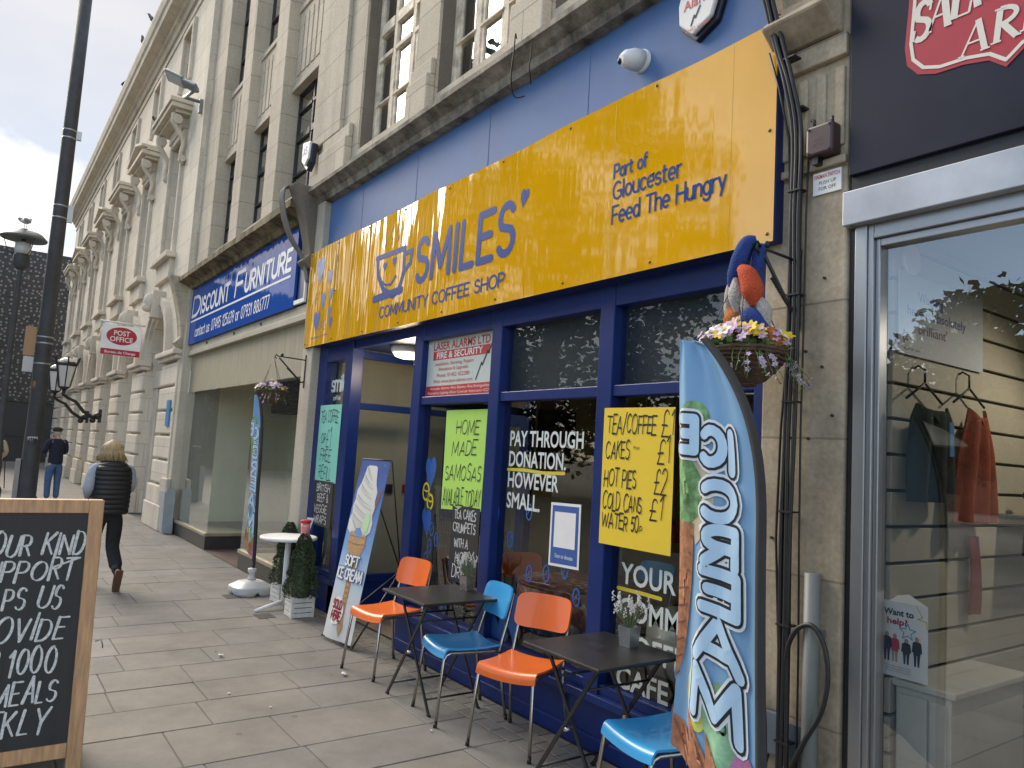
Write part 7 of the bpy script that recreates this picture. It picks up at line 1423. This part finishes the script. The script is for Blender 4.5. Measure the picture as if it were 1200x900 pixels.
PR = M('post_red', (.40,.012,.03), rough=.4); q = MB(); flat(q, [(-.60+.31*math.cos(i*.2618), 3.86+.20*math.sin(i*.2618)) for i in range(24)], FP, .002); flat(q, [(-.995,3.425),(-.205,3.425),(-.205,3.56),(-.995,3.56)], FP, .002); q.build('red_print', PR, t)
q = MB(); typeset(q, 'POST', (V((sx,-.60,3.875)),V((0,1,0)),V((0,0,1)),V((1,0,0))), .105, .32, bold=.012, align=.5, off=.004); typeset(q, 'OFFICE', (V((sx,-.60,3.735)),V((0,1,0)),V((0,0,1)),V((1,0,0))), .105, .46, bold=.012, align=.5, off=.004); typeset(q, 'Bureau de Change', (V((sx,-.60,3.465)),V((0,1,0)),V((0,0,1)),V((1,0,0))), .055, .62, bold=.01, align=.5, off=.004); q.build('white_lettering', WHITE, t)
q = MB(); a = P(197, 484, y=-.2); t = thing('blue_notice', 'small blue notice on the stone pier beside the post office door', 'notice', (a.x,-.2,a.z)); B(a.x-.13, a.x+.13, -.215, -.188, a.z-.24, a.z+.24).build('sheet', M('notice_blue', (.06,.22,.42), rough=.5), t)
t = thing('grey_cabinet', 'low grey metal cabinet against the foot of the post office pier', 'cabinet', (-14.9,-.4,0)); a = P(187, 624, z=0); B(a.x-.30, a.x+.22, a.y, a.y+.16, 0, .78).build('case', M('cabinet_grey', (.30,.32,.33), rough=.5, var=.15), t, bevel=.01); B(a.x-.27, a.x+.19, a.y-.012, a.y-.001, .05, .73).build('door', M('cabinet_grey_2', (.33,.35,.36), rough=.5, var=.15), t, bevel=.004)
# ------------------------------------------------------------------ inside the cafe
def dining_table(label, x, y, r, cloth):
    t = thing('cafe_table', label, 'table', (x, y, 0), 0, 'tables inside the cafe'); MB().lathe([(.0,.72),(r-.01,.72),(r,.725),(r,.74),(r-.01,.745),(0,.745)], (x,y,0), 36).build('tabletop', cloth, t); MB().lathe([(r,.725),(r+.01,.6),(r+.015,.45),(r+.01,.45),(r,.6)], (x,y,0), 36).build('cloth_edge', cloth, t); MB().tube([(x,y,.02),(x,y,.72)], .035, 10).build('pedestal', BLACK, t); return t
PAT = bpy.data.materials.new('patterned_cloth'); PAT.use_nodes = True; tt = PAT.node_tree; b_ = tt.nodes['Principled BSDF']; v_ = tt.nodes.new('ShaderNodeTexVoronoi'); v_.inputs['Scale'].default_value = 26; g = tt.nodes.new('ShaderNodeNewGeometry'); tt.links.new(g.outputs['Position'], v_.inputs['Vector']); r = tt.nodes.new('ShaderNodeValToRGB'); r.color_ramp.interpolation = 'CONSTANT'; e = r.color_ramp.elements; e[0].color = (.18,.03,.025,1); e[1].position = .8; e[1].color = (.4,.32,.2,1); k = e.new(.35); k.color = (.10,.05,.03,1); k = e.new(.6); k.color = (.28,.12,.06,1); tt.links.new(v_.outputs['Color'], r.inputs[0]); tt.links.new(r.outputs[0], b_.inputs['Base Color'])
dining_table('cafe table with a red patterned cloth inside the middle window', -4.55, .95, .55, PAT); dining_table('pale topped cafe table inside the window behind the tall flag', -3.1, .85, .5, M('pale_top', (.36,.35,.31), rough=.3))
G2 = 'chairs inside the cafe'
for lb, mt, (x, y), a in (('orange chair indoors at the left of the patterned tablecloth', ORANGE, (-5.35,1.0), 75), ('blue chair indoors behind the patterned tablecloth', SKYBLUE, (-4.75,1.75), 5), ('green chair indoors at the right of the patterned tablecloth', M('olive_seat', (.14,.19,.05), rough=.4), (-3.75,1.0), -75), ('dark red chair indoors behind the pale table', M('dark_red_seat', (.22,.03,.02), rough=.4), (-3.0,1.6), 0), ('orange chair indoors in the window by the far black table', ORANGE, (-5.2,.55), 180)):
    make_chair(lb, mt, (x,y,0), R(a), G2)
t = thing('pendant_lamp', 'red dome pendant lamp hanging inside the window behind the yellow poster', 'lamp', (-3.9,.95,1.2)); MB().lathe([(.30,1.16),(.28,1.24),(.20,1.34),(.08,1.41),(.03,1.45)], (-3.98,.95,0), 32).build('shade', M('red_shade', (.36,.045,.02), rough=.25, coat=.5), t, solid=.006); MB().tube([(-3.98,.95,1.44),(-3.98,.95,2.89)], .005, 6).build('cord', BLACK, t)
def wall_picture(label, x, y, z, w_, h_, mat, axis='x'):
    t = thing('wall_picture', label, 'picture', (x, y, z), 0, None)
    if axis == 'x': B(x, x+.025, y, y+w_, z, z+h_).build('canvas', mat, t)
    else: B(x, x+w_, y-.025, y, z, z+h_).build('canvas', mat, t)
    return t
a_, b_2 = P(631, 479, x=-5.875), P(671, 543, x=-5.875)
wp = wall_picture('dark picture of a bare-chested figure on the ochre cafe wall', -5.878, a_.y, b_2.z, b_2.y-a_.y, a_.z-b_2.z, M('dark_print', (.018,.014,.011), rough=.5)); q = MB(); q.add([(-5.85,(a_.y+b_2.y)/2+a*.42*(b_2.y-a_.y)/.95,b_2.z+.03+b*.85*(a_.z-b_2.z)/1.05) for a, b in ((-.4,0),(.4,0),(.42,.35),(.62,.5),(.52,.8),(.18,.86),(.14,1.05),(-.14,1.05),(-.18,.86),(-.52,.8),(-.62,.5),(-.42,.35))], [tuple(range(12))]); q.build('figure', M('sepia', (.075,.045,.028), rough=.5), wp)
wall_picture('small orange and green picture on the ochre cafe wall', -5.878, 1.42, 1.95, .35, .4, M('orange_print', (.30,.10,.02), rough=.5, var=.6, vs=6)); wall_picture('pale poster on the back wall of the cafe', -4.2, 6.18, 1.3, .8, 1.1, M('pale_print', (.35,.33,.27), rough=.6, var=.3, vs=7), 'y'); wall_picture('framed notice on the cafe back wall near the party wall', -2.9, 6.18, 1.5, .5, .7, M('pale_print2', (.4,.38,.34), rough=.6, var=.3, vs=9), 'y')
t = thing('serving_counter', 'long brown serving counter at the back of the cafe', 'counter', (-4, 4.6, 0)); B(-5.6, -2.4, 4.4, 5.0, 0, 1.05).build('front', M('counter_front', (.10,.065,.04), rough=.5, var=.2), t); B(-5.65, -2.35, 4.36, 5.04, 1.05, 1.09).build('worktop', M('counter_top', (.3,.27,.22), rough=.3), t)
q = MB(); t = thing('display_board', 'cream display board standing inside the window behind the far black table', 'board', (-5.65,.4,.3)); B(-5.66, -5.15, .42, .45, .35, 1.02).build('panel', M('cream_board', (.36,.33,.26), rough=.7), t); MB().tube([(-5.4,.47,0),(-5.4,.47,.9)], .015, 8).build('leg', WOOD, t)
t = thing('window_shrub', 'bushy dark potted shrub inside the window below the chalk notice', 'plant', (-5.15,.38,0)); MB().lathe([(.10,0),(.13,.25),(.12,.25)], (-5.28,.30,0), 20).build('pot', M('clay_pot', (.22,.09,.05), rough=.8), t); q = MB(); r_ = random.Random(4)
for k in range(900):
    a, b = r_.uniform(0,6.28), r_.uniform(-1,1); c = V((math.cos(a)*math.sqrt(1-b*b)*.16, math.sin(a)*math.sqrt(1-b*b)*.13, b*.27+.55))*1.; p = V((-5.28,.30,0))+V((c.x*r_.uniform(.6,1), c.y*r_.uniform(.6,1), c.z)); d = V((r_.uniform(-1,1),r_.uniform(-1,1),r_.uniform(-.3,1))).normalized()*.035; e_ = d.orthogonal().normalized()*.012; q.add([p, p+d*.5+e_, p+d, p+d*.5-e_], [(0,1,2,3)])
q.build('foliage', M('dark_leaf', (.02,.035,.012), rough=.5, var=.4), t)
t = thing('wire_rack', 'black wire mesh rack in the cafe doorway behind the ice cream banner', 'rack', (-6.6,.9,0)); q = MB()
for i in range(24): x = -7.2 + i*.05; q.tube([(x,1.10,.25),(x,1.10,1.0)], .004, 5)
for z in (.25,.4,.55,.7,.85,1.0): q.tube([(-7.25,1.10,z),(-6.0,1.10,z)], .006 if z in (.25,1.0) else .004, 5)
for x in (-7.25,-6.0): q.tube([(x,1.10,0),(x,1.10,1.02)], .01, 6); q.tube([(x,.75,0),(x,.75,.5)], .01, 6); q.tube([(x,.75,.5),(x,1.1,.5)], .008, 6)
q.build('mesh_panel', BLACK, t)
B(-7.2, -6.05, 1.13, 1.2, .2, .95).build('backing', M('brown_box', (.12,.07,.04), rough=.8, var=.3), t)
r_ = random.Random(12); BK = [M('book_cream', (.5,.42,.3)), M('book_purple', (.10,.04,.16)), M('book_brown', (.2,.10,.05)), M('book_red', (.35,.04,.03)), M('book_pale', (.5,.5,.46))]
t = thing('book_box', 'low box of second-hand books and leaflets on the floor of the cafe doorway', 'box', (-6.1,.45,0)); q = MB(); q.box(-6.35,-5.97,.30,.75,0,.02); q.box(-6.35,-5.97,.29,.30,0,.2); q.box(-6.35,-5.97,.75,.76,0,.2); q.box(-6.36,-6.35,.29,.76,0,.2); q.box(-5.97,-5.96,.29,.76,0,.2); q.build('tray', M('blue_tray', (.03,.05,.2), rough=.5), t)
for i in range(12): x = -6.33+i*.029; h = r_.uniform(.22,.34); q = MB(); q.bar((x,.5,.02),(x+r_.uniform(-.01,.05),.5,h), .34, .02, up=(1,0,0)); o = q.build('book', BK[i % 5], t)
# ------------------------------------------------------------------ charity shop window display
def garment(label, y, x, ztop, prof, mat, tagm=None):
    t = thing('hanging_garment', label, 'garment', (x, y, ztop), 0, 'clothes hung on the charity shop slatwall'); q = MB()
    q.tube([(x-.06,y,ztop+.16),(x-.03,y,ztop+.18),(x-.0,y,ztop+.16),(x,y,ztop+.10)], .005, 6); q.tube([(x,y-.16,ztop+.02),(x,y,ztop+.10),(x,y+.16,ztop+.02)], .006, 6); q.build('hanger', BLACK, t)
    def f(u, v):
        i = min(len(prof)-2, int(v*(len(prof)-1))); tt_ = v*(len(prof)-1)-i; hw = prof[i][0]+(prof[i+1][0]-prof[i][0])*tt_; z = prof[i][1]+(prof[i+1][1]-prof[i][1])*tt_; s = u*2-1
        dip = .09*(1-abs(s))**1.2*max(0, 1-v*9)
        return (x + .03 + .018*math.sin(s*9+v*2)*min(1, v*2) + .035*(1-s*s), y + s*hw, ztop - z - dip*(1 if v < .12 else 0))
    q = MB(); q.surf(f, 28, 40); q.build('cloth', mat, t, solid=.012)
    if tagm: q = MB(); q.box(x+.085, x+.09, y+.04, y+.075, ztop-.22, ztop-.07); q.build('price_tag', tagm, t)
    return t
garment('black-green sleeveless top on a hanger inside the charity shop window', .27, -1.63, 2.03, [(.135,0),(.165,.06),(.175,.2),(.185,.33),(.19,.42)], M('black_green_cloth', (.012,.016,.009), rough=.9, var=.7, vs=18), M('tag_blue', (.06,.2,.4)))
garment('rust red dress on a hanger inside the charity shop window', .70, -1.63, 2.05, [(.08,0),(.105,.1),(.14,.22),(.175,.38),(.205,.53)], M('rust_cloth', (.24,.045,.018), rough=.9, var=.25, vs=12))
t = thing('hanging_scarf', 'narrow dark red scarf hanging low on the charity shop slatwall', 'scarf', (-1.64,.78,1.1)); q = MB(); q.surf(lambda u, v: (-1.64+.01*math.sin(u*6+v*3), .72+.10*u, 1.45-.36*v), 6, 14); q.build('cloth', M('dark_red_cloth', (.16,.025,.02), rough=.9), t, solid=.012)
t = thing('display_plinth', 'white painted display cabinet inside the charity shop window under the leaflet', 'cabinet', (-1.5,.4,0)); PWH = M('cream_paint', (.50,.49,.43), rough=.5, var=.1); q = MB(); q.box(-1.66, -1.44, .10, .78, 0, .845); q.build('case', PWH, t, bevel=.004); q = MB(); q.box(-1.67, -1.42, .085, .80, .847, .875); q.build('top', PWH, t, bevel=.006); q = MB(); q.box(-1.65, -1.53, .088, .099, .05, .82); q.box(-1.52, -1.455, .088, .099, .05, .82); q.build('door', PWH, t, bevel=.003)
t = thing('want_to_help_leaflet', 'white folded card with a row of printed people on the charity shop cabinet', 'leaflet', (-1.64,.1,.88)); LY = .075
q = MB(); q.prism([(-1.755,.885),(-1.52,.885),(-1.52,1.19),(-1.755,1.19)], fr_front(0, LY, 0), .003); q.add([(-1.755,LY,1.19),(-1.52,LY,1.19),(-1.64,LY+.09,1.215)], [(0,1,2)]); q.add([(-1.52,LY+.003,.885),(-1.60,LY+.09,.885),(-1.60,LY+.09,1.19),(-1.52,LY+.003,1.19)], [(0,1,2,3)]); q.build('card', M('card_white', (.72,.72,.70), rough=.5), t)
q = MB(); typeset(q, 'Want to', fr_front(-1.70,LY,1.135), .024, .125, bold=.03); q.build('black_lettering', INK, t); q = MB(); typeset(q, 'help?', fr_front(-1.685,LY,1.098), .024, .085, bold=.03)
def shield_small(q, x, z, s): flat(q, [(x-s,z+s),(x+s,z+s),(x+s*.95,z-.2*s),(x+s*.5,z-.8*s),(x,z-s),(x-s*.5,z-.8*s),(x-s*.95,z-.2*s)], fr_front(0,LY,0), .0015)
shield_small(q, -1.735, .925, .014); q.build('red_lettering', M('maroon', (.30,.01,.05)), t)
q = MB(); LC = fr_front(0, LY, 0)
for k, z in enumerate((.925,.915,.905)): typeset(q, ('If you want to find out about','volunteering with us, call in','store or scan for more info'), (V((-1.69,LY,z)),V((1,0,0)),V((0,0,1)),V((0,-1,0))), .0055, .10) if False else typeset(q, ('If you want to find out about','volunteering with us, call in','the store or ask for more info')[k], fr_front(-1.69,LY,z), .006, .105)
q.build('small_print', M('grey_ink', (.15,.15,.15)), t)
ppl = MB(), MB(), MB(), MB()
for x, s, top, bot in ((-1.735,1.0,2,2),(-1.685,1.02,2,2),(-1.652,.98,1,1),(-1.605,.88,2,2),(-1.562,1.02,2,2)):
    z0 = .945; H2 = .115*s; flat(ppl[0], [(x+.0085*math.cos(i*.7), z0+H2*.92+.0105*math.sin(i*.7)) for i in range(9)], LC, .0015)
    flat(ppl[top], [(x-.017,z0+H2*.80),(x-.008,z0+H2*.85),(x+.008,z0+H2*.85),(x+.017,z0+H2*.80),(x+.021,z0+H2*.48),(x+.014,z0+H2*.46),(x+.015,z0+H2*.38),(x-.015,z0+H2*.38),(x-.014,z0+H2*.46),(x-.021,z0+H2*.48)], LC, .0015)
    lg = ppl[0] if bot == 1 or x < -1.72 else ppl[2]; flat(lg, [(x-.013,z0+H2*.379),(x-.001,z0+H2*.379),(x-.003,z0),(x-.010,z0)], LC, .0015); flat(lg, [(x+.001,z0+H2*.379),(x+.013,z0+H2*.379),(x+.010,z0),(x+.003,z0)], LC, .0015)
for q, mt, nm in zip(ppl[:3], (M('print_skin', (.42,.25,.18)), M('print_red', (.45,.02,.05)), INK), ('printed_faces','printed_red_dress','printed_suits')): q.build(nm, mt, t)
q = MB(); star = lambda cx_, cz, r0, n=5, a0=.3: [(cx_+(r0 if i % 2 == 0 else r0*.45)*math.cos(a0+i*math.pi/n), cz+(r0 if i % 2 == 0 else r0*.45)*math.sin(a0+i*math.pi/n)) for i in range(2*n+1)]
ribbon(q, star(-1.60,1.075,.034), .004, plane_map(LC, .001)); q.build('blue_star', M('print_blue', (.10,.35,.55)), t); q = MB(); ribbon(q, [(-1.565,1.185),(-1.54,1.145),(-1.56,1.135),(-1.525,1.13),(-1.522,1.10)], .004, plane_map(LC, .001)); q.build('yellow_star', M('print_yellow', (.6,.5,.06)), t); q = MB(); ribbon(q, [(-1.75,1.17),(-1.725,1.15),(-1.752,1.14)], .004, plane_map(LC, .001)); q.build('green_star', M('print_green', (.05,.2,.1)), t)
t = thing('volunteer_poster', 'large pale poster about working here inside the top of the charity shop window', 'poster', (-1.66,.1,2.2)); B(-1.665, -1.66, .10, .92, 2.25, 2.62).build('sheet', M('pale_blue_sheet', (.45,.48,.5), rough=.5), t)
FQ = lambda y, z: (V((-1.66,y,z)), V((0,1,0)), V((0,0,1)), V((1,0,0)))
q = MB(); typeset(q, "'Working", FQ(.26,2.50), .045, .24); typeset(q, 'here is absolutely', FQ(.17,2.43), .045, .56); q.build('blue_lettering', M('ink_blue', (.06,.09,.3)), t); q = MB(); typeset(q, "brilliant'", FQ(.27,2.355), .045, .27); typeset(q, 'volunteer now', FQ(.14,2.27), .016, .14); q.build('purple_lettering', M('ink_purple', (.25,.06,.2)), t)
q = MB(); ribbon(q, [(.15+.03*math.cos(i*.63)*(1 if i % 2 else .45), 2.33+.03*math.sin(i*.63)*(1 if i % 2 else .45)) for i in range(11)], .005, plane_map((V((-1.66,0,0)),V((0,1,0)),V((0,0,1)),V((1,0,0))), .001)); q.build('star_outline', INK, t)
t = thing('ceiling_spotlight', 'small lit spotlight under the charity shop ceiling', 'spotlight', (-.75, 1.3, 2.6)); q = MB(); q.tube([(-.75,1.3,2.78),(-.75,1.3,2.68)], .012, 6); q.cyl((-.75,1.3,2.69), (-.83,1.28,2.60), .045, .05); q.build('housing', WHITE, t); q = MB(); q.cyl((-.831,1.28,2.599), (-.835,1.279,2.595), .038, n=14); q.build('lens', M('lit_lens', (1,.9,.7), emit=6), t)
ld = bpy.data.lights.new('spotlight_lamp', 'SPOT'); ld.energy = 13; ld.spot_size = R(120); ld.spot_blend = .8; ld.color = (1,.9,.74); ld.shadow_soft_size = .05; lo_ = bpy.data.objects.new('spotlight_lamp', ld); col.objects.link(lo_); lo_.parent = t; lo_.location = (-.09,-.02,-.02); lo_.rotation_euler = V((.6,.35,1)).to_track_quat('Z','Y').to_euler()
t = thing('round_clock', 'half seen pale round disc on the charity shop wall above the poster', 'disc', (-1.66,.16,2.66)); q = MB(); q.cyl((-1.67,.20,2.68), (-1.65,.20,2.68), .07, n=24); q.build('disc', M('pale_disc', (.62,.60,.52), rough=.5), t)
t = thing('shoe_shelf', 'glass shelf with a pair of dark high heels on the charity shop slatwall', 'shelf', (-1.6,1.25,1.55)); B(-1.67, -1.40, 1.12, 1.60, 1.545, 1.557).build('shelf', M('shelf_glass', (.3,.34,.3), rough=.1), t)
t = thing('high_heels', 'pair of dark high heeled shoes on the charity shop shelf', 'shoes', (-1.55,1.25,1.56))
for k in (0, 1):
    o = V((-1.58+.10*k, 1.22+.09*k, 1.557)); q = MB(); q.tube([o+V((0,.0,.10)), o+V((0,.06,.085)), o+V((0,.12,.045)), o+V((0,.19,.018)), o+V((0,.22,.014))], [.022,.03,.03,.03,.012], 8); q.tube([o+V((0,.0,.09)), o+V((0,-.005,0))], [.014,.005], 6); q.build('shoe', M('dark_leather', (.05,.035,.025), rough=.4), t)
t = thing('clothes_rail', 'low rail of grey and teal clothes inside the charity shop', 'clothes rail', (-1.0,1.3,0)); q = MB(); q.tube([(-1.3,1.35,1.25),(-.2,1.35,1.25)], .014, 8)
for x in (-1.3,-.2): q.tube([(x,1.35,0),(x,1.35,1.25)], .014, 8); q.tube([(x,1.15,.02),(x,1.55,.02)], .012, 8)
q.build('rail', STEEL, t)
for k in range(9):
    x = -1.26+k*.11; q = MB(); q.surf(lambda u, v: (x+.02*math.sin(u*8+v*3), 1.35+(u-.5)*(.36+.1*v), 1.2-(.75+.1*(k % 3))*v), 8, 10); q.build('garment', (M('grey_wool', (.25,.26,.27), rough=.9), M('teal_cotton', (.15,.32,.30), rough=.9), M('tan_cotton', (.3,.2,.12), rough=.9))[k % 3], t, solid=.03)
# ------------------------------------------------------------------ the square across the street, mirrored in the glass
def tree(label, x, y, h, cr, cz, n, seed, leaf, trunk_r, name='street_tree'):
    t = thing(name, label, 'tree', (x, y, 0), 0, 'trees on the square'); r_ = random.Random(seed); b = MB(); base = V((x,y,0)); top = V((x+.2,y,h*.62))
    b.tube([base, base+V((.05,0,h*.18)), base+V((.1,.05,h*.36)), top], [trunk_r*1.3,trunk_r,trunk_r*.8,trunk_r*.4], 10); tips = []
    for k in range(16):
        a = k*2.4; z0 = h*r_.uniform(.24,.55); p0 = base+V((.08,0,z0)); rr = cr*r_.uniform(.5,.9); p2 = base+V((math.cos(a)*rr, math.sin(a)*rr, min(h*.93, z0+h*r_.uniform(.15,.4)))); p1 = (p0+p2)/2+V((0,0,h*.06)); b.tube([p0,p1,p2], [trunk_r*.4,trunk_r*.22,trunk_r*.08], 6); tips += [p1, p2]
    b.build('trunk', BARK, t); q = MB(); cl_ = []
    for k in range(n):
        a, u = r_.uniform(0,6.28), r_.uniform(-1,1); s = math.sqrt(1-u*u); rad = r_.uniform(.55,1.)**.6; c = base+V((math.cos(a)*s*cr*rad, math.sin(a)*s*cr*rad, cz+u*(h-cz)*rad*.98)); cl_.append((c, cr*r_.uniform(.12,.24)))
    for c, rc in cl_:
        for j in range(60):
            p = c + V((r_.gauss(0,1), r_.gauss(0,1), r_.gauss(0,.7)))*rc*.55; d = V((r_.uniform(-1,1), r_.uniform(-1,1), r_.uniform(-.7,.5))).normalized()*leaf*r_.uniform(.6,1.3); e_ = d.orthogonal().normalized()*leaf*.3; q.add([p, p+d*.5+e_, p+d, p+d*.5-e_], [(0,1,2,3)])
    q.build('crown', LEAF, t); return t
tree('very tall broad tree on the square, mirrored in the yellow sign', -27, -18, 21.5, 7.6, 11, 330, 3, .42, .42); tree('small round street tree on the square, mirrored in the charity shop window', -7.6, -18, 6.9, 2.7, 4.2, 130, 5, .26, .13); tree('medium street tree on the square to the right of the small one', -2.6, -19.5, 7.6, 3.0, 4.6, 130, 6, .26, .15); tree('far spreading tree at the back of the square', -15.5, -33, 8.5, 4.2, 5.2, 130, 8, .4, .25); tree('broad tree far along the square', -46, -21, 11, 5.5, 6.5, 160, 9, .45, .3)
t = thing('square_building', 'long low brick building on the far side of the square', 'building', (-10,-46,0)); m = MB(); wall(m, -45, 25, 0, 7.2, 0, [(-43+3.4*i,-41.4+3.4*i,z,z+1.7) for i in range(20) for z in (1.0,4.2)], .2); m.v = [V((v.x,-46-v.y,v.z)) for v in m.v]; m.build('wall', stone('tan_brick', (.28,.19,.13), dirt=.3, bw=.23, bh=.075, jdepth=.1), t); B(-45, 25, -58, -46.25, 0, 7.1).build('core', DKIN, t); B(-46, 26, -58.5, -45.6, 7.2, 7.6).build('roof', M('slate_roof', (.10,.10,.11), rough=.7), t)
for i, x in enumerate((-12.5,-9.6,-6.7)):
    t = thing('stone_bollard', ('grey stone bollard on the square, farthest from the shops corner','middle grey stone bollard on the square','grey stone bollard on the square, nearest the right')[i], 'bollard', (x,-11.5,0), 0, 'bollards along the square'); MB().lathe([(.12,0),(.12,.8),(.10,.88),(0,.9)], (x,-11.5,0), 18).build('post', M('granite', (.22,.21,.20), rough=.7, var=.2, vs=30), t)
t = thing('cafe_parasol', 'pale cream parasol open on the square', 'parasol', (-9.2,-16,0)); MB().lathe([(1.05,2.55),(1.0,2.62),(.5,2.95),(.02,3.15)], (-9.2,-16,0), 8, False).build('canopy', M('cream_canvas', (.55,.50,.38), rough=.8), t, solid=.01); MB().tube([(-9.2,-16,0),(-9.2,-16,3.15)], .03, 8).build('pole', WOOD, t); MB().lathe([(.3,0),(.3,.06),(.05,.1)], (-9.2,-16,0), 16).build('base', STEEL, t)
